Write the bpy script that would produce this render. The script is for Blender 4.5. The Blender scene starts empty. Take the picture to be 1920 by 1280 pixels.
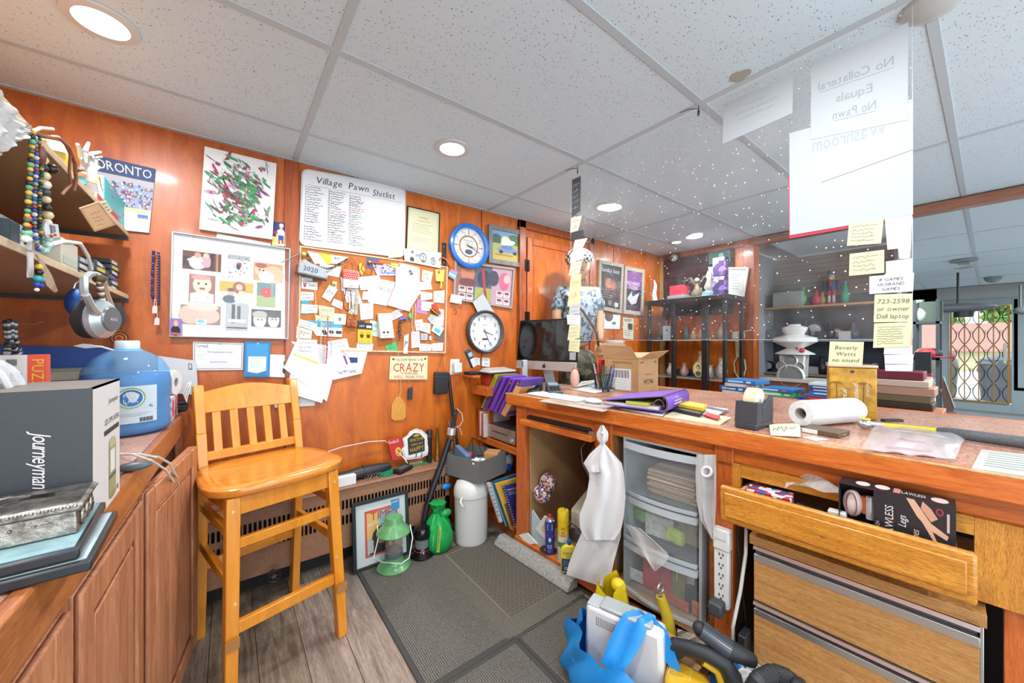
import bpy,math,random
from mathutils import Vector as V,Matrix
from math import sin,cos,pi,radians as rad
random.seed(11)
SC=bpy.context.scene
COL=SC.collection
# ---------------------------------------------------------------- camera, world, light, exposure
F=691.0;YAW=rad(37.6);H=1.23;ZC=2.19;YW=2.26;XM=3.85
sn,cs=sin(YAW),cos(YAW)
cd=bpy.data.cameras.new('camera');cam=bpy.data.objects.new('camera',cd);COL.objects.link(cam)
cam.location=(0,0,H);cam.rotation_euler=(pi/2,0,-YAW)
cd.sensor_width=36;cd.lens=F/1920*36;cd.clip_start=.02;cd.clip_end=100
SC.camera=cam
SC.view_settings.view_transform='Standard';SC.view_settings.look='None'
SC.view_settings.exposure=0.45;SC.view_settings.gamma=1;SC.view_settings.use_curve_mapping=False
w=bpy.data.worlds.new('world');SC.world=w;w.use_nodes=True
w.node_tree.nodes['Background'].inputs[0].default_value=(.80,.92,1,1)
w.node_tree.nodes['Background'].inputs[1].default_value=2.7
CANS_AND_FILL=[(-.30,1.622),(.878,1.624),(2.121,1.663),(3.305,1.60),(-.3,.3),(.9,.3),(2.2,-.5),(3.41,1.805),(4.6,-.6),(6.2,.9),(6.2,-1.2),(8.4,-1.0),(-.3,-1.1),(.9,-1.1)]  # visible cans, plus unseen lamps added to fill the room and shop
CANW=12.0
def can_and_fill_light(x,y,e=CANW):
 l=bpy.data.lights.new('downlight_and_fill','AREA');l.shape='DISK';l.size=.13;l.energy=e;l.color=(.93,.97,1)
 o=bpy.data.objects.new('downlight_and_fill',l);COL.objects.link(o);o.location=(x,y,ZC-.022)
for i,(x,y)in enumerate(CANS_AND_FILL):can_and_fill_light(x,y,CANW*(.5 if i in(3,7)else 3.5 if 8<=i<=11 else 1))  # the added shop lamps are boosted to brighten the shop
# ---------------------------------------------------------------- helpers
def ray(u,v):
 x=(u-960)/F;z=(640-v)/F
 return V((x*cs+sn,-x*sn+cs,z))
O=V((0,0,H))
def pt(u,v,n,c):
 n=V(n);d=ray(u,v);return O+d*((c-n.dot(O))/n.dot(d))
def W(u,v,off=0):return pt(u,v,(0,1,0),YW-off)
def T(u,v,z):return pt(u,v,(0,0,1),z)
def G(u,v,x):return pt(u,v,(1,0,0),x)
def Y_(u,v,y):return pt(u,v,(0,1,0),y)
def dep(p):return p[0]*sn+p[1]*cs
def zat(p,v):return H+(640-v)/F*dep(p)
def hexc(h):
 r=[]
 for i in(0,2,4):
  c=int(h[i:i+2],16)/255;r.append(c/12.92 if c<=.04045 else((c+.055)/1.055)**2.4)
 return(*r,1)
MC={}
def soft(c):return tuple(x/(1+.42*x)for x in c[:3])+(1,)
def node_mat(key):
 m=bpy.data.materials.new(key);m.use_nodes=True
 nt=m.node_tree;b=nt.nodes['Principled BSDF']
 return m,nt,b
def ramp(nt,fac,stops):
 r=nt.nodes.new('ShaderNodeValToRGB');e=r.color_ramp.elements
 while len(e)<len(stops):e.new(.5)
 for i,(p,c)in enumerate(stops):e[i].position=p;e[i].color=hexc(c)if isinstance(c,str)else(c,c,c,1)
 nt.links.new(fac,r.inputs[0]);return r.outputs[0]
def coords(nt,scale=(1,1,1),rot=(0,0,0),kind='Object'):
 t=nt.nodes.new('ShaderNodeTexCoord');m=nt.nodes.new('ShaderNodeMapping')
 m.inputs['Scale'].default_value=scale;m.inputs['Rotation'].default_value=rot
 nt.links.new(t.outputs[kind],m.inputs[0]);return m.outputs[0]
def noise(nt,vec,scale,detail=4,rough=.6,dist=0):
 n=nt.nodes.new('ShaderNodeTexNoise');n.inputs['Scale'].default_value=scale;n.inputs['Detail'].default_value=detail
 n.inputs['Roughness'].default_value=rough;n.inputs['Distortion'].default_value=dist
 nt.links.new(vec,n.inputs['Vector']);return n.outputs[0]
def bump(nt,b,h,strength=.3,dist=.002):
 n=nt.nodes.new('ShaderNodeBump');n.inputs['Strength'].default_value=strength;n.inputs['Distance'].default_value=dist
 nt.links.new(h,n.inputs['Height']);nt.links.new(n.outputs[0],b.inputs['Normal'])
def pm(col,rough=.55,metal=0,nz=0,nsc=30,bmp=0,trans=0,alpha=1,emis=0,coat=0,ior=1.45):
 k=('pm',col,rough,metal,nz,nsc,bmp,trans,alpha,emis,coat)
 if k in MC:return MC[k]
 m,nt,b=node_mat('mat_'+col)
 b.inputs['Base Color'].default_value=soft(hexc(col))if not metal else hexc(col);b.inputs['Roughness'].default_value=rough;b.inputs['Metallic'].default_value=metal
 b.inputs['IOR'].default_value=ior
 if trans:b.inputs['Transmission Weight'].default_value=trans
 if alpha<1:b.inputs['Alpha'].default_value=alpha
 if coat:b.inputs['Coat Weight'].default_value=coat;b.inputs['Coat Roughness'].default_value=.15
 if emis:b.inputs['Emission Color'].default_value=hexc(col);b.inputs['Emission Strength'].default_value=emis
 if nz or bmp:
  n=noise(nt,coords(nt),nsc,5)
  if nz:
   c=[x*255 for x in(int(col[0:2],16)/255,int(col[2:4],16)/255,int(col[4:6],16)/255)]
   lo=''.join('%02x'%int(max(0,x*(1-nz)))for x in c);hi=''.join('%02x'%int(min(255,x*(1+nz*.7)))for x in c)
   rr_=nt.nodes.new('ShaderNodeValToRGB');e_=rr_.color_ramp.elements;e_[0].position=.3;e_[1].position=.7;e_[0].color=soft(hexc(lo));e_[1].color=soft(hexc(hi));nt.links.new(n,rr_.inputs[0]);nt.links.new(rr_.outputs[0],b.inputs['Base Color'])
  if bmp:bump(nt,b,n,bmp,.003)
 MC[k]=m;return m
def wood(a,bcol,sc=(14,14,1.2),rough=.4,coat=.2,bmp=.15,nsc=3,dist=1.2,mid=None,fine=.35,pores=0):
 k=('wd',a,bcol,sc,rough,coat,bmp,nsc,dist,mid,fine,pores)
 if k in MC:return MC[k]
 m,nt,b=node_mat('wood_'+a)
 vec=coords(nt,sc)
 n1=noise(nt,vec,nsc,6,.6,dist)
 st=[(.28,a),(.72,bcol)]if not mid else[(.25,a),(.5,mid),(.75,bcol)]
 c1=ramp(nt,n1,st)
 vec2=coords(nt,tuple(x*9 for x in sc));n2=noise(nt,vec2,nsc*1.5,3,.7,.3)
 mx=nt.nodes.new('ShaderNodeMix');mx.data_type='RGBA';mx.blend_type='MULTIPLY';mx.inputs[0].default_value=fine
 nt.links.new(c1,mx.inputs[6]);nt.links.new(ramp(nt,n2,[(.35,.35),(.6,1.0)]),mx.inputs[7])
 out=mx.outputs[2]
 if pores:
  n3=noise(nt,coords(nt,tuple(x*22 for x in sc)),nsc,2,.5)
  m2=nt.nodes.new('ShaderNodeMix');m2.data_type='RGBA';m2.blend_type='MULTIPLY';m2.inputs[0].default_value=pores
  nt.links.new(out,m2.inputs[6]);nt.links.new(ramp(nt,n3,[(.42,.2),(.5,1.0)]),m2.inputs[7]);out=m2.outputs[2]
 nt.links.new(out,b.inputs['Base Color']);b.inputs['Roughness'].default_value=rough
 b.inputs['Coat Weight'].default_value=coat;b.inputs['Coat Roughness'].default_value=.12
 if bmp:bump(nt,b,n2,bmp,.001)
 MC[k]=m;return m
def speck(cols,sc=120,rough=.3,sc2=8,bmp=0,tint=None):
 k=('sp',tuple(cols),sc,rough,sc2)
 if k in MC:return MC[k]
 m,nt,b=node_mat('speckle_'+cols[0])
 n1=noise(nt,coords(nt),sc,6,.75)
 n=len(cols);c1=ramp(nt,n1,[(.33+.34*i/(n-1),c)for i,c in enumerate(cols)])
 n2=noise(nt,coords(nt),sc2,4,.6)
 mx=nt.nodes.new('ShaderNodeMix');mx.data_type='RGBA';mx.blend_type='MULTIPLY';mx.inputs[0].default_value=.6
 nt.links.new(c1,mx.inputs[6]);nt.links.new(ramp(nt,n2,[(.3,.55),(.65,1.0)]),mx.inputs[7])
 nt.links.new(mx.outputs[2],b.inputs['Base Color']);b.inputs['Roughness'].default_value=rough
 if bmp:bump(nt,b,n1,bmp,.003)
 MC[k]=m;return m
def camo(cols,sc=20,rough=.7,rnd=True):
 k=('cm',tuple(cols),sc,rough)
 if k in MC:return MC[k]
 m,nt,b=node_mat('patch_'+cols[0])
 vo=nt.nodes.new('ShaderNodeTexVoronoi');vo.inputs['Scale'].default_value=sc
 nt.links.new(coords(nt),vo.inputs['Vector'])
 sp=nt.nodes.new('ShaderNodeSeparateColor');nt.links.new(vo.outputs['Color'],sp.inputs[0])
 n=len(cols);r=nt.nodes.new('ShaderNodeValToRGB');r.color_ramp.interpolation='CONSTANT'
 e=r.color_ramp.elements
 while len(e)<n:e.new(.5)
 for i,c in enumerate(cols):e[i].position=i/n;e[i].color=soft(hexc(c))
 nt.links.new(sp.outputs[0],r.inputs[0]);nt.links.new(r.outputs[0],b.inputs['Base Color']);b.inputs['Roughness'].default_value=rough
 MC[k]=m;return m
GL={}
def _glyphs():
 chars="ABCDEFGHIJKLMNOPQRSTUVWXYZabcdefghijklmnopqrstuvwxyz0123456789.,:;!?'-+&/#%()$"
 obs=[]
 for ch in chars:
  c=bpy.data.curves.new('g','FONT');c.body=ch;c.size=1;c.resolution_u=2
  c2=bpy.data.curves.new('g','FONT');c2.body=ch+'I'+ch;c2.size=1
  o=bpy.data.objects.new('g',c);COL.objects.link(o);obs.append((ch,o,c))
 bpy.context.view_layer.update();dg=bpy.context.evaluated_depsgraph_get()
 for ch,o,c in obs:
  me=bpy.data.meshes.new_from_object(o.evaluated_get(dg))
  vs=[(p.co.x,p.co.y)for p in me.vertices];fs=[tuple(f.vertices)for f in me.polygons]
  if vs:
   x0=min(p[0]for p in vs);x1=max(p[0]for p in vs)
  else:x0=0;x1=.3
  GL[ch]=([(p[0]-x0,p[1])for p in vs],fs,x1-x0)
  bpy.data.objects.remove(o);bpy.data.curves.remove(c);bpy.data.meshes.remove(me)
_glyphs()
def textgeo(s,h=1.0,align='C',track=.09,shear=0):
 vs=[];fs=[];x=0
 for ch in s:
  if ch==' ' or ch not in GL:x+=.32;continue
  g,f,wd=GL[ch];b=len(vs)
  vs+=[(p[0]+x+p[1]*shear,p[1])for p in g];fs+=[tuple(i+b for i in q)for q in f];x+=wd+track
 x-=track;off={'C':-x/2,'L':0,'R':-x}[align]
 k=h/.7
 return[((p[0]+off)*k,p[1]*k)for p in vs],fs,x*k
WM={}
class B:
 def __init__(s,m=None):
  s.v=[];s.f=[];s.mi=[];s.ms=[];s.cur=0;s.M=None
  if m:s.mat(m)
 def mat(s,m):
  if m not in s.ms:s.ms.append(m)
  s.cur=s.ms.index(m);return s
 def at(s,M):s.M=M;return s
 def add(s,vs,fs):
  b=len(s.v)
  for p in vs:p=V(p);s.v.append(s.M@p if s.M is not None else p)
  for f in fs:s.f.append(tuple(i+b for i in f));s.mi.append(s.cur)
  return s
 def bx(s,x0,x1,y0,y1,z0,z1):
  return s.add([(x0,y0,z0),(x1,y0,z0),(x1,y1,z0),(x0,y1,z0),(x0,y0,z1),(x1,y0,z1),(x1,y1,z1),(x0,y1,z1)],[(0,3,2,1),(4,5,6,7),(0,1,5,4),(1,2,6,5),(2,3,7,6),(3,0,4,7)])
 def hexa(s,p):
  return s.add(p,[(0,3,2,1),(4,5,6,7),(0,1,5,4),(1,2,6,5),(2,3,7,6),(3,0,4,7)])
 def bar(s,p,q,a,b,up=(0,0,1)):
  p=V(p);q=V(q);d=(q-p).normalized();up=V(up);x=d.cross(up)
  if x.length<1e-4:x=d.cross(V((1,0,0)))
  x.normalize();y=x.cross(d).normalized();x*=a/2;y*=b/2
  return s.add([p-x-y,p+x-y,p+x+y,p-x+y,q-x-y,q+x-y,q+x+y,q-x+y],[(0,1,2,3),(4,7,6,5),(0,4,5,1),(1,5,6,2),(2,6,7,3),(3,7,4,0)])
 def prism(s,pts,ext):
  n=len(pts);pts=[V(p)for p in pts];e=V(ext)
  return s.add(pts+[p+e for p in pts],[tuple(range(n))[::-1],tuple(range(n,2*n))]+[(i,(i+1)%n,n+(i+1)%n,n+i)for i in range(n)])
 def poly(s,pts):return s.add(pts,[tuple(range(len(pts)))])
 def cyl(s,p,q,r0,r1=None,n=14,cap=True):
  r1=r0 if r1 is None else r1;p=V(p);q=V(q);d=(q-p).normalized()
  x=d.orthogonal().normalized();y=d.cross(x)
  a=[p+(x*cos(2*pi*i/n)+y*sin(2*pi*i/n))*r0 for i in range(n)];b=[q+(x*cos(2*pi*i/n)+y*sin(2*pi*i/n))*r1 for i in range(n)]
  f=[(i,(i+1)%n,n+(i+1)%n,n+i)for i in range(n)]
  if cap:f+=[tuple(range(n))[::-1],tuple(range(n,2*n))]
  return s.add(a+b,f)
 def tube(s,pts,r,n=7,closed=False):
  pts=[V(p)for p in pts];N=len(pts);vs=[];fs=[];x=None
  for i,p in enumerate(pts):
   if closed:d=pts[(i+1)%N]-pts[i-1]
   else:d=pts[min(i+1,N-1)]-pts[max(i-1,0)]
   if d.length<1e-9:d=V((0,0,1))
   d.normalize()
   if x is None:x=d.orthogonal().normalized()
   x=(x-d*x.dot(d))
   if x.length<1e-6:x=d.orthogonal()
   x.normalize();y=d.cross(x)
   rr=r[i]if isinstance(r,(list,tuple))else r
   vs+=[p+(x*cos(2*pi*j/n)+y*sin(2*pi*j/n))*rr for j in range(n)]
  M=N if closed else N-1
  for i in range(M):
   k=(i+1)%N
   for j in range(n):fs.append((i*n+j,i*n+(j+1)%n,k*n+(j+1)%n,k*n+j))
  if not closed:fs+=[tuple(range(n))[::-1],tuple(range((N-1)*n,N*n))]
  return s.add(vs,fs)
 def lathe(s,prof,c=(0,0,0),n=24,sx=1,sy=1,ax=None):
  vs=[];fs=[];m=len(prof);c=V(c)
  R=Matrix.Identity(3)if ax is None else V((0,0,1)).rotation_difference(V(ax)).to_matrix()
  for(r,z)in prof:
   r=max(r,1e-4)
   vs+=[c+R@V((r*cos(2*pi*i/n)*sx,r*sin(2*pi*i/n)*sy,z))for i in range(n)]
  for k in range(m-1):
   for i in range(n):fs.append((k*n+i,k*n+(i+1)%n,(k+1)*n+(i+1)%n,(k+1)*n+i))
  fs+=[tuple(range(n))[::-1],tuple(range((m-1)*n,m*n))]
  return s.add(vs,fs)
 def ball(s,c,r,n=12,sc=(1,1,1),m=8):
  c=V(c);vs=[c+V((0,0,-r*sc[2]))];fs=[]
  for k in range(1,m):
   t=-pi/2+pi*k/m
   vs+=[c+V((r*cos(t)*cos(2*pi*i/n)*sc[0],r*cos(t)*sin(2*pi*i/n)*sc[1],r*sin(t)*sc[2]))for i in range(n)]
  vs.append(c+V((0,0,r*sc[2])))
  for i in range(n):fs.append((0,1+(i+1)%n,1+i));fs.append((len(vs)-1,1+(m-2)*n+i,1+(m-2)*n+(i+1)%n))
  for k in range(m-2):
   for i in range(n):a=1+k*n;fs.append((a+i,a+(i+1)%n,a+n+(i+1)%n,a+n+i))
  return s.add(vs,fs)
 def grid(s,fn,nu,nv,th=0):
  P=[[V(fn(i/nu,j/nv))for j in range(nv+1)]for i in range(nu+1)]
  vs=[p for r in P for p in r];n=nv+1
  fs=[(i*n+j,(i+1)*n+j,(i+1)*n+j+1,i*n+j+1)for i in range(nu)for j in range(nv)]
  return s.add(vs,fs)
 def text(s,st,o,rt,upv,h,align='C',shear=0,track=.09):
  g,f,wd=textgeo(st,h,align,track,shear);o=V(o);rt=V(rt).normalized();upv=V(upv).normalized()
  return s.add([o+rt*p[0]+upv*p[1]for p in g],f)
 def obj(s,name,mat=None,parent=None,label=None,cat=None,group=None,kind=None,bevel=0,smooth=40,thick=0,sub=0,origin=None):
  if mat:s.ms=[mat];s.mi=[0]*len(s.f)
  if parent is not None:Mi=WM[parent.name].inverted();vs=[Mi@p for p in s.v];Mo=WM[parent.name]
  else:
   xs=[p.x for p in s.v];ys=[p.y for p in s.v];zs=[p.z for p in s.v]
   c=V(origin)if origin else V(((min(xs)+max(xs))/2,(min(ys)+max(ys))/2,min(zs)))
   vs=[p-c for p in s.v];Mo=Matrix.Translation(c)
  me=bpy.data.meshes.new(name);me.from_pydata([tuple(p)for p in vs],[],s.f)
  for m in s.ms:me.materials.append(m)
  if len(s.ms)>1:me.polygons.foreach_set('material_index',s.mi)
  me.update()
  if smooth:
   me.polygons.foreach_set('use_smooth',[True]*len(me.polygons));me.set_sharp_from_angle(angle=rad(smooth))
  o=bpy.data.objects.new(name,me);COL.objects.link(o)
  if parent is not None:o.parent=parent
  else:o.location=Mo.translation
  WM[o.name]=Mo
  if bevel:
   md=o.modifiers.new('bevel','BEVEL');md.width=bevel;md.segments=2;md.limit_method='ANGLE';md.angle_limit=rad(50)
  if thick:md=o.modifiers.new('thick','SOLIDIFY');md.thickness=thick;md.offset=0
  if sub:md=o.modifiers.new('sub','SUBSURF');md.levels=sub;md.render_levels=sub
  tag(o,label,cat,group,kind);return o
def _o(s,n,par,**k):return s.obj(n,None,par,**k)
B.o=_o
def BP(*a,**k):return B(pm(*a,**k))
def tag(o,label=None,cat=None,group=None,kind=None):
 if label:o['label']=label
 if cat:o['category']=cat
 if group:o['group']=group
 if kind:o['kind']=kind
 return o
def thing(name,label,cat,loc=(0,0,0),rz=0,group=None):
 o=bpy.data.objects.new(name,None);COL.objects.link(o);o.location=loc;o.rotation_euler=(0,0,rz);o.empty_display_size=.05
 WM[o.name]=Matrix.Translation(V(loc))@Matrix.Rotation(rz,4,'Z')
 return tag(o,label,cat,group)
def dup(root,loc,rz=0,label=None,group=None):
 r=root.copy();COL.objects.link(r);r.location=loc;r.rotation_euler=(0,0,rz)
 WM[r.name]=Matrix.Translation(V(loc))@Matrix.Rotation(rz,4,'Z')
 if label:r['label']=label
 if group:r['group']=group
 for ch in list(root.children):
  c=ch.copy();COL.objects.link(c);c.parent=r
  for g in list(ch.children):d=g.copy();COL.objects.link(d);d.parent=c
 return r
def struct(name,b,mat=None,**k):return b.obj(name,mat,kind='structure',**k)
def frame(loc,rz=0,rx=0,ry=0):return Matrix.Translation(V(loc))@Matrix.Rotation(rz,4,'Z')@Matrix.Rotation(rx,4,'X')@Matrix.Rotation(ry,4,'Y')
class Quad:
 def __init__(s,c):s.c=[V(p)for p in c];s.n=(s.c[1]-s.c[0]).cross(s.c[3]-s.c[0]).normalized();s.L=(s.c[1]-s.c[0]).length;s.Hh=(s.c[3]-s.c[0]).length
 def p(s,a,t,l=0):
  q=s.c[0]*(1-a)*(1-t)+s.c[1]*a*(1-t)+s.c[2]*a*t+s.c[3]*(1-a)*t
  return q-s.n*l
 def face(s):
  m=s.p(.5,.5)
  if(O-m).dot(-s.n)<0:s.n=-s.n
  return s
class Print:
 def __init__(s,q):s.q=q;s.b=B();s.l=.0005;s.k=0
 def up(s,d=.0003):s.l+=d;return s
 def rect(s,a0,t0,a1,t1,col):s.b.mat(mc(col));s.b.poly([s.q.p(a0,t0,s.l),s.q.p(a0,t1,s.l),s.q.p(a1,t1,s.l),s.q.p(a1,t0,s.l)]);s.l+=.00003;return s
 def poly(s,pts,col):s.b.mat(mc(col));s.b.poly([s.q.p(a,t,s.l)for a,t in pts]);s.l+=.00003;return s
 def ell(s,a,t,ra,rt,col,n=14,a0=0,a1=2*pi):s.b.mat(mc(col));s.b.poly([s.q.p(a+ra*cos(a0+(a1-a0)*i/n),t+rt*sin(a0+(a1-a0)*i/n),s.l)for i in range(n)]);s.l+=.00003;return s
 def ring(s,a,t,ra,rt,k,col,n=28):
  s.b.mat(mc(col));vs=[]
  for i in range(n):x=2*pi*i/n;vs+=[s.q.p(a+ra*cos(x),t+rt*sin(x),s.l),s.q.p(a+ra*k*cos(x),t+rt*k*sin(x),s.l)]
  s.b.add(vs,[(2*i,(2*i+2)%(2*n),(2*i+3)%(2*n),2*i+1)for i in range(n)]);s.l+=.00003;return s
 def line(s,pts,w,col):
  s.b.mat(mc(col));P=[s.q.p(a,t,s.l)for a,t in pts]
  for p,q in zip(P,P[1:]):
   d=(q-p)
   if d.length<1e-7:continue
   x=d.cross(s.q.n).normalized()*w/2;s.b.poly([p-x,p+x,q+x,q-x])
  s.l+=.00003;return s
 def text(s,st,a,t,h,col,wmax=None,align='C',shear=0,track=.09):
  g,f,wd=textgeo(st,1,align,track,shear);s.b.mat(mc(col))
  kx=h*s.q.Hh/s.q.L;
  if wmax and wd*kx>wmax:kx=wmax/wd
  s.b.add([s.q.p(a+p[0]*kx,t-p[1]*h,s.l)for p in g],f);s.l+=.00003;return s
 def scrib(s,a0,t0,a1,t1,n,col,w=.0009,dens=26,seed=1):
  R=random.Random(seed)
  for i in range(n):
   t=t0+(t1-t0)*(i+.5)/n;hh=(t1-t0)/n*.32;e=a1-(a1-a0)*R.random()*.35;x=a0;pts=[]
   while x<e:pts.append((x,t+hh*(R.random()*2-1)));x+=(a1-a0)/dens*(.6+R.random()*.8)
   if len(pts)>1:s.line(pts,w,col)
  return s
 def lines(s,a0,t0,a1,t1,n,col,w=.3,seed=1):
  R=random.Random(seed)
  for i in range(n):
   t=t0+(t1-t0)*i/n;s.rect(a0,t,a1-(a1-a0)*R.random()*.3,t+(t1-t0)/n*w,col)
  return s
 def done(s,parent,name='print',label=None):return s.b.obj(name,None,parent,smooth=0,label=label)
def mc(col):return col if not isinstance(col,str)else pm(col,.6)
def sheet(pix,name,label,cat,col,surf=None,off=.003,th=.0012,group=None,world=None,curl=0,mat=None):
 """paper / card / board: returns (thing, Print)"""
 if world:c=[V(p)for p in world]
 else:c=[surf(u,v)if surf else W(u,v,off)for u,v in pix]
 q=Quad(c).face();q.n=q.n
 base=(c[2]+c[3])/2
 t=thing(name,label,cat,base,0,group)
 b=B();n=-q.n*th
 if curl:
  def fn(a,s_):return q.p(a,s_,th+curl*(s_**2)*(.6+.4*a))
  b.grid(fn,4,6)
 else:b.prism([p+n*0 for p in c],n)
 b.obj('sheet' if th<.006 else 'panel',mat or mc(col),t,smooth=0 if not curl else 60)
 q2=Quad([p+n for p in c]);q2.n=q.n
 pr=Print(q2)
 if curl:pr.q.p=(lambda a,s_,l=0,q=q:Quad.p(q,a,s_,th+.0006+curl*(s_**2)*(.6+.4*a)+l))
 return t,pr
def framed(pix,name,label,cat,fcol,fw,fd,surf=None,off=.002,mat_col='e8e6e0',glass=True,fmat=None,group=None,world=None):
 """picture frame: 4 rails + board + pane; fw rail width in m; returns thing, Print on board"""
 c=[V(p)for p in world]if world else[surf(u,v)if surf else W(u,v,off)for u,v in pix]
 q=Quad(c).face();t=thing(name,label,cat,(c[2]+c[3])/2,0,group);n=-q.n
 a=fw/q.L;s_=fw/q.Hh;fm=fmat or mc(fcol)
 o=[(0,0),(1,0),(1,1),(0,1)];i_=[(a,s_),(1-a,s_),(1-a,1-s_),(a,1-s_)]
 for k in range(4):
  k2=(k+1)%4
  b=B().prism([Quad.p(q,*o[k]),Quad.p(q,*o[k2]),Quad.p(q,*i_[k2]),Quad.p(q,*i_[k])],n*fd);b.obj('frame_rail',fm,t,bevel=min(.0015,fd*.2))
 B().prism([Quad.p(q,*x)for x in i_],n*fd*.35).obj('backing_board',mc(mat_col),t,smooth=0)
 q2=Quad([Quad.p(q,*x)+n*fd*.35 for x in i_]);q2.n=q.n
 if glass:B().prism([Quad.p(q,*x)+n*fd*.8 for x in i_],n*.0012).obj('glass_pane',GLASS_THIN,t,smooth=0)
 return t,Print(q2)
def pbox(N,A,Bp,z,h=None,vtop=None,orth=True):
 """cuboid from base pixel corners: near N, left A, right Bp on plane z -> Matrix frame (origin N, x to Bp, y to A), dims"""
 n=T(*N,z);a=T(*A,z);b=T(*Bp,z)
 x=(b-n);y=(a-n);X=x.length;xd=x.normalized();yd=V((-xd.y,xd.x,0))
 if orth:Yl=abs(y.dot(yd));
 else:Yl=y.length
 if y.dot(yd)<0:yd=-yd
 hh=h if h else zat(n,vtop)-z
 M=Matrix.Identity(4)
 M.col[0]=(*xd,0);M.col[1]=(*yd,0);M.col[2]=(0,0,1,0);M.col[3]=(*n,1)
 return M,X,Yl,hh
def glassmat(key,col='ffffff',rough=.02,mixf=.12):
 m=bpy.data.materials.new(key);m.use_nodes=True;nt=m.node_tree;nt.nodes.clear()
 o=nt.nodes.new('ShaderNodeOutputMaterial');t=nt.nodes.new('ShaderNodeBsdfTransparent');g=nt.nodes.new('ShaderNodeBsdfGlossy');mx=nt.nodes.new('ShaderNodeMixShader')
 t.inputs[0].default_value=hexc(col);g.inputs['Roughness'].default_value=rough;g.inputs['Color'].default_value=(1,1,1,1)
 lw=nt.nodes.new('ShaderNodeLayerWeight');pw_=nt.nodes.new('ShaderNodeMath');pw_.operation='POWER';pw_.inputs[1].default_value=4
 ma=nt.nodes.new('ShaderNodeMath');ma.operation='MULTIPLY_ADD';ma.inputs[1].default_value=.5;ma.inputs[2].default_value=.025
 nt.links.new(lw.outputs['Facing'],pw_.inputs[0]);nt.links.new(pw_.outputs[0],ma.inputs[0])
 nt.links.new(ma.outputs[0],mx.inputs[0]);nt.links.new(t.outputs[0],mx.inputs[1]);nt.links.new(g.outputs[0],mx.inputs[2]);nt.links.new(mx.outputs[0],o.inputs[0])
 return m
GLASS_THIN=glassmat('thin_glass')
def plastic_clear(key,col,tcol,op):
 m=bpy.data.materials.new(key);m.use_nodes=True;nt=m.node_tree;b=nt.nodes['Principled BSDF']
 b.inputs['Base Color'].default_value=soft(hexc(col));b.inputs['Roughness'].default_value=.25
 t=nt.nodes.new('ShaderNodeBsdfTransparent');t.inputs[0].default_value=hexc(tcol);mx=nt.nodes.new('ShaderNodeMixShader');mx.inputs[0].default_value=op
 o=nt.nodes['Material Output'];nt.links.new(t.outputs[0],mx.inputs[1]);nt.links.new(b.outputs[0],mx.inputs[2]);nt.links.new(mx.outputs[0],o.inputs[0])
 return m
 # ---------------------------------------------------------------- materials
WALLM=wood('9e4608','cc6c14',(5,5,1.1),.42,.08,.1,3.2,.8,fine=.22)
WALLD=wood('943e10','bc6424',(5,5,1.1),.42,.08,.1,3.2,.8,fine=.25)
TRIMM=wood('7e3412','b45a26',(16,16,1.2),.35,.3,.1,3,1)
DESKM=wood('a84a12','d87a30',(3,1.2,14),.38,.3,.2,3,1.5,fine=.4)
DESKV=wood('a04410','d07030',(14,14,1.2),.38,.3,.2,3,1.2,fine=.4)
COUNT=speck(['6a3a2c','a87460','caa08a','8a5544','e0c4b0'],90,.28,6)
CABL=wood('8e5230','c48660',(10,10,.9),.5,.1,.25,3,1.4,fine=.45)
OAK=wood('b8701c','dc9838',(1.3,1.3,20),.36,.25,.3,3,1.2,fine=.4,pores=.5)
OAKV=wood('b8701c','dc9838',(20,20,1.3),.36,.25,.3,3,1.2,fine=.4,pores=.5)
LAMI=wood('a87038','d09c5c',(1.1,1.1,16),.5,.05,.1,3,2.0,fine=.4,pores=.35)
CHAIRM=wood('c87412','e0932a',(9,9,1.2),.28,.5,.05,2.5,.8,fine=.18)
CHAIRS=wood('c06a18','dc8c34',(2,9,2),.2,.7,.05,2.5,.8,fine=.15)
RADM=pm('96694e',.45,0,.08,60,.05)
PBOARD=speck(['8a6642','a8825a','b8946a'],300,.7,4)
RAWW=wood('b08258','d0a478',(3,1.2,14),.6,0,.1,3,1)
ALU=pm('c4c6c6',.3,.9)
CHROME=pm('dcdcdc',.12,1)
BLK=pm('161618',.45);BLKG=pm('0a0a0c',.12,coat=.5);WHT=pm('f0f0ee',.5);DGR=pm('3c3e40',.5)
# ================================================================ SETTING
def tilemat():
 m,nt,b=node_mat('ceiling_tile_fissured')
 vec=coords(nt,(1,1.6,1))
 vo=nt.nodes.new('ShaderNodeTexVoronoi');vo.inputs['Scale'].default_value=75;nt.links.new(vec,vo.inputs['Vector'])
 n2=noise(nt,coords(nt),160,2,.5)
 a=nt.nodes.new('ShaderNodeMath');a.operation='MULTIPLY_ADD';a.inputs[1].default_value=.55;nt.links.new(n2,a.inputs[0]);nt.links.new(vo.outputs['Distance'],a.inputs[2])
 nt.links.new(ramp(nt,a.outputs[0],[(.36,'4c4e52'),(.42,'b6c6ce'),(.6,'c4d3da')]),b.inputs['Base Color'])
 b.inputs['Roughness'].default_value=.9
 bump(nt,b,ramp(nt,a.outputs[0],[(.32,0.),(.45,1.)]),.5,.002);return m
TILE=tilemat()
TB=pm('bccad0',.5)
xs=[.28+1.225*k for k in range(-2,9)];ys=[1.915-.603*k for k in range(0,8)]
struct('ceiling',B().bx(-2.3,10.7,-2.4,2.3,ZC+.03,ZC+.08),pm('8a8a88',.9),smooth=0)
ceil=bpy.data.objects['ceiling']
tm={}
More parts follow.
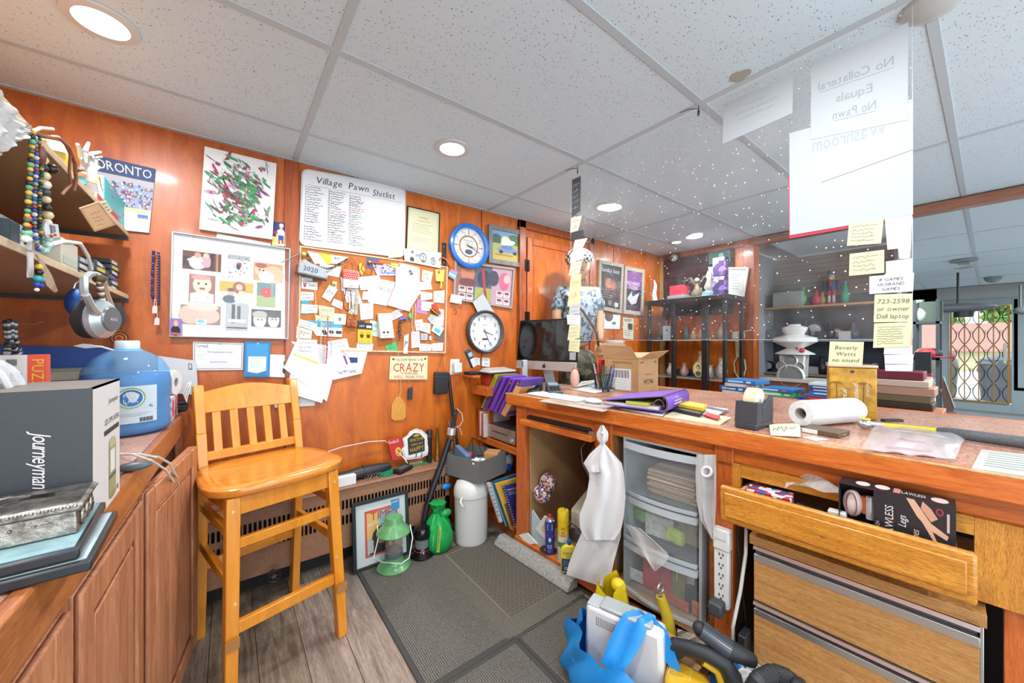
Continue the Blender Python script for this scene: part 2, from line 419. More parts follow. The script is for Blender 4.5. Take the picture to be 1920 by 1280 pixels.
def tile(x0,x1,y0,y1):
 k=(round(x1-x0,3),round(y1-y0,3));zz=ZC-.003
 if k not in tm:
  a,c=k;e=.012
  bb=B(TILE);P=[(-a/2+e,-c/2+e,0),(a/2-e,-c/2+e,0),(a/2-e,c/2-e,0),(-a/2+e,c/2-e,0)]
  bb.prism([(p[0],p[1],.012)for p in P],(0,0,-.012))
  o=bb.obj('ceiling_tile',None,ceil,smooth=0);me=o.data
  Mi=WM['ceiling']
  for v in me.vertices:v.co=v.co+Mi.translation
  tm[k]=me;o.location=V(((x0+x1)/2,(y0+y1)/2,zz))-Mi.translation;return
 o=bpy.data.objects.new('ceiling_tile',tm[k]);COL.objects.link(o);o.parent=ceil
 o.location=V(((x0+x1)/2,(y0+y1)/2,zz))-WM['ceiling'].translation
yy=[YW]+ys
for i in range(len(xs)-1):
 for j in range(len(yy)-1):
  if xs[i]>3.7 and yy[j]>1.8:continue
  tile(xs[i],xs[i+1],yy[j+1],yy[j])
b=B()
for x in xs:b.bx(x-.0125,x+.0125,ys[-1],YW,ZC-.006,ZC+.002)
for y in ys:b.bx(xs[0],xs[-1],y-.0125,y+.0125,ZC-.0065,ZC+.0015)
b.bx(xs[0],XM,YW-.022,YW,ZC-.007,ZC+.001)
struct('trim_1',b,TB,smooth=0)
struct('wall_back',B().bx(-.75,XM+.1,YW+.012,YW+.1,0,ZC+.02),WALLD,smooth=0)
wb=bpy.data.objects['wall_back']
seams=[-.72,.268,1.46,1.765]
for x0,x1,m in((-.72,.262,WALLD),(.268,1.458,WALLM),(1.463,2.05,WALLM),(2.05,3.0,WALLM),(3.005,XM,WALLM)):
 B().bx(x0+.002,x1-.002,YW,YW+.012,0,ZC).obj('plywood_panel',m,wb,smooth=0)
B().bx(.235,.30,YW-.012,YW,.0,ZC-.004).obj('batten',TRIMM,wb,bevel=.003)
struct('wall_left',B().bx(-.8,-.7,-.5,YW+.1,0,ZC),WALLD,smooth=0)
struct('wall_right',B().bx(XM,XM+.1,1.328,YW+.1,0,ZC),WALLM,smooth=0)
wr=bpy.data.objects['wall_right']
B().bx(XM-.012,XM,1.328,1.42,0,ZC-.05).obj('corner_board',TRIMM,wr,bevel=.003)
B().bx(XM-.012,XM,1.42,2.2,ZC-.07,ZC-.005).obj('top_rail',TRIMM,wr,bevel=.003)
B().bx(XM-.02,XM,YW-.035,YW,0,ZC-.01).obj('corner_strip',pm('b89058',.5),wr)
struct('trim_2',B().bx(XM-.03,XM+.06,-1.6,1.328,ZC-.075,ZC-.012),wood('7a4a34','a87458',(3,1.2,14),.4,.3,.1),bevel=.004)
struct('wall_shop_left',B().bx(XM+.1,10.6,1.55,1.6,0,ZC),pm('8f9496',.7),smooth=0)
struct('wall_shop_right',B().bx(3.9,10.6,-1.75,-1.7,0,ZC),pm('c9cccb',.7),smooth=0)
struct('floor',B().bx(-.8,3.4,-1.6,YW+.1,-.05,-.004),pm('3a3632',.8),smooth=0)
fl=bpy.data.objects['floor']
PL=[wood(a,c,(12,1.1,12),.42,.15,.25,2.2,2.4,mid=m_,fine=.5)for a,c,m_ in(('6a5c52','b4a08e','8f7f72'),('5e5148','a08f80','80715f'),('75675b','bfae9c','988776'))]
R=random.Random(4);pw=.15
for i in range(0,17):
 x0=-.36+i*pw-.3;y=-1.0-R.random()*1.0
 while y<YW:
  L=1.22;y1=min(y+L,YW+.02)
  B(PL[R.randrange(3)]).prism([(x0+.0012,y+.0012,-.004),(x0+pw-.0012,y+.0012,-.004),(x0+pw-.0012,y1-.0012,-.004),(x0+.0012,y1-.0012,-.004)],(0,0,.004)).obj('plank',None,fl,smooth=0)
  y=y1
struct('floor_shop',B().bx(3.4,11.5,-1.75,1.6,-.05,0),speck(['5a5c5e','7a7c7e','8e9092','66686a'],260,.95,5),smooth=0)
def can(x,y,lab,r=.085):
 t=thing('ceiling_light',lab,'ceiling light',(x,y,ZC-.02))
 b=B();n=36;vs=[];fs=[]
 prof=[(r,-.004),(r*.98,-.010),(r*.72,-.012),(r*.66,-.004)]
 for rr,z in prof:vs+=[V((x+rr*cos(2*pi*i/n),y+rr*sin(2*pi*i/n),ZC+z))for i in range(n)]
 for k in range(3):
  for i in range(n):fs.append((k*n+i,k*n+(i+1)%n,(k+1)*n+(i+1)%n,(k+1)*n+i))
 b.add(vs,fs).obj('trim_ring',pm('d8d8d6',.5),t)
 B().cyl((x,y,ZC-.0065),(x,y,ZC-.001),r*.66,n=36).obj('lens',pm('fff6e8',.5,emis=9),t)
can(-.30,1.622,'round recessed ceiling light at the upper left above the shelf of necklaces')
can(.878,1.624,'round recessed ceiling light over the pin board')
can(2.121,1.663,'round recessed ceiling light behind the left end of the hanging acrylic screen')
can(3.305,1.60,'larger of two round ceiling lights by the dark mirror wall',.075)
can(3.41,1.84,'smaller of two round ceiling lights by the dark mirror wall',.06)
t=thing('dome_light','clear glass dome light on the ceiling above the right end of the acrylic screen','ceiling light',T(1748,8,ZC))
c=T(1748,5,ZC)
B().lathe([(.06,0),(.063,-.012),(.048,-.027),(.024,-.036),(.002,-.038)],c,24).obj('shade',plastic_clear('dome','d8dcd4','ffffff',.55),t)
B().cyl(c+V((0,0,.004)),c+V((0,0,-.008)),.066,n=24).obj('base_plate',pm('c8c8c4',.4),t)
st=BP('a9a492',.9);c=T(1388,140,ZC);st.prism([c+V((.03*cos(a)*(1+.2*sin(3*a)),.035*sin(a),-.0035))for a in[i*pi/8 for i in range(16)]],(0,0,-.0004));st.obj('water_stain',None,ceil,smooth=0)
t=struct('door_1',B().bx(1.795,1.86,YW-.03,YW,0,ZC-.01).bx(2.62,2.68,YW-.03,YW,0,ZC-.01).bx(1.795,2.68,YW-.03,YW,ZC-.07,ZC-.01),TRIMM,bevel=.004)
d=B().bx(1.875,1.93,YW-.028,YW-.004,.1,2.06).bx(2.55,2.605,YW-.028,YW-.004,.1,2.06).bx(1.93,2.55,YW-.028,YW-.004,2.0,2.06).bx(1.93,2.55,YW-.028,YW-.004,.1,.17).obj('door_frame',DESKV,t,bevel=.006)
B().bx(1.93,2.55,YW-.018,YW-.004,.17,2.0).obj('door_panel',WALLM,t)
B().bx(1.945,2.535,YW-.022,YW-.016,.185,1.985).obj('raised_field',WALLM,t,bevel=.004)
for zz in(1.83,1.42,.4):
 B().bx(1.845,1.89,YW-.036,YW-.028,zz-.045,zz+.045).cyl((1.868,YW-.038,zz-.04),(1.868,YW-.038,zz+.04),.006).obj('hinge',pm('1c1614',.4,.6),t)
struct('baseboard_1',B().bx(-.7,1.2,YW-.02,YW,0,.10),pm('1e1a18',.6))
# ================================================================ CLOCK WALL
def cx(x0,y0,s):return lambda a,b:(x0+a/s,y0+b/s)
def person_print(p,a,t,k,shirt,skin='e0a888',hair='4a3024',ar=1):
 p.ell(a,t+.95*k,.62*k*ar,.6*k,shirt,14,pi,2*pi);p.rect(a-.6*k*ar,t+.9*k,a+.6*k*ar,t+1.5*k,shirt)
 p.ell(a,t-.05*k,.36*k*ar,.46*k,hair);p.ell(a,t+.05*k,.28*k*ar,.38*k,skin)
 p.ell(a-.1*k*ar,t,.03*k*ar,.03*k,'2a1a14',6).ell(a+.1*k*ar,t,.03*k*ar,.03*k,'2a1a14',6).ell(a,t+.22*k,.09*k*ar,.04*k,'b04848',8)
t,p=sheet([(384,277),(518,309),(510,450),(374,431)],'canvas_painting','unframed canvas painting of green, red and mauve swirls on white','painting','eeecea',off=.002,th=.018)
R=random.Random(3)
for i in range(330):
 a=.5+R.gauss(0,.21);s_=.45+R.gauss(0,.22)
 if not(.06<a<.94 and.04<s_<.95):continue
 an=R.choice([.6,.75,.9,.5,2.2,.35])+R.gauss(0,.35);L=.02+R.random()*.09;wd=.006+R.random()*.016;c=R.choice(['3e8a52','2f7444','4a9a60','8a2c34','a8304a','7a4a6a','b07a98','f2f0ee','3e8a52','5a3a4a','dcd4d0','2f6a3c'])
 dx,dy=cos(an)*L,sin(an)*L;nx,ny=-sin(an)*wd,cos(an)*wd;k=R.random()*.03
 p.poly([(a-dx,s_-dy),(a-dx*.4+nx,s_-dy*.5+ny+k*.3),(a+dx*.5+nx*.8+k,s_+dy*.4+ny),(a+dx,s_+dy),(a+dx*.4-nx+k,s_+dy*.5-ny),(a-dx*.5-nx*.6,s_-dy*.4-ny)],c)
p.done(t,'paint_strokes')
t,p=sheet([(407,437),(508,457),(505,468),(405,447)],'paper_strip','white paper strip showing between the swirl painting and the collage frame','paper','e6e8e8',off=.001,th=.001)
p.rect(.1,.4,.8,.55,'b8bcc0').done(t)
t,p=sheet([(512,415),(542,419),(541,463),(510,460)],'photo_card','small hockey player photo pinned beside the swirl painting','photograph','2a3560',off=.004)
p.rect(0,.62,1,1,'e8d070').rect(.2,.85,.8,.98,'f4f2ea');p.ell(.5,.5,.28,.22,'e8e8ec').ell(.52,.18,.13,.1,'d8a888').ell(.52,.12,.14,.07,'f0f0f2').rect(.35,.55,.68,.75,'2848a0').rect(.36,.75,.46,.92,'c83038').rect(.56,.75,.66,.9,'c83038');p.line([(.2,.4),(.75,.9)],.002,'3a2a22');p.rect(.05,.4,.3,.5,'b82838').done(t)
t,p=framed([(323,435),(544,467),(540,636),(318,631)],'collage_frame','large clear framed collage of nine family photographs','picture frame','b8bcbe',.006,.022,off=.002,mat_col='eceef0')
PH=[(.07,.15,.38,.335,1),(.435,.135,.63,.385,2),(.665,.185,.94,.38,3),(.125,.38,.335,.66,4),(.37,.42,.665,.615,5),(.70,.40,.875,.66,6),(.065,.69,.385,.88,7),(.43,.645,.625,.925,8),(.655,.695,.935,.88,9)]
for a0,t0,a1,t1,k in PH:
 f=(lambda x,y:(a0+(a1-a0)*x,t0+(t1-t0)*y));r=lambda x0,y0,x1,y1,c:p.rect(*f(x0,y0),*f(x1,y1),c)
 e=lambda x,y,rx,ry,c:p.ell(*f(x,y),rx*(a1-a0),ry*(t1-t0),c)
 if k==1:r(0,0,1,1,'5a3428');r(0,.3,.3,.8,'3a2018');e(.38,.6,.22,.38,'ecebe8');e(.38,.2,.09,.16,'c88868');e(.6,.5,.14,.34,'d890a0');e(.6,.17,.08,.14,'e8b090');r(.72,0,.8,1,'281814');r(.86,0,.92,1,'a87848')
 if k==2:
  r(0,0,1,1,'f0f0f2');r(0,0,1,.2,'9a9ca0')
  for j in range(26):x,y=R.random(),.1+R.random()*.85;e(x,y,.05*R.random()+.01,.025,'5a5c60')
  e(.5,.42,.13,.12,'a04048');e(.48,.5,.1,.12,'303438')
 if k==3:r(0,0,1,1,'c89068');e(.7,.6,.35,.5,'dcb08c');e(.25,.4,.22,.35,'e8b498');e(.25,.15,.2,.15,'a85840');e(.45,.75,.28,.3,'efe6dc');e(.2,.4,.03,.05,'402018');e(.33,.42,.03,.05,'402018')
 if k==4:r(0,0,1,1,'8a5040');e(.5,.36,.36,.33,'f0c0a4');e(.45,.1,.38,.09,'d08078');e(.36,.32,.05,.04,'302020');e(.64,.32,.05,.04,'302020');e(.5,.5,.12,.045,'a03038');r(.05,.68,.95,1,'f2f0ec');e(.5,.72,.4,.1,'f2f0ec');e(.3,.85,.03,.02,'707070');e(.7,.8,.03,.02,'707070')
 if k==5:r(0,0,1,1,'d89820');r(.0,.55,1,1,'c8c0b4');e(.58,.3,.2,.34,'904828');e(.58,.28,.1,.17,'e8b090');e(.33,.6,.1,.18,'e4a888');e(.33,.45,.11,.1,'5a3828');e(.66,.62,.11,.17,'f0bca0');e(.3,.95,.2,.22,'40505c');e(.68,.92,.25,.22,'ece8e2')
 if k==6:r(0,0,1,1,'5a7a70');r(0,.55,1,1,'96a868');e(.52,.4,.34,.22,'d03438');e(.5,.38,.04,.025,'f0f0f0');r(.3,.02,.5,.2,'487a90');r(.75,0,.9,.6,'7c8a88')
 if k==7:r(0,0,1,1,'8a6858');e(.25,.5,.3,.5,'d8a890');e(.72,.55,.26,.4,'dcb09c');e(.55,.1,.4,.2,'e0c0b0');r(.38,.75,.65,1,'e0eef0');e(.5,.85,.1,.1,'78b0b8')
 if k==8:r(0,0,1,1,'a8aaac');r(.25,.05,.4,.75,'404244');r(.5,.1,.65,.7,'504a4c');r(.1,.6,.9,.72,'e0e0e0');r(.05,.9,.95,.95,'202020')
 if k==9:r(0,0,1,1,'303034');e(.28,.6,.22,.5,'d0ccc8');e(.28,.3,.26,.22,'b0a89c');e(.75,.6,.2,.45,'d4cec8');e(.75,.25,.24,.22,'50483e');e(.22,.6,.03,.04,'202020');e(.34,.6,.03,.04,'202020');e(.7,.55,.03,.04,'202020');e(.82,.55,.03,.04,'202020')
p.done(t,'photographs')
t,p=sheet([(319,596),(341,598),(340,628),(318,626)],'photo_card','tiny portrait photo tucked in the bottom left corner of the collage frame','photograph','8a6ab0',off=.026)
p.ell(.5,.75,.4,.3,'1e1a1e').ell(.5,.3,.2,.2,'e0a888').rect(0,.88,1,1,'c85068').done(t)
q=Quad([W(565,316),W(760,352),W(757,484),(W(560,460))]).face()
t=thing('whiteboard','white dry-erase board with a big heading and three columns of handwriting','whiteboard',(q.c[2]+q.c[3])/2)
def rr(q,k,l,n=6,ka=.06):
 o=[];kt=ka*q.L/q.Hh
 for ox,oy,a0 in((ka,kt,pi),(1-ka,kt,1.5*pi),(1-ka,1-kt,0),(ka,1-kt,.5*pi)):
  for i in range(n+1):
   an=a0+pi/2*i/n;o.append(q.p(.5+(ox+ka*cos(an)-.5)*k,.5+(oy+kt*sin(an)-.5)*k,l))
 return o
B().prism(rr(q,1,0),-q.n*.012).obj('rim',pm('b9bcc0',.35,.3),t)
B().prism(rr(q,.975,.0122),-q.n*.0008).obj('writing_surface',pm('eef0f2',.12,coat=.4),t)
p=Print(q);p.l=.0134
p.text('Village  Pawn',.36,.165,.085,'20242a',wmax=.5,shear=.15);p.text('Shitlist',.76,.20,.085,'20242a',wmax=.24,shear=.15)
p.line([(.05,.205),(.95,.23)],.0012,'20242a')
for k,(a0,a1,t0,t1)in enumerate(((.05,.21,.22,.93),(.25,.40,.23,.93),(.44,.60,.25,.93))):
 n=22;Rr=random.Random(k+5)
 for i in range(n):
  y=t0+(t1-t0)*i/n;L=.07+Rr.random()*.08;x=a0
  if k==0 and i==15:continue
  cc='c03040' if(k==1 and i in(8,20))or(k==2 and i in(0,5))else '24282e'
  pts=[];wv=.010
  p.line([(x-.012,y),(x-.006,y+.02)],.0024,cc)
  while x<a0+L:pts.append((x,y+Rr.uniform(0,.022)));x+=Rr.uniform(.004,.010)
  p.line(pts,.0020,cc)
p.line([(.235,.22),(.225,.93)],.0009,'5a5e64').line([(.425,.235),(.415,.95)],.0009,'5a5e64')
p.done(t,'handwriting')
def note(pix,name,label,cat,col,surf=None,off=.003,th=.0008,group=None,curl=0,n=3,ink='3c404a',seed=1,w=.0012,txt=None,tilt=None,dens=18,world=None):
 t,p=sheet(pix,name,label,cat,col,surf,off,th,group,curl=curl,world=world)
 if txt:
  for i,s_ in enumerate(txt):p.text(s_,.5,.12+(i+.8)*.8/len(txt),.42/len(txt)+.02,ink,wmax=.84,shear=.15)
 elif n:p.scrib(.1,.12,.92,.88,n,ink,w,dens,seed)
 if txt or n:p.done(t,'writing')
 return t
note([(737,455),(757,462),(751,482),(727,484)],'sticky_note','pale yellow note stuck over the lower right corner of the whiteboard','note','efe7a8',off=.016,curl=.006,n=4,ink='b0a880')
t,p=framed([(763,386),(824,400),(822,478),(760,468)],'framed_certificate','black framed yellowish certificate right of the whiteboard','picture frame','1a1a1a',.006,.014,mat_col='ddd6a8')
p.text('Certificate',.5,.2,.035,'4a4a40',wmax=.5).text('Metal Marketing Association',.5,.28,.02,'5a5a50',wmax=.6);p.lines(.15,.35,.85,.6,5,'8a8670',.14).lines(.15,.68,.85,.82,3,'8a8670',.14);p.line([(.04,.04),(.96,.04),(.96,.96),(.04,.96),(.04,.04)],.0012,'8a8456');p.done(t)
# ---- cork board
CB=[W(561,461),W(838,500),W(834,662),W(558,657)]
q=Quad(CB).face();t=thing('cork_board','cork pin board with light wood frame crowded with notes, beads and tags','pin board',(q.c[2]+q.c[3])/2)
CORK=speck(['8a4c1c','b4682c','cc8444'],260,.85,10)
B(CORK).prism(q.c,-q.n*.008).o('cork_sheet',t,smooth=0)
fa,ft=.009/q.L*1.0,.009/q.Hh;LW=pm('d8b48a',.5,nz=.1)
oo=[(0,0),(1,0),(1,1),(0,1)];ii=[(fa,ft),(1-fa,ft),(1-fa,1-ft),(fa,1-ft)]
for k in range(4):
 B(LW).prism([Quad.p(q,*oo[k]),Quad.p(q,*oo[(k+1)%4]),Quad.p(q,*ii[(k+1)%4]),Quad.p(q,*ii[k])],-q.n*.014).o('frame_rail',t,bevel=.001)
c1=cx(550,460,5.82);c2=cx(690,460,5.82)
def cn(c,pts,name,label,cat,col,n=3,off=.010,**k):return note([c(*a)for a in pts],name,label,cat,col,off=off,n=n,**k)
cn(c1,[(88,345),(205,350),(230,490),(88,470)],'business_card','business card with a red M mark near the cork board upper left','card','f0f0ee',0,off=.0095)
_,p=sheet([c1(90,385),c1(265,395),c1(262,490),c1(88,468)],'business_card','card with a red emblem below the 2020 cap','card','f2f2f0',off=.011)
p.poly([(.1,.2),(.17,.2),(.2,.6),(.24,.2),(.3,.2),(.26,.8),(.14,.8)],'b02838').text('member',.65,.6,.2,'505458',wmax=.4).rect(.02,.0,.98,.06,'26282a').done(_)
cn(c1,[(80,505),(222,512),(222,600),(80,600)],'business_card','white card with bold script, second down the left side of the cork board','card','f4f4f2',2,w=.0016,ink='30343a')
cn(c1,[(88,640),(268,650),(262,740),(84,738)],'business_card','white card with yellow mark, third down the left side of the cork board','card','f0f0f0',2,off=.012)
cn(c1,[(68,800),(262,858),(240,938),(46,872)],'paper_slip','cream slip tilted at the left edge of the cork board','paper','f0ecdc',2,off=.014)
cn(c1,[(40,880),(205,930),(195,1020),(30,1012)],'paper_slip','cream slip under the tilted one at the left edge of the cork board','paper','e6e0c8',1,off=.0125)
cn(c1,[(38,1020),(262,1030),(250,1200),(36,1190)],'business_card','white card with blue end label at the bottom left of the cork board','card','f0f0ee',3,off=.015)
cn(c1,[(272,650),(450,680),(440,830),(290,820)],'paper_slip','buff slip behind the pink bead string','paper','e4dca4',2,off=.011)
_,p=sheet([c1(130,815),c1(535,835),c1(530,1000),c1(250,985)],'ticket_strip','teal topped white ticket behind the hanging bead strings','ticket','eef0f0',off=.0105)
p.rect(0,0,1,.4,'48a4c0').text('XP',.5,.34,.25,'f4f6f6',wmax=.3).rect(.3,.6,.45,.9,'3a3c40').rect(.55,.6,.7,.8,'3a3c40').rect(.78,.6,.98,.8,'3a3c40').done(_)
cn(c1,[(392,430),(487,480),(398,615),(310,560)],'paper_tag','white square tag tilted in the upper middle of the cork board','tag','f4f4f2',1,off=.013)
cn(c1,[(425,390),(475,395),(470,490),(428,480)],'paper_tag','small yellow tag above the tilted white square tag','tag','e4d890',1,off=.012)
cn(c1,[(440,580),(545,620),(530,700),(415,650)],'paper_tag','white tag with copper coin below the tilted square tag','tag','eeeeec',0,off=.012)
_,p=sheet([c1(440,740),c1(575,750),c1(570,865),c1(440,860)],'jewelry_card','white earring card with one dark stud at board middle left','card','f0f0ee',off=.013)
p.ell(.5,.5,.12,.16,'40444a').ell(.5,.5,.05,.07,'b0b4b8').done(_)
cn(c1,[(720,635),(873,628),(868,800),(735,812)],'note_card','white handwritten card with black heart left of board centre','card','f4f4f2',3,off=.012,ink='b08a4a',w=.0015)
cn(c1,[(700,345),(940,325),(965,470),(735,490)],'paper_slip','white slip right of the polka dot bag','paper','f0f0f0',0,off=.012)
cn(c1,[(510,340),(700,480),(760,640),(580,620)],'paper_slip','white form behind the red cord and beads','paper','ecf0f2',4,off=.0098)
cn(c1,[(760,500),(920,510),(930,600),(750,590)],'paper_slip','white slip with coloured print above the heart card','paper','f2f2f2',2,off=.0125,ink='c07050')
b=BP('a8acb4',.6,nz=.1,nsc=80);s_=[c1(110,150),c1(175,190),c1(330,260),c1(372,330),c1(362,378),c1(150,330),c1(40,305),c1(55,200)]
b.prism([W(*a,.03)for a in s_],(0,-.025,0));t=thing('cap','grey 2020 cap pinned at the top left of the cork board','cap',W(*c1(200,380),.03));b.o('crown',t,bevel=.008)
b=BP('24262a',.6);b.tube([W(*c1(x,y),.05)for x,y in((20,290),(60,315),(150,340),(260,360),(365,385))],.004);b.o('brim_edge',t)
qq=Quad([W(*c1(95,200),.0555),W(*c1(290,250),.0555),W(*c1(280,330),.0555),W(*c1(85,280),.0555)]).face();Print(qq).text('2020',.5,.75,.62,'2a3a5a',wmax=.8).done(t,'lettering')
_,p=sheet([c1(150,60),c1(600,130),c1(540,200),c1(230,200)],'pennant','white and yellow pennant under the board top rail','pennant','f0f0ec',off=.0105)
p.poly([(.25,.0),(.55,0),(.6,.95),(.4,.95)],'f0d030').text('40',.72,.5,.35,'30343a').done(_)
def strand(pix,name,label,r,cols,off=.02,group=None,surf=None,closed=False,cat='necklace',step=None,cord=None,bead=1.0,z=None):
 """beads along a path; each strand is one thing with cord + beads"""
 P=[V(surf(*a))if surf else W(*a,off)for a in pix];sm=[]
 n=len(P)
 for i in range(n-1):
  p0,p1,p2,p3=P[max(i-1,0)],P[i],P[i+1],P[min(i+2,n-1)]
  for k in range(12):
   u=k/12;sm.append(.5*((2*p1)+(p2-p0)*u+(2*p0-5*p1+4*p2-p3)*u*u+(3*p1-p0-3*p2+p3)*u**3))
 sm.append(P[-1]);t=thing(name,label,cat,min(sm,key=lambda a:a.z),0,group)
 B(cord or pm('2a2420',.7)).tube(sm,max(r*.25,.0006),5).o('cord',t)
 st=step or r*1.9;acc=0;j=0;b=B();R2=random.Random(len(label))
 for p0,p1 in zip(sm,sm[1:]):
  d=(p1-p0).length
  while acc<d:
   c=p0.lerp(p1,acc/d);col=cols[j%len(cols)]if isinstance(cols[0],str)else None
   b.mat(pm(col,.35));rr_=r*(.85+.3*R2.random())*bead
   b.ball(c,rr_,6,m=4);acc+=st*(.9+.2*R2.random());j+=1
  acc-=d
 b.o('beads',t,smooth=60,kind='stuff');return t
strand([c1(*a)for a in((150,90),(190,180),(290,235),(400,250),(500,200),(600,140))],'bead_necklace','olive and brown wood bead necklace draped under the board top rail',.0062,['5a5a2c','3a2a1c','8a6a3c','4a4a24'],off=.03)
strand([c1(*a)for a in((375,790),(378,900),(370,1050),(365,1180),(355,1290))],'bead_necklace','pink and red bead string hanging down the left of the cork board',.0042,['c0406a','a82850','d86a8a'],off=.03)
strand([c1(*a)for a in((580,470),(560,560),(545,650),(580,710),(625,690),(632,580),(620,480))],'bead_necklace','dark red bead loop hanging below the polka dot bag',.0034,['8a1c24','6a141c'],off=.03)
strand([c1(*a)for a in((690,500),(680,620),(675,760),(700,800),(705,640),(700,500))],'bead_necklace','gold bead strand left of board centre',.0022,['c8a060','a87840'],off=.02)
strand([c1(*a)for a in((235,480),(245,620),(240,760),(260,860))],'bead_necklace','ivory bead strand along the left cards',.0022,['ece4d0','d8ccb0'],off=.022)
strand([c1(*a)for a in((300,660),(305,900),(300,1100),(310,1290))],'bead_necklace','pale pearl strand just left of the pink bead string',.0024,['ece6dc','d8d0c4'],off=.024)
strand([c1(*a)for a in((335,870),(340,1050),(330,1280))],'bead_necklace','thin amber strand touching the pink bead string',.0018,['d0b080','b89060'],off=.026)
strand([c1(*a)for a in((420,830),(415,1000),(425,1200))],'bead_necklace','thin silver strand right of the pink bead string',.0018,['c8ccd0','a8acb0'],off=.022)
strand([c2(*a)for a in((155,350),(150,520),(145,680),(160,710),(175,690),(172,520),(168,350))],'bead_necklace','fine chain loop hanging above the small white box',.0014,['c8b090','a08868'],off=.024)
strand([c2(*a)for a in((520,640),(515,760),(505,900),(490,940),(480,850),(490,660))],'bead_necklace','pearl spiral strand right of board centre',.0028,['ece8e0','c8c0b4'],off=.026)
strand([c2(*a)for a in((455,940),(460,1100),(455,1300))],'cord','dark hanging chain crossing the board bottom rail',.0014,['3a3634','55504c'],off=.03,cat='chain')
strand([c2(*a)for a in((325,960),(322,1100),(326,1200))],'cord','silver hanging chain left of the dark one on the board bottom rail',.0012,['8a8c90'],off=.026,cat='chain')
EX=[([(600,493),(640,500),(636,520),(598,512)],'e8e8e4','white printed strip under the 2020 cap brim',3),([(640,520),(664,524),(660,548),(640,545)],'dfe4ee','pale blue ticket left of the red bead loop',2),([(592,590),(612,594),(608,622),(590,618)],'e8dcc0','cream tag beside the ivory strand',2),([(612,640),(650,634),(655,652),(620,656)],'f0e8e8','white and pink slip at the bottom rail left of centre',2),([(655,560),(672,563),(670,590),(653,588)],'d8d0c0','beige tag right of the leather camera charm',1),([(694,600),(716,604),(712,632),(692,628)],'c8e0c8','pale green tag left of the small white box',2),([(670,640),(700,644),(698,658),(668,655)],'e4e4e0','white strip on the bottom rail under the blister pack',2),([(722,648),(742,640),(746,658),(728,660)],'48b868','green folded card below the small white box',1),([(742,560),(760,556),(766,580),(746,584)],'d0d4dc','grey ticket left of the key rings',2),([(757,585),(776,588),(774,604),(756,600)],'b05a3c','rust coloured tag under the hair clip',0),([(778,600),(792,598),(794,618),(780,620)],'e8d0d8','pink tag right of the key rings',2),([(783,560),(806,566),(800,590),(780,586)],'b878a8','violet patterned card left of the toy shoe',2),([(792,505),(812,510),(808,530),(790,526)],'c8c0b0','beige slip under the yellow tube',2),([(812,590),(832,594),(831,612),(812,608)],'e4e0d0','cream slip at the lower right rail',2),([(815,618),(833,622),(832,640),(814,636)],'6a5a4c','brown leather tag in the lower right corner',0),([(688,478),(712,483),(708,506),(686,502)],'5a4a6a','dark purple card under the top rail',2),([(664,600),(684,602),(684,606),(664,605)],'2a2a2a','black clip above the rainbow drawing',0),([(566,560),(580,562),(578,590),(564,588)],'3c9ab0','teal tag at the left rail',0)]
for i,(px_,c_,lb,n_)in enumerate(EX):note(px_,'paper_tag',lb+' of the cork board' if 'board' not in lb else lb,'tag',c_,off=.0092+.0003*(i%5),n=n_,seed=i+3)
t=thing('gift_bag','small red polka dot and white bag on the cork board','bag',W(*c1(620,465),.02))
s_=[c1(540,262),c1(715,290),c1(708,470),c1(542,462)];BP('ecebe8',.5).prism([W(*a,.02)for a in s_],(0,-.012,0)).o('bag_body',t,bevel=.002)
qq=Quad([W(*a,.032)for a in s_]).face();p=Print(qq);p.rect(0,0,1,.5,'c03a30')
for i in range(7):
 for j in range(4):p.ell(.1+i*.135+(j%2)*.05,.08+j*.12,.03,.028,'f4ece6',8)
p.text('gifts',.6,.9,.1,'3a3c40',wmax=.3).done(t)
BP('b0302c',.5).tube([W(*c1(x,y),.028)for x,y in((585,268),(595,190),(630,140),(665,160),(680,220),(682,285))],.0016).o('handle',t)
t=thing('leather_camera_charm','orange leather camera charm on a strap, board middle','charm',W(*c1(630,900),.012))
c0=W(*c1(635,850),.012);b=BP('b05a24',.5,nz=.15);b.bx(c0.x-.028,c0.x+.028,c0.y-.018,c0.y,c0.z-.02,c0.z+.018).bx(c0.x-.012,c0.x+.012,c0.y-.016,c0.y,c0.z+.018,c0.z+.026);b.o('body',t,bevel=.004)
BP('8a3c14',.4).cyl(c0+V((0,-.018,-.002)),c0+V((0,-.028,-.002)),.014).o('lens',t)
BP('6a3418',.6).tube([W(*c1(x,y),.02)for x,y in((590,830),(600,760),(635,715),(665,760),(675,830))],.0016).o('strap',t)
_,p=sheet([c1(700,838),c1(858,850),c1(862,1068),c1(700,1060)],'blister_pack','yellow and black two piece blister pack on the cork board','package','e8b81c',off=.012,th=.003)
p.rect(0,0,1,.33,'26262a').text('pack',.3,.2,.1,'e8e8e8',wmax=.35).rect(.6,.12,.95,.25,'c8c8cc')
for a in(.28,.72):p.ring(a,.62,.14,.14,.8,'8a6a10');p.rect(a-.1,.58,a+.1,.74,'3a2e1c')
p.text('2',.28,.95,.08,'7a5a10').text('4',.7,.95,.08,'7a5a10').done(_)
t=thing('small_white_box','small white earbud box hanging at the centre of the cork board','box',W(*c2(200,1015),.012))
s_=[c2(95,745),c2(235,740),c2(272,1010),c2(120,1015)];BP('eceef0',.35).prism([W(*a,.012)for a in s_],(0,-.03,0)).o('carton',t,bevel=.003)
qq=Quad([W(*a,.042)for a in s_]).face();p=Print(qq);p.text('SONY',.55,.93,.06,'30343a',wmax=.4).ell(.4,.76,.08,.05,'1e2024').ell(.68,.76,.08,.05,'1e2024').done(t,'lettering')
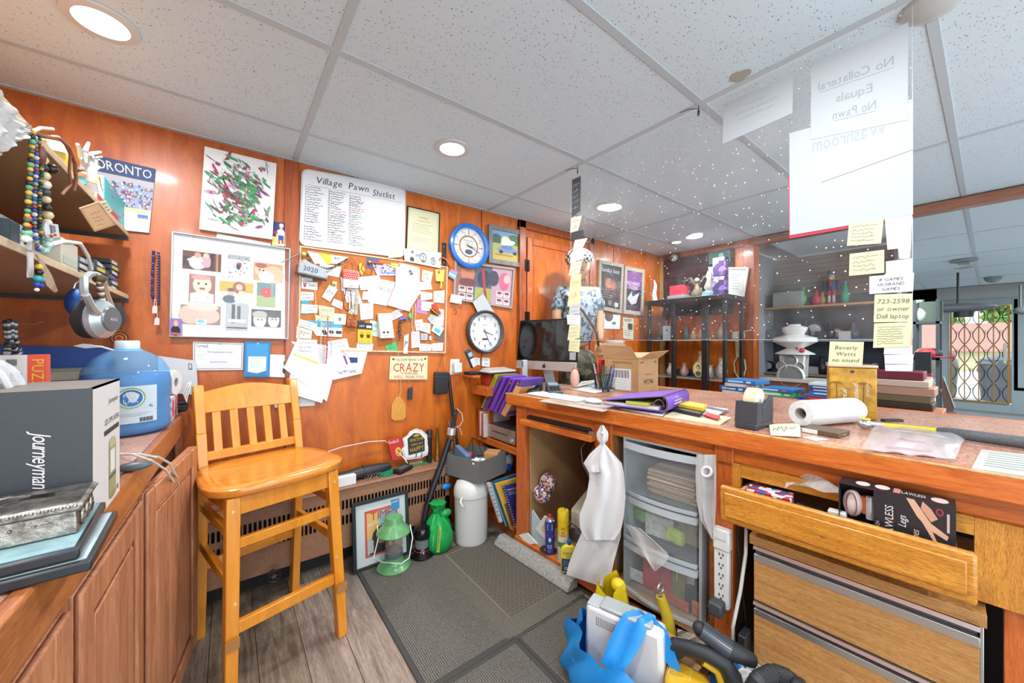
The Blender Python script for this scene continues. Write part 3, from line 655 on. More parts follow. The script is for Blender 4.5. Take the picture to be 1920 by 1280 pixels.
_,p=sheet([c2(340,190),c2(560,240),c2(570,520),c2(440,720)],'loose_paper','large blank white paper covering the centre right of the cork board','paper','f6f6f6',off=.02,th=.001)
t=_;b=BP('f4f4f4',.7);b.prism([W(*c2(x,y),.021)for x,y in((300,230),(400,240),(570,500),(500,610),(450,720),(210,650),(300,420))],(0,-.0012,0));b.o('flap',t,smooth=0)
_,p=sheet([c2(425,270),c2(470,250),c2(515,310),c2(455,350)],'stamp_card','small card with a dark stamp on the big blank paper','card','f0f0ea',off=.024)
p.rect(.25,.15,.75,.85,'3a3c34').ell(.5,.5,.12,.2,'9a9470').done(_)
_,p=sheet([c2(0,340),c2(300,400),c2(200,660),c2(0,620)],'poster','white paper reading GO left of the blank sheet','paper','f2f4f4',off=.0115)
p.text('OH GO',.62,.45,.16,'3a80b0',wmax=.5).text('O',.9,.45,.16,'c04838').done(_)
_,p=sheet([c2(385,30),c2(800,80),c2(790,250),c2(400,170)],'poster_strip','grey strip with big numerals over the board top right','paper','d8dad8',off=.018)
p.ring(.5,.5,.09,.33,.8,'303234').text('2',.5,.75,.4,'202224').ring(.78,.62,.07,.25,.8,'303234').text('9',.78,.8,.35,'202224').ell(.22,.2,.04,.12,'6a6c6a').ell(.2,.75,.06,.18,'3a3c3a').rect(.3,.3,.42,.5,'8a8c88').done(_)
note([c2(248,190),c2(330,200),c2(345,250),c2(260,245)],'sticky_note','yellow sticky note on the top rail of the cork board','note','f0e060',off=.016,n=1)
_,p=sheet([c2(40,190),c2(280,215),c2(300,330),c2(100,330)],'postcard','grey patterned postcard under the board top rail','postcard','b0a8bc',off=.012)
for i in range(24):p.ell(R.random()*.9+.05,R.random()*.8+.1,.05,.08,R.choice(['6a5a70','ece8f0','8a7a90','40384a','d0c8d8']),7)
p.rect(.25,.7,1,.8,'6a7ac0').done(_)
t=thing('red_marker','red marker clipped to the board top rail','marker',W(*c2(100,200),.02));BP('c83a2c',.4).cyl(W(*c2(30,180),.022),W(*c2(170,200),.022),.004).o('barrel',t);BP('e8d83c',.5).cyl(W(*c2(8,178),.022),W(*c2(30,180),.022),.006).o('cap',t)
b=BP('7a3c20',.6).tube([W(*c1(x,y),.024)for x,y in((760,190),(740,260),(790,310),(850,320),(870,250),(830,190))],.002)
t=thing('leather_loop','brown leather loop with a yellow tag at board upper middle','strap',W(*c1(800,325),.024));b.o('strap',t);BP('e0b030',.6).prism([W(*c1(x,y),.02)for x,y in((715,200),(750,190),(780,270),(740,330),(720,270))],(0,-.002,0)).o('tag',t,smooth=0)
cn(c2,[(560,400),(680,390),(700,480),(560,490)],'paper_slip','crumpled white note right of the blank sheet','paper','eef0ec',3,off=.012)
cn(c2,[(570,500),(700,520),(700,585),(575,605)],'paper_slip','brown edged white note below the crumpled one','paper','f4f2ec',1,off=.014)
cn(c2,[(715,500),(835,490),(830,630),(715,620)],'paper_slip','pale note at the right rail of the cork board','paper','eef0e8',3,off=.012)
cn(c2,[(585,610),(720,625),(690,715),(580,710)],'paper_slip','white note with a green mark left of the toy shoe','paper','f2f2f0',2,off=.012,ink='4a9a6a')
cn(c2,[(760,690),(828,700),(828,815),(750,805)],'paper_slip','white note behind the toy shoe at the right rail','paper','f0f0ee',1,off=.011)
cn(c2,[(310,700),(385,760),(265,820),(240,745)],'paper_slip','grey printed slip right of the small white box','paper','d0d2d0',4,off=.014)
cn(c2,[(575,840),(680,850),(680,965),(560,925)],'paper_slip','cream note in the lower right of the cork board','paper','ece8d4',3,off=.014)
_,p=sheet([c2(725,850),c2(830,900),c2(780,990),c2(690,930)],'paper_tag','white tag with a blue patch at the right rail','tag','f2f4f4',off=.016);p.rect(.2,.4,.85,.8,'48b0cc').done(_)
cn(c2,[(690,750),(750,790),(700,865),(648,800)],'paper_tag','grey tilted tag under the toy shoe','tag','c0ccd0',3,off=.014)
cn(c2,[(560,1070),(700,1080),(690,1150),(560,1150)],'paper_slip','crumpled white strip low on the board right half','paper','eceeec',2,off=.014)
cn(c2,[(700,1070),(820,1060),(815,1150),(700,1150)],'paper_slip','white strip in the bottom right corner of the cork board','paper','f0f2f0',2,off=.0145)
cn(c2,[(395,985),(445,960),(430,1180),(385,1180)],'paper_slip','narrow white slip left of the hanging chain','paper','f0f2f4',1,off=.014)
cn(c2,[(470,940),(560,935),(570,1110),(475,1120)],'lace_sheet','pink dotted white sheet right of the hanging chain','paper','f0dce0',6,off=.013,ink='c86a78')
cn(c2,[(575,960),(650,965),(645,1035),(575,1030)],'paper_tag','blue grey tag above the crumpled strips','tag','b8c0c8',3,off=.016)
t=thing('toy_shoe','tiny red, yellow and black toy shoe on the cork board','toy',W(*c2(740,750),.014));b=BP('b83828',.5);b.prism([W(*c2(x,y),.014)for x,y in((690,640),(735,630),(755,690),(785,735),(770,755),(690,690))],(0,-.02,0));b.o('upper',t,bevel=.004)
BP('e8b820',.5).tube([W(*c2(x,y),.026)for x,y in((680,680),(720,720),(775,757))],.004).o('sole',t);BP('1c1c1e',.5).tube([W(*c2(x,y),.024)for x,y in((678,692),(715,735),(770,770))],.003).o('outsole',t)
t=thing('bear_charm','small black and white bear charm at the board bottom right','charm',W(*c2(685,1030),.014));c0=W(*c2(680,1000),.026);BP('ececea',.6).ball(c0,.010).ball(c0+V((0,0,-.014)),.009).o('body',t);BP('1e1e20',.6).ball(c0+V((-.007,-.003,.008)),.004).ball(c0+V((.007,-.003,.008)),.004).ball(c0+V((-.003,-.009,.001)),.002).ball(c0+V((.004,-.009,.001)),.002).o('ears',t)
t=thing('keyring_bundle','black and silver key rings hanging right of the small white box','keys',W(*c2(365,1030),.014));b=BP('26262a',.4,.3)
for i in range(9):c0=W(*c2(345+14*sin(i*2.1),840+i*22),.02);b.tube([c0+V((.008*cos(a),-.004*sin(i),.010*sin(a)))for a in[k*pi/5 for k in range(10)]],.0016,5,True)
b.o('rings',t)
t=thing('hair_clip','purple and blue hair clip above the key rings','clip',W(*c2(390,820),.014));b=BP('6a48b8',.4).ball(W(*c2(390,800),.02),.016,sc=(1.4,.5,.6));b.mat(pm('3a70c0',.4)).ball(W(*c2(360,805),.022),.011,sc=(1.2,.5,.7));b.mat(pm('48c048',.4)).ball(W(*c2(460,770),.022),.015,sc=(.8,.5,1.3));b.o('body',t)
t=thing('yellow_pouch','yellow and red plastic packet hanging at the top right of the board','packet',W(*c2(775,395),.014));BP('ecd25c',.4).prism([W(*c2(x,y),.016)for x,y in((730,260),(830,270),(820,400),(735,390))],(0,-.008,0)).o('packet',t,bevel=.003);BP('c83c2c',.4).ball(W(*c2(775,290),.028),.008,sc=(1,.3,1.2)).o('red_spot',t)
t=thing('yellow_tube','yellow plastic tube hanging at the right rail of the board','tube',W(*c2(800,480),.02));BP('e8dc3c',.4).cyl(W(*c2(808,300),.022),W(*c2(795,470),.022),.006).o('tube',t)
t=thing('orange_strap','orange ribbon loop over the top right corner of the cork board','strap',W(*c2(920,240),.02));BP('d8603c',.5).tube([W(*c2(x,y),.024)for x,y in((775,160),(800,130),(850,150),(890,210),(930,240))],.005).o('ribbon',t)
_,p=sheet([c2(905,250),c2(985,290),c2(940,375),c2(870,330)],'photo_card','blue and pink card hanging off the right corner of the board','card','6a9ad0',off=.02);p.rect(0,.5,1,.75,'b8c8e8').rect(0,0,1,.2,'c86878').done(_)
t=thing('folding_knife','black folding knife hanging above the right corner of the board','knife',W(833,500,.01));BP('1e1e20',.5).prism([W(x,y,.006)for x,y in((829,455),(836,456),(836,500),(829,499))],(0,-.01,0)).o('handle',t,bevel=.002);BP('b8babc',.3,.8).cyl(W(832,462,.02),W(832,462,.015),.0025).cyl(W(832,492,.02),W(832,492,.015),.0025).o('rivets',t)
note([(846,551),(867,555),(865,570),(843,566)],'paper_note','white handwritten note left of the framed ticket collage','note','f2f2f0',off=.03,n=3)
t=thing('black_hooks','tiny black hook screwed to the wall right of the cork board','hook',W(854,590));BP('1c1816',.5).tube([W(x,y,o_)for x,y,o_ in((851,580,.002),(855,580,.015),(856,586,.015),(853,590,.006))],.002).o('hook',t)
SH=[([(545,640),(690,655),(678,700),(625,712)],'f2f2f0',.012,'drawing sheet with a rainbow and dark lettering under the cork board'),([(555,640),(640,650),(612,752),(532,690)],'eef0f2',.014,'white form with a yellow stripe hanging slanted below the cork board'),([(548,688),(618,703),(603,755),(535,735)],'f4f4f4',.017,'blank white sheet overlapping the slanted form'),([(505,664),(553,666),(548,708),(505,706)],'f0f2f2',.006,"child's drawing of a green creature left of the hanging forms"),([(512,735),(592,740),(590,760),(515,764)],'e4e6ec',.005,'lowest white sheet seen through the chair back')]
for i,(px_,c_,o_,lb)in enumerate(SH):
 t,p=sheet(px_,'paper_sheet',lb,'paper',c_,off=o_,curl=.008 if i in(1,2)else 0)
 if i==0:
  for k,cc in enumerate(('c87838','d8a048','6a9ad0')):p.line([(.35+.12*k*0+.3*(1-cos(a))*.6+.02*k,.55-.45*sin(a)+k*.05)for a in[j*pi/10 for j in range(11)]],.0016,cc)
  p.rect(.7,.35,.85,.55,'2a3a6a').text('for MY family',.55,.9,.12,'24262c',wmax=.5,shear=.2).rect(.6,.3,.64,.6,'8a3a8a')
 if i==1:p.scrib(.1,.1,.9,.35,5,'9a9ca0',.0006).rect(.05,.4,.6,.45,'e0d060').scrib(.1,.5,.9,.9,6,'a8aaae',.0006)
 if i==2:p.scrib(.2,.2,.6,.3,1,'b0b0b0',.0006)
 if i==3:p.ell(.75,.35,.2,.16,'3c9a5c').ell(.85,.3,.06,.08,'f0f0f0').ell(.66,.7,.12,.14,'38404a').ell(.75,.5,.12,.1,'2c6a9a')
 if i==4:p.scrib(.4,.6,.9,.9,2,'8a70a8',.0008)
 p.done(t)
strand([(549,740),(548,760),(549,785),(548,815)],'chain','dark beaded chain hanging behind the chair back',.0022,['2a2624','55504a'],off=.012,cat='chain')
t,p=sheet([(362,640),(457,643),(455,693),(362,694)],'certificate','white certificate pinned to the wall left of the blue packet','certificate','f0f0f2',off=.004,th=.002)
p.line([(.03,.05),(.97,.05),(.97,.95),(.03,.95),(.03,.05)],.002,'4a4c50').text('Cornwall',.17,.2,.12,'24262a',wmax=.22).text('2023-A Businessperson & Auction',.52,.38,.07,'5a5c60',wmax=.5).scrib(.06,.42,.3,.56,3,'8a8c90',.0006).line([(.06,.62),(.95,.62)],.0006,'8a8c90').text('VILLAGE PAWN INC.',.5,.74,.06,'5a5c60',wmax=.35).scrib(.06,.8,.94,.95,2,'8a8c90',.0006).ell(.52,.06,.012,.03,'2a9a5a').done(t)
t,p=sheet([(459,640),(507,641),(505,706),(457,706)],'packet','blue plastic packet with a white label pinned to the wall','packet','2a78b8',off=.004,th=.008)
p.rect(.08,.06,.92,.95,'3c90cc').rect(.15,.42,.85,.94,'e4ecf2').scrib(.22,.46,.8,.75,5,'6a7a88',.0007).poly([(.1,.85),(.5,.9),(.88,.82),(.88,.94),(.1,.94)],'2a78b8').ell(.5,.05,.03,.02,'e8e8e8').done(t)
t,p=sheet([(297,667),(368,676),(372,740),(297,735)],'laptop_lid','light grey plastic panel leaning on the wall at the counter end','panel','c8cacc',off=.03,th=.006)
p.rect(.78,.1,.88,.28,'4a4c50').rect(.8,.12,.86,.25,'c8cacc').done(t,'emblem')
strand([(288,472),(286,505),(285,545),(287,562)],'bead_necklace','navy blue bead necklace with two pink tags on the wall',.0055,['2a2a6a','1e1e4a','4a4a8a'],off=.02)
tt=bpy.context.scene.objects
def last_thing():
 for o in reversed(list(COL.objects)):
  if o.type=='EMPTY':return o
t=last_thing();b=BP('1e1e50',.35)
for i in range(20):b.ball(W(297-.3*(i%3),474+i*5.0,.02),.0055,6,m=4)
b.o('second_row',t,kind='stuff')
for(x,y)in((290,581),(294,603)):
 BP('f0c8c4',.6).prism([W(x+a,y+c_,.03)for a,c_ in((-4,-6),(0,-9),(5,-6),(5,6),(-5,6))],(0,-.0008,0)).o('price_tag',t,smooth=0)
BP('e8e4e0',.6).tube([W(290,560,.02),W(289,568,.03),W(290,575,.03)],.0008).tube([W(292,560,.02),W(295,590,.03),W(294,597,.03)],.0008).o('tag_string',t)
strand([(230,548),(231,575),(226,600),(228,618)],'bead_necklace','brown braided necklace ending in a red and yellow round medallion',.003,['6a3a34','8a5048','4a2824'],off=.05)
t=last_thing();c0=W(224,634,.05);b=B()
for r_,cc in((.027,'3a2018'),(.023,'c8902c'),(.019,'7a2018'),(.013,'e08a30'),(.008,'b83020')):b.mat(pm(cc,.5));b.cyl(c0,c0+V((0,-.004-.001*(27-r_*1000)/5,0)),r_,n=20)
b.o('medallion',t)
# ---- clocks
def disc_pts(c,r,y,n=48):return[V((c.x+r*cos(2*pi*i/n),y,c.z+r*sin(2*pi*i/n)))for i in range(n)]
def clock(u,v,r,name,label,rim,rimw,depth,face):
 c=W(u,v);t=thing(name,label,'clock',(c.x,YW,c.z-r))
 b=B(rim);b.lathe([(r*.97,0),(r,depth*.4),(r*.985,depth*.85),(r-rimw*.5,depth),(r-rimw,depth*.8),(r-rimw,depth*.3)],c,56,ax=(0,-1,0))
 b.f=[f for f in b.f if len(f)<50];b.mi=[0]*len(b.f);b.o('rim',t,smooth=50)
 B(face).cyl((c.x,YW,c.z),(c.x,YW-depth*.35,c.z),r-rimw*.8,n=56).o('dial',t)
 B(GLASS_THIN).cyl((c.x,YW-depth*.74,c.z),(c.x,YW-depth*.78,c.z),r-rimw*.95,n=48).o('crystal',t)
 q=Quad([(c.x-1,YW-depth*.35,c.z+1),(c.x+1,YW-depth*.35,c.z+1),(c.x+1,YW-depth*.35,c.z-1),(c.x-1,YW-depth*.35,c.z-1)]).face()
 return t,Print(q),c,q
def hand(t,c,y,ang,L,w_,m,tail=.2,name='hand'):
 d=V((sin(ang),0,cos(ang)));x=V((cos(ang),0,-sin(ang)))
 B(m).prism([V((c.x,y,c.z))-d*L*tail-x*w_/2,V((c.x,y,c.z))-d*L*tail+x*w_/2,V((c.x,y,c.z))+d*L+x*w_*.2,V((c.x,y,c.z))+d*L-x*w_*.2],(0,-.0012,0)).obj(name,None,t,smooth=0)
r1=.158;t,p,c,q=clock(907,622,r1,'wall_clock','black rimmed round clock with white dial and numerals',pm('3a3a3c',.4),.022,.045,pm('f2f2f4',.35))
for k in range(60):
 a=2*pi*k/60;d=V((sin(a),0,cos(a)));r0=.124 if k%5 else.120
 p.line([(.5+sin(a)*r0/2,.5-cos(a)*r0/2),(.5+sin(a)*.129/2,.5-cos(a)*.129/2)],.0014 if k%5 else.0026,'1c1c1e')
for k in range(1,13):a=2*pi*k/12;p.text(str(k),.5+sin(a)*.101/2,.5-cos(a)*.101/2+.0055,.0115,'1c1c1e',track=.05)
p.text('QUARTZ',.5,.5-.045/2,.0038,'5a5a5c').rect(.5-.012/1.0,.5+.0235,.5+.012,.5+.029,'1c1c1e').done(t,'numerals')
hand(t,c,YW-.018,rad(95+12),.075,.006,BLK,name='hour_hand');hand(t,c,YW-.021,rad(155),.108,.005,BLK,name='minute_hand');hand(t,c,YW-.024,rad(-18),.03,.0015,pm('c02020',.4),name='second_hand')
r2=.158;t,p,c,q=clock(876.5,463,r2,'wall_clock','bright blue rimmed round clock with inner brown ring',pm('1c6cc8',.3,coat=.4),.030,.05,pm('f0eee8',.35))
p.ring(.5,.5,.078/2,.078/2,.86,'a06a34',40)
for k in range(12):
 a=2*pi*k/12;L0,L1=(.082,.118)if k%3==0 else(.098,.118)
 p.line([(.5+sin(a)*L0/2,.5-cos(a)*L0/2),(.5+sin(a)*L1/2,.5-cos(a)*L1/2)],.004 if k%3 else.0055,'6a5038' if k%3==0 else 'b07840')
for k in range(8):a=2*pi*k/8+.39;p.line([(.5+sin(a)*.078/2,.5-cos(a)*.078/2),(.5+sin(a)*.105/2,.5-cos(a)*.105/2)],.003,'a06a34')
p.ell(.5,.5+.019,.016,.009,'3a5060',16).ell(.5,.5-.008,.02,.01,'d8d4c4').text('Maison Sport',.5,.5-.018,.0055,'5a6a70',wmax=.05).done(t,'markings')
hand(t,c,YW-.022,rad(112),.095,.005,BLK,name='minute_hand');hand(t,c,YW-.025,rad(98),.06,.006,BLK,name='hour_hand');hand(t,c,YW-.028,rad(-50),.03,.002,BLK,name='second_hand')
t,p=framed([(851,489),(963,503),(958,579),(848,562)],'framed_poster','silver framed collage of faces and tickets behind the blue clock','picture frame','9a8c80',.014,.018,mat_col='5a5a60')
p.rect(0,0,.3,1,'8a5a50').rect(.3,0,.62,1,'4a5060').rect(.62,0,1,1,'b890a0').ell(.2,.25,.12,.2,'c07050').ell(.2,.5,.14,.12,'6a3030').ell(.48,.35,.12,.25,'2a2e3a').ell(.65,.3,.1,.22,'3a3444').ell(.85,.35,.1,.25,'c85878').ell(.9,.28,.06,.12,'e0a8a0').rect(.33,.6,.62,.98,'9aa04a')
for(a,s_)in((.06,.62),(.19,.62),(.06,.82),(.19,.82),(.72,.62),(.86,.62),(.72,.82),(.86,.82)):p.rect(a,s_,a+.11,s_+.16,'e8e0dc').rect(a+.015,s_+.02,a+.095,s_+.09,'7a2c3c').rect(a+.03,s_+.11,a+.08,s_+.13,'a06a70')
p.poly([(.42,.05),(.47,.05),(.55,.9),(.5,.9)],'a82c34').done(t)
note([(886,566),(906,550),(930,592),(898,590)],'paper_sheet','grey paper sticking up behind the black rimmed clock','paper','b4b6ba',off=.03,n=0)
t,p=framed([(914,421),(984,435),(982,503),(914,493)],'framed_picture','grey wood framed picture of a blue vintage car','picture frame','6a6e6c',.033,.022,mat_col='88a070',fmat=wood('565a58','7e8280',(14,14,1.2),.6,0,.2))
p.rect(0,0,1,.35,'6aa0d0').ell(.75,.3,.3,.25,'4a7050').ell(.15,.35,.2,.25,'3a5a48').rect(0,.42,1,.75,'a8b060').ell(.45,.3,.16,.16,'f8e8b0').ell(.45,.3,.09,.09,'fff8e8').rect(0,.7,1,1,'c8a850').ell(.52,.62,.36,.10,'6a88b8').ell(.5,.52,.2,.09,'5a78a8').ell(.3,.7,.07,.06,'26282c').ell(.76,.7,.07,.06,'26282c').rect(.1,.78,.7,.83,'8a7a3a').line([(.0,.0),(1,0),(1,1),(0,1),(0,0)],.006,'e8ecec').done(t)
t,p=sheet([(731,668),(801,667),(800,711),(729,711)],'wall_sign','cream wall sign with the large red word CRAZY','sign','ead9a8',off=.004,th=.008)
p.text("YOU DON'T HAVE TO BE",.5,.2,.1,'3a3a34',wmax=.74).text('CRAZY',.5,.66,.36,'c02c24',wmax=.82).text('TO WORK HERE',.5,.78,.09,'3a3a34',wmax=.45).text("WE'LL TRAIN YOU!",.5,.95,.12,'c02c24',wmax=.78).ell(.08,.12,.03,.05,'3a5040').ell(.93,.12,.03,.05,'3a5040').done(t,'lettering')
BP('c8b070',.6).tube([W(738,668,.012),W(766,648,.014),W(792,668,.012)],.0012).o('hanging_string',t)
t=thing('fly_swatter','orange plastic fly swatter hanging from a wire on the wall','fly swatter',W(747,789,.004));s_=[(742,744),(751,744),(760,757),(761,780),(756,787),(739,788),(733,784),(734,758)]
BP('dc8c30',.45).prism([W(*a,.006)for a in s_],(0,-.003,0)).o('blade',t)
qq=Quad([W(733,742,.0092),W(761,742,.0092),W(761,789,.0092),W(733,789,.0092)]).face();pp=Print(qq);pp.line([(.2,.75),(.32,.3),(.5,.65),(.68,.3),(.8,.75)],.002,'f0b868').line([(.1,.3),(.35,.08),(.65,.08),(.9,.3),(.9,.85),(.1,.85),(.1,.3)],.0014,'f0b868').done(t,'moulded_ribs')
BP('e0c080',.5).tube([W(747,663,.012),W(746,700,.008),W(742,735,.008),W(746,746,.008)],.0012).tube([W(747,663,.012),W(750,700,.008),W(752,735,.008),W(748,746,.008)],.0012).o('wire_handle',t)
t=thing('pocket_torch','small dark pendant hanging left of the black pouch','pendant',W(767,750,.01));BP('2a3238',.4).prism([W(*a,.01)for a in((765,728),(773,724),(772,748),(764,749))],(0,-.012,0)).o('body',t,bevel=.002);BP('c8a050',.4,.5).tube([W(768,690,.012),W(766,710,.012),W(769,727,.014)],.001).o('cord',t)
t=thing('pouch','black rectangular pouch hanging by a thin cord at the board corner','pouch',W(824,738,.004));BP('222426',.5,nz=.2,nsc=90).prism([W(*a,.006)for a in((813,697),(839,697),(836,737),(811,738))],(0,-.03,0)).o('body',t,bevel=.006);B(BLK).tube([W(820,698,.02),W(829,664,.02),W(833,698,.02)],.0014).o('cord',t)
BP('3a3c3e',.4).bar(W(813,706,.037),W(838,706,.037),.002,.004).o('zip',t)
t=thing('metal_rod','thin silver telescopic pointer leaning across frame and cork board','pointer',W(510,492,.03));BP('b8b8b8',.25,.9).cyl(W(527,492,.03),W(566,473,.03),.0025).cyl(W(566,473,.03),W(610,474,.024),.0018).o('shaft',t);BP('d8d060',.4).ball(W(570,476,.032),.012).o('pin_head',t)
# ================================================================ RADIATOR
RY=2.10;rx0,rx1=-.16,1.115;rt=.452;rb=.13
t=thing('radiator_cover','brown metal radiator cover with two rows of slots under the pin board','radiator',((rx0+rx1)/2,(RY+YW)/2,rb))
B(RADM).bx(rx0-.004,rx1+.004,RY-.008,YW,rt-.012,rt).o('top_plate',t,bevel=.004)
b=B(RADM);zr=[(.385,.335),(.305,.255)]
b.bx(rx0,rx1,RY,RY+.003,rb,zr[1][1]).bx(rx0,rx1,RY,RY+.003,zr[1][0],zr[0][1]).bx(rx0,rx1,RY,RY+.003,zr[0][0],rt-.012).bx(rx0,rx0+.02,RY,RY+.003,rb,rt-.012).bx(rx1-.03,rx1,RY,RY+.003,rb,rt-.012)
b.bx(rx0,rx0+.003,RY,YW,rb,rt-.012).bx(rx1-.003,rx1,RY,YW,rb,rt-.012);b.o('front_panel',t,smooth=0)
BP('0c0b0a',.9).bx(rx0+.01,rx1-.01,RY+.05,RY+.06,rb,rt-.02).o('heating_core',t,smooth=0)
x=rx0+.02;k=0;proto=None
while x<rx1-.035:
 for(a,c_)in zr:
  if proto is None:
   bb=B(RADM);w2=.0035;pts=[]
   bb.prism([(x-w2-.002,RY,c_),(x+w2+.002,RY,c_),(x+w2,RY,c_+.006),(x+w2,RY,a-.006),(x+w2+.002,RY,a),(x-w2-.002,RY,a),(x-w2,RY,a-.006),(x-w2,RY,c_+.006)],(0,.003,0));proto=bb.o('slot_bar',t,smooth=0);p0=(x,c_)
  else:
   o=bpy.data.objects.new('slot_bar',proto.data);COL.objects.link(o);o.parent=t;o.location=(x-p0[0],0,c_-p0[1])
 x+=.0192
t=thing('valve_wheel','small dark scalloped radiator valve wheel low behind the stool','valve',(.16,2.05,.10));c=V((.17,2.05,.13))
b=BP('2a2422',.4,.4);b.tube([c+V((.026*cos(a)*(1+.08*sin(8*a)),0,.026*sin(a)*(1+.08*sin(8*a))))for a in[i*pi/16 for i in range(32)]],.005,6,True)
for i in range(4):a=i*pi/2;b.cyl(c,c+V((.024*cos(a),0,.024*sin(a))),.003,n=6)
b.o('wheel',t);BP('5a4a3c',.5,.4).cyl(c+V((0,-.005,0)),c+V((0,.08,0)),.009).o('stem',t)
zt=rt+.001
def umbrella():
 t=thing('folded_umbrella','black folded umbrella lying on the radiator cover','umbrella',(.62,2.2,zt))
 P=[W(600,858,.10),W(640,856,.09),W(680,850,.08),W(712,842,.08),W(732,838,.07)]
 for p in P:p.z=zt+.034
 b=BP('26282c',.45,nz=.2,nsc=30,bmp=.6).tube(P,[.012,.026,.034,.032,.016],10);b.o('canopy',t)
 BP('1a1a1c',.4).tube([P[2]+V((.03*0,.03*cos(a),.034*sin(a)))for a in[i*pi/6 for i in range(13)]],.004).o('strap',t)
umbrella()
t=thing('white_card_box','small white box lying at the left end of the radiator top','box',W(650,888,.14));M=frame((.50,2.115,zt),rad(3));BP('ececec',.5).at(M).bx(-.06,.055,0,.05,0,.05).o('carton',t,bevel=.0015)
t=thing('wire_clips','chrome looped wire clips in front of the umbrella','clips',(.62,2.13,zt));b=B(CHROME)
for i in range(5):c=V((.60+i*.017,2.125+.004*(i%2),zt+.004));b.tube([c,c+V((.01,.01,.02)),c+V((.022,.015,.024)),c+V((.026,.01,.018)),c+V((.01,-.006,.002))],.0015)
b.o('wires',t,kind='stuff')
t=thing('tape_roll','green tape roll lying flat on the radiator top','tape',(.72,2.14,zt));BP('1e7a50',.4).lathe([(.03,0),(.045,0),(.045,.018),(.03,.018)],(.73,2.16,zt),24).o('roll',t)
t=thing('card_reader','black handheld reader beside the green tape roll','device',(.83,2.16,zt));M=frame((.83,2.15,zt+.002),rad(30));B(BLK).at(M).bx(-.06,.06,-.03,.03,0,.022).o('body',t,bevel=.005);BP('50545a',.3).at(M).bx(-.04,.04,-.02,.02,.0215,.0235).o('screen',t)
t=thing('white_cable','thin white cable looping from the umbrella to the happy sign','cable',(.7,2.2,zt));BP('dcd8d0',.5).tube([W(605,850,.06),W(640,838,.04),(W(690,828,.03)),W(722,826,.03),W(740,842,.05),W(757,858,.10),W(764,868,.13)],.0028).o('cable',t)
t,p=sheet([(725,824),(752,818),(757,858),(735,862)],'red_box','red snack box leaning on the wall behind the happy sign','box','c8302c',surf=lambda u,v:W(u,v,.05),th=.012);p.text('Double-D',.4,.2,.14,'f4e8e0',wmax=.7).ell(.6,.65,.25,.22,'e8b030').ell(.6,.65,.12,.1,'c8302c').done(t)
t=thing('happy_sign','scalloped white and black hook plaque reading whatever makes you happy','sign',W(780,862,.06))
s_=[(758,862),(752,843),(757,836),(754,822),(764,815),(768,808),(780,803),(791,806),(797,812),(804,817),(802,828),(807,838),(806,850),(788,858)]
s_=[(x,y)for x,y in s_];f_=lambda u,v,k=0:W(u,v,.06+k)
c=(780,834);BP('dcdad4',.5).prism([f_(*a)for a in s_],(0,-.008,0)).o('backboard',t,bevel=.001)
BP('f4f4f0',.5).prism([f_(c[0]+(x-c[0])*.86,c[1]+(y-c[1])*.86,.008)for x,y in s_],(0,-.003,0)).o('white_border',t)
BP('2c2e2e',.6).prism([f_(x,y,.011)for x,y in((766,853),(764,822),(776,812),(786,812),(796,822),(796,845))],(0,-.002,0)).o('black_field',t)
qq=Quad([f_(765,812,.0132),f_(796,806,.0132),f_(797,846,.0132),f_(767,854,.0132)]).face();p=Print(qq);G_='d8a030'
p.text('WHATEVER',.5,.42,.15,G_,wmax=.85).text('makes you',.5,.6,.12,G_,wmax=.7,shear=.2).text('HAPPY',.5,.88,.2,G_,wmax=.85).ell(.5,.17,.2,.05,G_).done(t,'lettering')
for xx in(781,791):BP('3a3a3c',.3,.8).tube([f_(xx,848,.013),f_(xx,853,.02),f_(xx-1,857,.028),f_(xx-1,853,.034)],.0018).o('coat_hook',t)
t,p=sheet([(752,862),(808,858),(812,866),(745,880)],'brochure','green and white pamphlet lying in front of the happy sign','brochure','3a8a48',surf=lambda u,v:T(u,v,zt+.002),th=.003);p.rect(.3,.2,.7,.8,'e8ece4').done(t)
def pillar_tube(u,vb,rb_,r,n,l,m,h,yy_=2.2,extra=None):
 c=Y_(u,840,yy_);c.z=zt;t=thing(n,l[0],l[1],c)
 return t,c
t,c=pillar_tube(805,0,0,.018,'black_torch',('black cylindrical torch standing by the brass cone','torch'),BLK,.2);B(BLK).lathe([(.016,0),(.017,.1),(.0165,.15),(.019,.152),(.019,.205),(.015,.21),(.002,.21)],c,20).o('barrel',t);BP('3c3e42',.3).lathe([(.0195,.165),(.0195,.18)],c,20).o('ring',t)
t,c=pillar_tube(820,0,0,.018,'brass_nozzle',('tapered brass nozzle standing at the right end of the radiator','nozzle'),None,.2);BP('a8783c',.35,.7,nz=.15).lathe([(.02,0),(.021,.02),(.014,.03),(.0125,.1),(.009,.2),(.012,.205),(.012,.215),(.007,.217),(.006,.2)],c,20).o('cone',t)
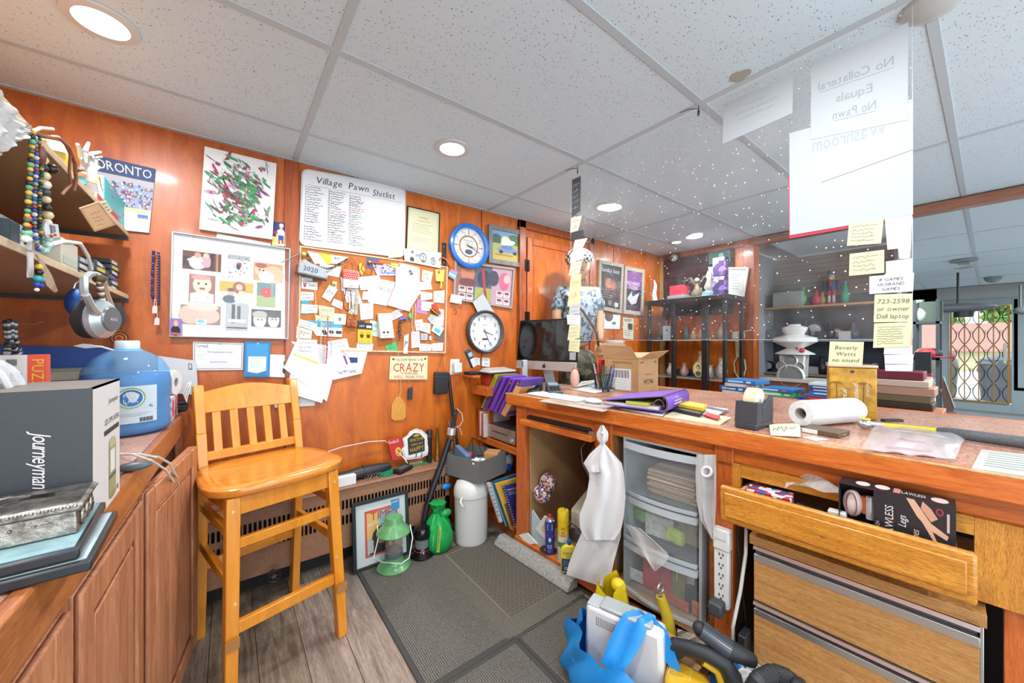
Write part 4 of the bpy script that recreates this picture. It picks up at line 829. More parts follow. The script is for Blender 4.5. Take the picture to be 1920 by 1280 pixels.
# ================================================================ STOOL
def stool():
 a=rad(14);C0=V((.137,1.83,0));M=frame(C0,a);t=thing('bar_stool','orange wooden bar stool with slatted back standing by the radiator','chair',C0,a)
 fw,bw,d2=.192,.182,.20
 zs=.685
 for s_ in(-1,1):
  B(CHAIRM).at(M).hexa([V((s_*fw+x,-d2-.02+y,0))for x,y in((-.019,-.019),(.019,-.019),(.019,.019),(-.019,.019))]+[V((s_*(fw-.02)+x,-d2+.03+y,zs))for x,y in((-.021,-.021),(.021,-.021),(.021,.021),(-.021,.021))]).o('leg',t,bevel=.004)
  P=[(0,d2+.03,-.0),(0,d2,.35),(0,d2-.02,zs),(0,d2+.015,.85),(0,d2+.06,1.045)]
  b=B(CHAIRM).at(M)
  for i in range(4):
   p0,p1=P[i],P[i+1];w0=.02
   x0=s_*bw
   b.hexa([V((x0+x,p0[1]+y,p0[2]))for x,y in((-.017,-w0),(.017,-w0),(.017,w0),(-.017,w0))]+[V((x0+x,p1[1]+y,p1[2]))for x,y in((-.017,-w0),(.017,-w0),(.017,w0),(-.017,w0))])
  b.o('leg',t,bevel=.003,label='tall rear leg rising into the back post')
  for zz in(.64,.58,.33):BP('e8d8a0',.3,.6).at(M).cyl((s_*(fw-.016),-d2-.0195+.05*zz/zs-.019-.0,zz),(s_*(fw-.016),-d2-.024+.05*zz/zs-.019,zz),.005,n=10).o('screw',t)if zz!=.58 else None
 out=[];zt_=zs+.003
 for k in range(40):
  an=2*pi*k/40;ex=3.6
  cx_,sy=cos(an),sin(an);r=(abs(cx_)**ex+abs(sy)**ex)**(-1/ex)
  wx=.236-.02*(sy*r);out.append((wx*cx_*r,.215*sy*r-.005))
 b=B(CHAIRS).at(M);n=40
 rings=[(.97,0),(1.0,.008),(1.0,.028),(.96,.036),(.8,.034),(.5,.027),(.2,.025)]
 vs=[V((x*k,y*k,zt_+z))for k,z in rings for x,y in out]
 fs=[(i*n+j,i*n+(j+1)%n,(i+1)*n+(j+1)%n,(i+1)*n+j)for i in range(len(rings)-1)for j in range(n)]+[tuple(range(n))[::-1],tuple(range(6*n,7*n))]
 b.add(vs,fs).o('seat',t,smooth=50)
 for s_ in(-1,1):B(CHAIRM).at(M).bar((s_*(fw-.025),-d2+.04,zs-.035),(s_*(bw),d2-.03,zs-.035),.02,.06).o('apron',t)
 B(CHAIRM).at(M).bar((-fw+.03,-d2+.028,zs-.035),(fw-.03,-d2+.028,zs-.035),.02,.06).o('apron',t)
 B(CHAIRM).at(M).bar((-bw,d2-.02,zs-.03),(bw,d2-.02,zs-.03),.02,.05).o('apron',t)
 def bar(p,q,a_,b_):B(CHAIRM).at(M).bar(p,q,a_,b_).o('stretcher',t,bevel=.003)
 bar((-fw,-d2-.0,.24),(fw,-d2-.0,.24),.022,.042);bar((-fw+.01,-d2+.02,.52),(fw-.01,-d2+.02,.52),.02,.036)
 bar((-bw,d2+.01,.30),(bw,d2+.01,.30),.02,.036);bar((-bw,d2-.01,.50),(bw,d2-.01,.50),.02,.036)
 for s_ in(-1,1):bar((s_*(fw-.005),-d2+.0,.40),(s_*bw,d2,.40),.02,.036);bar((s_*(fw-.012),-d2+.02,.56),(s_*bw,d2-.01,.56),.02,.034)
 yb=lambda z:d2-.02+(z-zs)*.2
 def cre(x):return.045*max(0,cos(x/bw*pi/2))**1.5
 N=14;b=B(CHAIRM).at(M);xs_=[-bw+.012+(2*bw-.024)*i/N for i in range(N+1)]
 vs=[];
 for x in xs_:
  cy=.018*(1-(x/bw)**2)
  for yy_,zz in((-.012,.93),(.012,.93),(.012,1.015+cre(x)*.55),(-.012,1.015+cre(x)*.55)):vs.append(V((x,yb(zz)+cy+yy_,zz)))
 fs=[(i*4+k,i*4+(k+1)%4,(i+1)*4+(k+1)%4,(i+1)*4+k)for i in range(N)for k in range(4)]+[(0,3,2,1),tuple(N*4+k for k in range(4))]
 b.add(vs,fs).o('crest_rail',t,bevel=.003,smooth=60)
 bar2=B(CHAIRM).at(M).bar((-bw,yb(.75),.755),(bw,yb(.75),.755),.022,.035).o('lower_rail',t,bevel=.002)
 for k in range(5):
  x=(-2+k)*.063;cy=.016*(1-(x/bw)**2)
  B(CHAIRM).at(M).bar((x,yb(.76),.765),(x,yb(.94)+cy,.945),.030,.012,up=(0,1,0)).o('slat',t,bevel=.002)
 for s_ in(-1,1):BP('a87038',.6).at(M).bx(s_*(fw-.004)-.0205,s_*(fw-.004)+.0205,-d2-.0372,-d2-.0355,.19,.225).o('wear_patch',t,label='scraped bare patch on the front leg')
stool()
# ================================================================ LEFT COUNTER
def ex(y):return-.146-.032*(2.224-y)
CZ=.92
t=thing('left_counter','speckled laminate counter with worn wooden edge and panelled doors on the left','counter',(-.4,1.3,0))
y0,y1=.25,2.255
B(COUNT).prism([(-.70,y0,CZ-.03),(ex(y0)-.02,y0,CZ-.03),(ex(y1)-.02,y1,CZ-.03),(-.70,y1,CZ-.03)],(0,0,.03)).o('worktop',t,smooth=0)
LIPM=wood('8a4a24','b4703e',(10,.9,10),.42,.2,.25,3,1.4,fine=.5)
B(LIPM).prism([(ex(y0)-.02,y0,CZ-.08),(ex(y0),y0,CZ-.08),(ex(y1),y1,CZ-.08),(ex(y1)-.02,y1,CZ-.08)],(0,0,.082)).o('front_lip',t,bevel=.005)
fx=lambda y:ex(y)-.022
B(CABL).prism([(fx(y0)-.02,y0,.05),(fx(y0),y0,.05),(fx(1.33),1.33,.05),(fx(1.33)-.02,1.33,.05)],(0,0,.79)).o('face_frame',t)
B(CABL).prism([(fx(y1)-.02,y1-.04,.0),(fx(y1),y1-.04,.0),(fx(y1),y1,.0),(fx(y1)-.02,y1,.0)],(0,0,.838)).o('end_stile',t)
BP('2a1c14',.8).bx(-.69,-.3,y0,y1,0,.06).o('plinth',t);BP('3a2418',.8).bx(-.30,fx(1.3)-.03,1.33,1.345,.05,.87).o('inner_divider',t)
def door(M,w_,h_,name='door',opened=False):
 d=B(CABL).at(M).bx(0,w_,-.018,0,0,h_).obj(name,None,t,bevel=.002)
 s_=.06
 for(a,b_,c_,e_)in((0,s_,0,h_),(w_-s_,w_,0,h_),(s_,w_-s_,0,s_),(s_,w_-s_,h_-s_,h_)):B(CABL).at(M).bx(a,b_,-.028,-.018,c_,e_).obj('door_rail',None,d,bevel=.004)
 B(CABL).at(M).prism([(s_+.02,-.018,s_+.02),(w_-s_-.02,-.018,s_+.02),(w_-s_-.02,-.018,h_-s_-.02),(s_+.02,-.018,h_-s_-.02)],(0,-.006,0)).obj('raised_panel',None,d,bevel=.004)
 B(CABL).at(M).bx(w_/2-.004,w_/2+.004,-.0255,-.0235,s_+.03,h_-s_-.03).obj('bead',None,d)
 return d
def dframe(y,off=.0,ang=0):return Matrix.Translation(V((fx(y)+off,y,.10)))@Matrix.Rotation(pi/2+rad(-1.8)-ang,4,'Z')
door(dframe(.40),.44,.73);door(dframe(.88),.43,.73);door(dframe(1.345,.004,rad(6.5)),.50,.735)
def box_label(*a):pass
t=thing('lantern_box','dark grey and white camp lantern carton with clear plastic handle','box',(-.31,1.0,CZ))
lx0,lx1,ly0,ly1,lz=-.44,-.178,.905,1.10,1.153
DK=pm('363c40',.5,nz=.06,nsc=200);LT=pm('dcdcda',.5)
b=B(DK).prism([(lx0,ly0,CZ+.002),(lx1,ly0,CZ+.002),(lx1,ly0,lz),(lx0,ly0,lz)],(0,.004,0));b.o('front_panel',t,smooth=0)
B(LT).bx(lx1-.004,lx1,ly0+.004,ly1,CZ+.002,lz).o('side_panel',t,smooth=0)
BP('6c6258',.6).bx(lx0,lx1,ly0+.004,ly1,lz-.003,lz).o('top_flap',t,smooth=0);B(DK).bx(lx0,lx1-.004,ly1-.004,ly1,CZ+.002,lz-.003).bx(lx0,lx0+.004,ly0+.004,ly1-.004,CZ+.002,lz-.003).o('back_panel',t,smooth=0)
q=Quad([(lx0,ly0,lz),(lx1,ly0,lz),(lx1,ly0,CZ),(lx0,ly0,CZ)]).face();p=Print(q)
g,f,wd=textgeo('Journeyman',1,'L',.04,.45)
p.b.mat(mc('e8e8e8'));k=.021;p.b.add([V((lx1-.062+y*k*.9,ly0-.0008,1.09-x*k*.66))for x,y in g],f);p.done(t,'lettering')
q=Quad([(lx1,ly0,lz),(lx1,ly1,lz),(lx1,ly1,CZ),(lx1,ly0,CZ)]).face();p=Print(q)
p.text('Journeyman',.72,.17,.045,'2a2c2e',wmax=.4,shear=.3).text('LED CAMP LANTERN',.68,.33,.045,'2a2c2e',wmax=.55).rect(.38,.37,.95,.41,'2a2c2e').rect(.55,.5,.82,.93,'9a9468').ell(.685,.5,.135,.04,'b4ae80').rect(.6,.56,.77,.74,'e8e8e0').rect(.55,.76,.82,.79,'5a5640').ell(.685,.93,.135,.03,'8a845c').rect(.86,.9,.92,.94,'a07070').done(t,'print')
CLR=plastic_clear('clear_handle','e8eef2','ffffff',.45)
for yy_ in(.985,1.035):
 P=[V((-.36+.075*k/10,yy_,lz+.045*sin(pi*k/10)**.6))for k in range(11)]
 B(CLR).tube(P,.0045,6).o('handle_strap',t)
B(CLR).grid(lambda u_,v_:V((-.36+.075*u_,.985+.05*v_,lz+.045*sin(pi*min(max(u_,.001),.999))**.6)),10,1).o('handle_web',t)
def case(loc,rz,label,name='disc_case',c='22262a',top='b8ccd0',sx=.136,sy=.19,h=.015,spine=None,cat='case'):
 t=thing(name,label,cat,loc,rz);M=WM[t.name]
 BP(c,.35).at(M).bx(-sx,0,0,sy,0,h).o('shell',t,bevel=.003)
 BP(top,.3,nz=.2,nsc=25).at(M).bx(-sx+.014,-.006,.008,sy-.008,h-.0005,h+.0008).o('cover_sheet',t,smooth=0)
 BP('101214',.5).at(M).bx(-sx+.02,-sx*.45,-.0006,.001,h*.3,h*.6).o('spine_groove',t,smooth=0);return t
case((-.145,.735,CZ+.003),rad(2),'lower dark disc case overhanging the left counter edge',sx=.19)
case((-.157,.742,CZ+.020),rad(3),'upper dark disc case directly under the silver casket',top='8ab4bc',sx=.19)
t=thing('silver_casket','small embossed pewter trinket box on two disc cases','box',(-.25,.84,CZ+.037),rad(3));M=WM[t.name]@Matrix.Translation(V((.078,-.052,0)))
PEW=pm('9a948a',.35,.85,nz=.35,nsc=60,bmp=.8)
B(PEW).at(M).hexa([V(p)for p in((-.165,.003,0),(0,.003,0),(0,.104,0),(-.165,.104,0),(-.162,.006,.032),(-.003,.006,.032),(-.003,.1,.032),(-.162,.1,.032))]).o('body',t,bevel=.002)
B(PEW).at(M).bx(-.168,.003,0,.107,.032,.044).o('lid',t,bevel=.003)
b=B(PEW).at(M)
for i in range(26):b.ball((-.165+i*.0065,0,.040),.0028,6,m=4)
for i in range(16):b.ball((.003,.003+i*.0066,.040),.0028,6,m=4)
b.o('rope_moulding',t,kind='stuff')
b=B(PEW).at(M)
b.tube([(-.14+.010*cos(a)*(1-a/14),.002,.018+.010*sin(a)*(1-a/14))for a in[i*.5 for i in range(22)]],.0013,5).tube([(-.13,.003,.012),(-.08,.003,.016),(-.02,.003,.020)],.0011,5).tube([(-.12,.003,.006),(-.1,.003,.010),(-.085,.003,.006),(-.07,.003,.010)],.0013,5)
for i in range(4):b.ball((-.1+i*.02,.003,.021),.0022,6,m=4);
for i in range(3):b.tube([(.001,.025+i*.028+.010*cos(a),.016+.010*sin(a))for a in[k*pi/6 for k in range(12)]],.0018,5,True);b.ball((.001,.025+i*.028,.016),.004,6,m=4)
b.o('relief',t,kind='stuff')
b=BP('5c5a58',.3,.9,nz=.3,nsc=40).at(M);R=random.Random(8)
for k in range(9):b.tube([(-.15+.008*k+.018*i,.03+.012*sin(i*.9+k)+.005*k,.044+.003*abs(sin(i+k)))for i in range(4)],.0024,6)
b.o('dragon_relief',t,kind='stuff')
BP('e0b028',.5).at(M).prism([(-.168,.02,.0445),(-.15,.06,.0445),(-.13,.055,.0445),(-.15,.02,.0445)],(0,0,.003)).o('wing_tip',t)
def jug():
 c=V((-.272,1.795,CZ+.001));t=thing('water_jug','large blue translucent water jug with a white cap on the left counter','water jug',c)
 prof=[(.085,0),(.105,.008),(.112,.03),(.108,.05),(.112,.065),(.107,.08),(.112,.095),(.108,.11),(.112,.125),(.112,.175),(.105,.215),(.085,.25),(.055,.272),(.032,.283),(.027,.29)]
 m,nt,bs=node_mat('jug_blue');bs.inputs['Base Color'].default_value=hexc('8cc0e8');bs.inputs['Roughness'].default_value=.06
 tr=nt.nodes.new('ShaderNodeBsdfTransparent');tr.inputs[0].default_value=hexc('c8e4f8');mx=nt.nodes.new('ShaderNodeMixShader');mx.inputs[0].default_value=.28
 o_=nt.nodes['Material Output'];nt.links.new(tr.outputs[0],mx.inputs[1]);nt.links.new(bs.outputs[0],mx.inputs[2]);nt.links.new(mx.outputs[0],o_.inputs[0])
 b=B(m);b.lathe(prof,c,40);b.f=b.f[:-1];b.mi=b.mi[:-1];b.o('shell',t,smooth=60)
 wp=[(.082,.003)]+[(r-.003,z)for r,z in prof[1:10]]+[(.106,.20)]
 m2=plastic_clear('jug_water','4a9ae0','78b8ec',.5)
 B(m2).lathe(wp,c,40).o('water',t,smooth=60)
 BP('d8e8f4',.3).lathe([(.031,.285),(.031,.308),(.028,.312),(.002,.312)],c,28).o('cap',t);BP('5ab0e8',.3).lathe([(.034,.278),(.034,.284),(.03,.286)],c,28).o('cap_ring',t)
 BP('e8ecf0',.3).tube([c+V((.036*cos(a),.036*sin(a),.279))for a in[i*pi/8 for i in range(16)]],.002,5,True).tube([c+V((-.03,-.02,.28)),c+V((-.055,-.03,.292)),c+V((-.075,-.03,.295))],.003).o('handle_ring',t)
 BP('e8ecf0',.4).prism([c+V((x,-.03,z))for x,z in((-.06,.29),(-.075,.300),(-.095,.302),(-.115,.295),(-.09,.287))],(0,-.002,0)).o('hang_tab',t)
 fw_=V((c.x,c.y,0)).normalized();a0=math.atan2(-c.y,-c.x)
 def lab(u_,v_,k=0):a=a0-.35+u_*1.0;return c+V(((.1135+k)*cos(a),(.1135+k)*sin(a),.045+.12*v_))
 BP('c8d8e4',.45).grid(lab,12,2).o('label',t)
 class LQ:
  L=.115;Hh=.12;n=V((0,1,0))
  def p(s,a,tt_,l=0):return lab(a,1-tt_,.0005+l)
 p=Print(LQ());p.ell(.42,.32,.3,.28,'6aa83c',24).ell(.42,.32,.27,.25,'e8eef0',24).ell(.42,.32,.24,.225,'2a6ab0',24).text('PURE',.42,.3,.1,'e8f0f4',wmax=.3).text('LAX',.42,.45,.12,'e8f0f4',wmax=.3).text('4L',.85,.6,.08,'40607a',wmax=.12)
 p.rect(.1,.68,.98,.7,'8090a0').scrib(.12,.72,.9,.82,3,'5a6a78',.0006)
 for i in range(12):p.rect(.6+i*.025,.86,.6+i*.025+(.014 if i%3 else.02),.97,'26303a')
 p.done(t,'label_print')
jug()
t=thing('tissue_box','pink and white patterned tissue box under the toilet roll','box',(-.23,2.03,CZ));BP('e8dcdc',.5).bx(-.29,-.172,1.93,2.13,CZ+.001,CZ+.093).o('carton',t,bevel=.001)
q=Quad([(-.172,1.93,CZ+.093),(-.172,2.13,CZ+.093),(-.172,2.13,CZ),(-.172,1.93,CZ)]).face();p=Print(q)
p.ell(.15,.5,.15,.4,'d04858').ell(.7,.5,.18,.45,'e07080').ell(.7,.4,.07,.2,'f0e0e0').ell(.45,.8,.1,.15,'d86878').ell(.95,.4,.05,.3,'d04858').line([(0,.25),(1,.25)],.001,'b05060').line([(0,.65),(1,.65)],.001,'b05060').done(t)
def roll(c,ax,L,r,ri,name,label,m=None,cat='paper roll'):
 c=V(c);ax=V(ax).normalized();t=thing(name,label,cat,c+V((0,0,-r)))
 B(m or pm('f2f1ee',.8,nz=.03,nsc=60,bmp=.3)).lathe([(ri,0),(r,0),(r*1.01,L*.3),(r,L),(ri,L),(ri,L*.5),(ri,0)],c-ax*L/2,36,ax=ax).o('paper',t,smooth=45)
 t.children[0].data
 return t
t=roll((-.22,2.04,CZ+.093+.0505),(.9,-.25,0),.11,.05,.019,'toilet_roll','white toilet paper roll on the pink tissue box')
BP('a8a8a4',.8).lathe([(.019,0),(.0195,.105),(.017,.105),(.017,0)],V((-.22,2.04,CZ+.1435))-V((.9,-.25,0)).normalized()*.0525,20,ax=(.9,-.25,0)).o('cardboard_core',t)
t=roll((-.345,1.99,CZ+.0505),(.8,-.6,0),.11,.05,.019,'toilet_roll','second toilet roll mostly hidden behind the water jug')
t=thing('black_adapter','black slim device at the wall end of the left counter','device',(-.14,2.2,CZ));B(BLK).bx(-.21,-.145,2.16,2.235,CZ+.004,CZ+.03).bx(-.2,-.15,2.17,2.23,CZ+.032,CZ+.045).o('body',t,bevel=.003)
note([(343,738),(352,716),(360,715),(350,755)],'folded_leaflet','white folded leaflet beside the tissue box','paper','f0f0f0',surf=lambda u,v:Y_(u,v,2.15),n=2)
t=thing('blue_box','long glossy blue box leaning on the wall above the stereo','box',(-.55,2.2,1.1));b=BP('1c4a9c',.3,nz=.15,nsc=6);b.prism([Y_(-14,646,2.17),Y_(203,653,2.17),Y_(208,693,2.17),Y_(-14,692,2.17)],(0,.03,0));b.o('carton',t,bevel=.002)
t=thing('stereo','olive grey stereo deck below the blue box','stereo',(-.5,2.1,CZ));BP('8a8a78',.4).bx(-.69,-.42,2.06,2.165,CZ+.045,CZ+.21).o('case',t,bevel=.004);BP('b0b098',.4).bx(-.69,-.42,2.055,2.06,CZ+.17,CZ+.20).o('fascia_strip',t);BP('3a3c34',.4).bx(-.68,-.43,2.056,2.06,CZ+.075,CZ+.165).o('fascia',t)
for i in range(4):BP('c0c0b0',.3).cyl((-.66+i*.06,2.055,CZ+.12),(-.66+i*.06,2.045,CZ+.12),.01).o('knob',t)
BP('2c2c2c',.6).bx(-.69,-.42,2.06,2.165,CZ+.002,CZ+.045).o('base_plinth',t)
t=thing('headset_cable','dark cable arching between the book and the stereo','cable',(-.45,1.6,CZ));B(BLK).tube([V((Y_(50,740,1.7).x,1.7,CZ+.003))]+[Y_(x,y,1.7)for x,y in((55,690),(66,680),(78,700),(84,720))]+[V((Y_(84,740,1.7).x,1.7,CZ+.003))],.003).o('cable',t)
def bookat():
 t=thing('paperback_book','white puzzle book with a red spine standing behind the lantern carton','book',(-.4,1.3,CZ))
 q=Quad([Y_(-40,661,1.25),Y_(50,665,1.25),Y_(50,725,1.25),Y_(-40,725,1.25)])
 n=q.c;z0=CZ+.002
 tl,tr_=n[0],n[1];tl.z=tr_.z
 BP('e6e4de',.5).prism([(tl.x,1.25,z0),(tr_.x,1.25,z0),(tr_.x,1.25,tr_.z),(tl.x,1.25,tr_.z)],(0,.003,0)).o('cover',t)
 BP('f2efe6',.8).bx(tl.x,tr_.x,1.253,1.275,z0,tr_.z-.003).o('pages',t)
 BP('e04a30',.5).bx(tr_.x-.0,tr_.x+.026,1.2535,1.2765,z0,tr_.z).o('spine',t)
 q=Quad([(tl.x,1.25,tr_.z),(tr_.x,1.25,tr_.z),(tr_.x,1.25,tr_.z-.09),(tl.x,1.25,tr_.z-.09)]).face();p=Print(q)
 for i in range(14):p.rect(.56+i*.017,.1,.56+i*.017+(.008 if i%3 else.012),.25,'2a2a2a')
 p.text('ABLE?',.72,.62,.2,'2a2622',wmax=.36).ell(.78,.85,.12,.1,'2a2018').rect(.72,.8,.84,.9,'e08a30').rect(.2,.92,.65,1,'2a9a78').done(t)
 q=Quad([(tr_.x,1.2535,tr_.z),(tr_.x+.026,1.2535,tr_.z),(tr_.x+.026,1.2535,tr_.z-.14),(tr_.x,1.2535,tr_.z-.14)]).face();p=Print(q);g,f,wd=textgeo('PUZZLES',1,'L');p.b.mat(mc('e8b030'));k=.017;p.b.add([V((tr_.x+.006+y*k,1.2530,tr_.z-.01-x*k))for x,y in g],f);p.done(t,'spine_lettering')
bookat()
t=thing('cable_pod','dark grey pod with two white cables drooping over the counter edge','cable',T(250,872,CZ));c=T(252,874,CZ+.012)
BP('5a6064',.4).ball(c,.02,14,(1.6,.8,.55)).o('pod',t);B(BLK).ball(c+V((-.035,-.005,0)),.007,8,(1.4,1,.8)).o('plug',t)
P1=[T(222,850,CZ+.01),T(250,852,CZ+.02),T(282,862,CZ+.025)]+[pt(u,v,(1,0,0),-.135)for u,v in((310,880),(330,910),(339,940))]
P2=[T(225,852,CZ+.012),T(262,851,CZ+.02),T(296,856,CZ+.025)]+[pt(u,v,(1,0,0),-.13)for u,v in((318,868),(332,895),(338,925))]
BP('e4e4e2',.5).tube(P1,.0028).tube(P2,.0028).o('cables',t,kind='stuff');BP('26262a',.4).tube([P1[-1],P1[-1]+V((0,.002,-.006))],.003).o('cable_tip',t)
# ================================================================ SHELVES at left
SX=-.33
SHM=pm('b08a62',.6,nz=.12,nsc=200);EDGE=pm('d8b890',.5,nz=.08)
def shelf(z,ya,yb_,label):
 t=thing('wall_shelf',label,'shelf',(-.5,(ya+yb_)/2,z-.02));B(SHM).bx(-.70,SX-.004,ya,yb_,z-.018,z).o('board',t,smooth=0);B(EDGE).bx(SX-.004,SX,ya,yb_,z-.018,z).o('edge_band',t,bevel=.002)
 for yy_ in(ya+.15,yb_-.004):BP('4a4c4e',.4,.5).bx(-.70,SX+.002,yy_-.004,yy_+.004,z-.034,z-.018).o('bracket',t)
 return t
S1,S2=1.685,1.425
shelf(S1,.75,2.2,'upper particle board wall shelf at the far left');shelf(S2,.75,2.2,'lower particle board wall shelf at the far left')
def sg(u,v,k=0):return G(u,v,SX+k)
t=thing('plastic_sheet','translucent white plastic sheet draped over the near end of the upper shelf','plastic sheet',(-.36,.95,1.6))
PLS=plastic_clear('milky_sheet','e4e6e6','ffffff',.72)
A=[sg(-12,160,.012),sg(60,246,.012),sg(-12,300,.012)]
b=B(PLS);b.grid(lambda u_,v_:(A[0]*(1-u_)+A[1]*u_)*(1-v_)+(A[2]*(1-u_)+A[1]*u_)*v_+V((.006*sin(u_*17+v_*9)+.004*sin(v_*23),0,0)),14,10);b.o('drape',t,smooth=60)
c=G(8,185,-.40);c.z=S1+.002;
cc=V((-.43,1.08,S1+.002))
t=thing('tumbler_cup','tall printed shop cup standing on the upper shelf at the left frame edge','cup',cc)
hh=.21;B(camo(['8a7a64','6a5a44','b0a088','4a4034','c8bca4'],60)).lathe([(.04,0),(.044,.02),(.05,hh-.01),(.052,hh),(.048,hh),(.046,hh-.01)],cc,32).o('cup_body',t);B(plastic_clear('lid','dfe6e6','ffffff',.5)).lathe([(.054,hh),(.054,hh+.008),(.04,hh+.012),(.002,hh+.012)],cc,32).o('lid',t)
BP('262c30',.5).lathe([(.0478,hh*.42),(.0512,hh*.82)],cc,32).o('black_band',t)
a0=math.atan2(-cc.y,-cc.x)+.45
class CQ:
 L=.1;Hh=.1;n=V((0,1,0))
 def p(s,a,tt_,l=0):an=a0+(a-.5)*2.0;r=.0487+.003*(1-tt_)+.0012+l;return cc+V((r*cos(an),r*sin(an),hh*(.84-.44*tt_)))
p=Print(CQ());p.text('Village',.45,.35,.3,'e8e8e4',wmax=.62).text('PAWN',.45,.7,.34,'d8b83c',wmax=.75).text('ALL - We Pawn',.45,.92,.13,'e8e8e4',wmax=.8).done(t,'lettering')
t=thing('mannequin_hand','white mannequin hand with rings and chains on the upper shelf','hand model',G(168,385,-.36));HM=pm('c4c4c2',.35)
def hp(u,v,k=0):return G(u,v,-.36+k)
b=B(HM).tube([hp(172,372),hp(168,345),hp(166,318),hp(168,300),hp(166,288)],[.020,.017,.020,.018,.010],12);b.o('palm',t)
for pts,rr_ in(([(160,305),(158,290),(172,290-2),(188,285)],.0055),([(170,302),(176,295),(190,294)],.0055),([(158,310),(152,298),(150,282),(145,270)],.0058),([(166,300),(160,282),(166,268)],.0056),([(175,320),(184,312),(180,300)],.0065)):
 B(HM).tube([hp(u,v,.004)for u,v in pts],[rr_*1.1]*(len(pts)-1)+[rr_*.75],8).o('finger',t)
for(u,v)in((152,298),(175,296)):BP('c8c8cc',.2,.9).ball(hp(u,v,.012),.006,8).o('ring',t)
BP('c0a860',.3,.7).tube([hp(164,340,.02),hp(180,345,.02),hp(186,330,.02),hp(190,350,.02),hp(193,358,.018)],.0014).o('wrist_chain',t)
def shbook(u0,v0,u1,v1,x,d,col,name,label,cat='book',z=None,mat=None):
 a=G(u0,v0,x);b_=G(u1,v1,x);t=thing(name,label,cat,(x,(a.y+b_.y)/2,min(a.z,b_.z)))
 B(mat or pm(col,.5)).bx(x-d,x,a.y,b_.y,z or b_.z,a.z).o('cover',t,bevel=.0015);BP('e8e4d8',.8).bx(x-d+.003,x-.003,a.y-.001,b_.y-.002,(z or b_.z)+.002,a.z+.0005).o('pages',t)
 return t,Quad([(x,a.y,a.z),(x,b_.y,a.z),(x,b_.y,z or b_.z),(x,a.y,z or b_.z)]).face()
t,q=shbook(196,330,244,415,-.35,.02,'48b8c4','teal_notebook','teal notebook with flower print on the upper shelf end',z=S1+.003);p=Print(q);R=random.Random(5)
for i in range(14):p.ell(R.random()*.8+.1,R.random()*.8+.1,.05,.03,R.choice(['f0e060','e05a9a','e8f0f0','f0a040']),6)
p.done(t,'flower_print')
t,q=shbook(244,352,251,415,-.352,.03,'1c1e22','black_book','thin black and blue book at the very end of the upper shelf',z=S1+.003)
t,q=shbook(184,362,222,398,-.335,.012,'c84038','red_book','small red striped book in front of the teal notebook',z=S1+.003);Print(q).rect(.3,0,.38,1,'f0e0d8').rect(.44,0,.5,1,'f0e0d8').rect(.38,0,.44,1,'3a2430').done(t,'stripes')
t=thing('yellow_snack_bag','yellow and white packet on the upper shelf behind the leather lace','packet',G(110,300,-.4));BP('d8b040',.5,nz=.2).prism([G(u,v,-.37)for u,v in((88,262),(125,268),(140,310),(135,330),(92,288))],(-.03,0,0)).o('packet',t,bevel=.004);BP('e8e8e8',.5).prism([G(u,v,-.365)for u,v in((90,262),(122,268),(128,288),(95,280))],(-.004,0,0)).o('white_top',t)
t=thing('small_doll','tiny dark haired doll face beside the mannequin hand','doll',G(150,340,-.35));c=G(152,326,-.345);BP('e0a078',.6).ball(c,.012).o('head',t);BP('1e1612',.7).ball(c+V((-.003,0,.005)),.0125).o('hair',t);BP('40a0a8',.6).lathe([(.012,0),(.008,.02)],c+V((0,0,-.03)),10).o('dress',t)
t,p=sheet([(150,284),(292,317),(280,437),(190,428)],'hockey_poster','blue hockey arena poster on the wall behind the upper shelf','poster','8898b0',off=.004,th=.002)
p.rect(0,0,1,.22,'2a3c64').text('TORONTO',.5,.17,.13,'e4e8ee',wmax=.9).rect(0,.22,1,.32,'a8a8b0')
R=random.Random(12)
for i in range(160):x,y=R.random(),.3+R.random()*.35;p.ell(x*.96+.02,y,.018,.018,R.choice(['303848','3a5aa0','c83038','d8dce4','8a6a60','a8b0c0']),6)
p.rect(0,.66,1,.72,'e8d890').rect(0,.72,1,.86,'e8ecf2').rect(.75,.74,.95,.8,'4a6ab0').rect(0,.86,1,1,'d8dce0')
p.text('M M C',.8,.84,.06,'e8a030',wmax=.25).done(t)
XO=.018
sgf=lambda u,v:G(u,v,SX+XO)
def srep(*a,**k):return strand(*a,surf=sgf,**k)
srep([(62,248),(58,300),(54,360),(50,420),(48,452)],'bead_necklace','yellow, black and green bead strand hanging from the upper shelf corner',.0052,['d8a838','2a2a2a','5aa07a','e0b040','3a6a5a'])
srep([(66,250),(68,310),(64,380),(66,440),(72,470)],'bead_necklace','blue and white bead strand next to the yellow one',.0042,['2a48b0','e8e4dc','3058c0','80a8a0','a04848'])
srep([(74,255),(78,320),(74,380),(78,460)],'bead_necklace','dark green bead strand at the shelf corner',.0036,['1e5048','28685a','c8a040','1a3a34'])
srep([(80,300),(84,335),(86,370),(90,400),(88,420)],'bead_necklace','chunky bone and black bead bracelet strand',.009,['e0cc98','26262a','d8c088','e8dcc0','3a4450'])
srep([(52,410),(50,440),(47,458)],'bead_necklace','red and mint short bead strand above the lower shelf edge',.0075,['c8402c','c8402c','78b898','e8e0d0'])
srep([(92,440),(90,460),(84,470),(70,462)],'bead_necklace','sea green stone bead cluster on the lower shelf edge',.0065,['7ab8a0','98c8b4','e0ece4'])
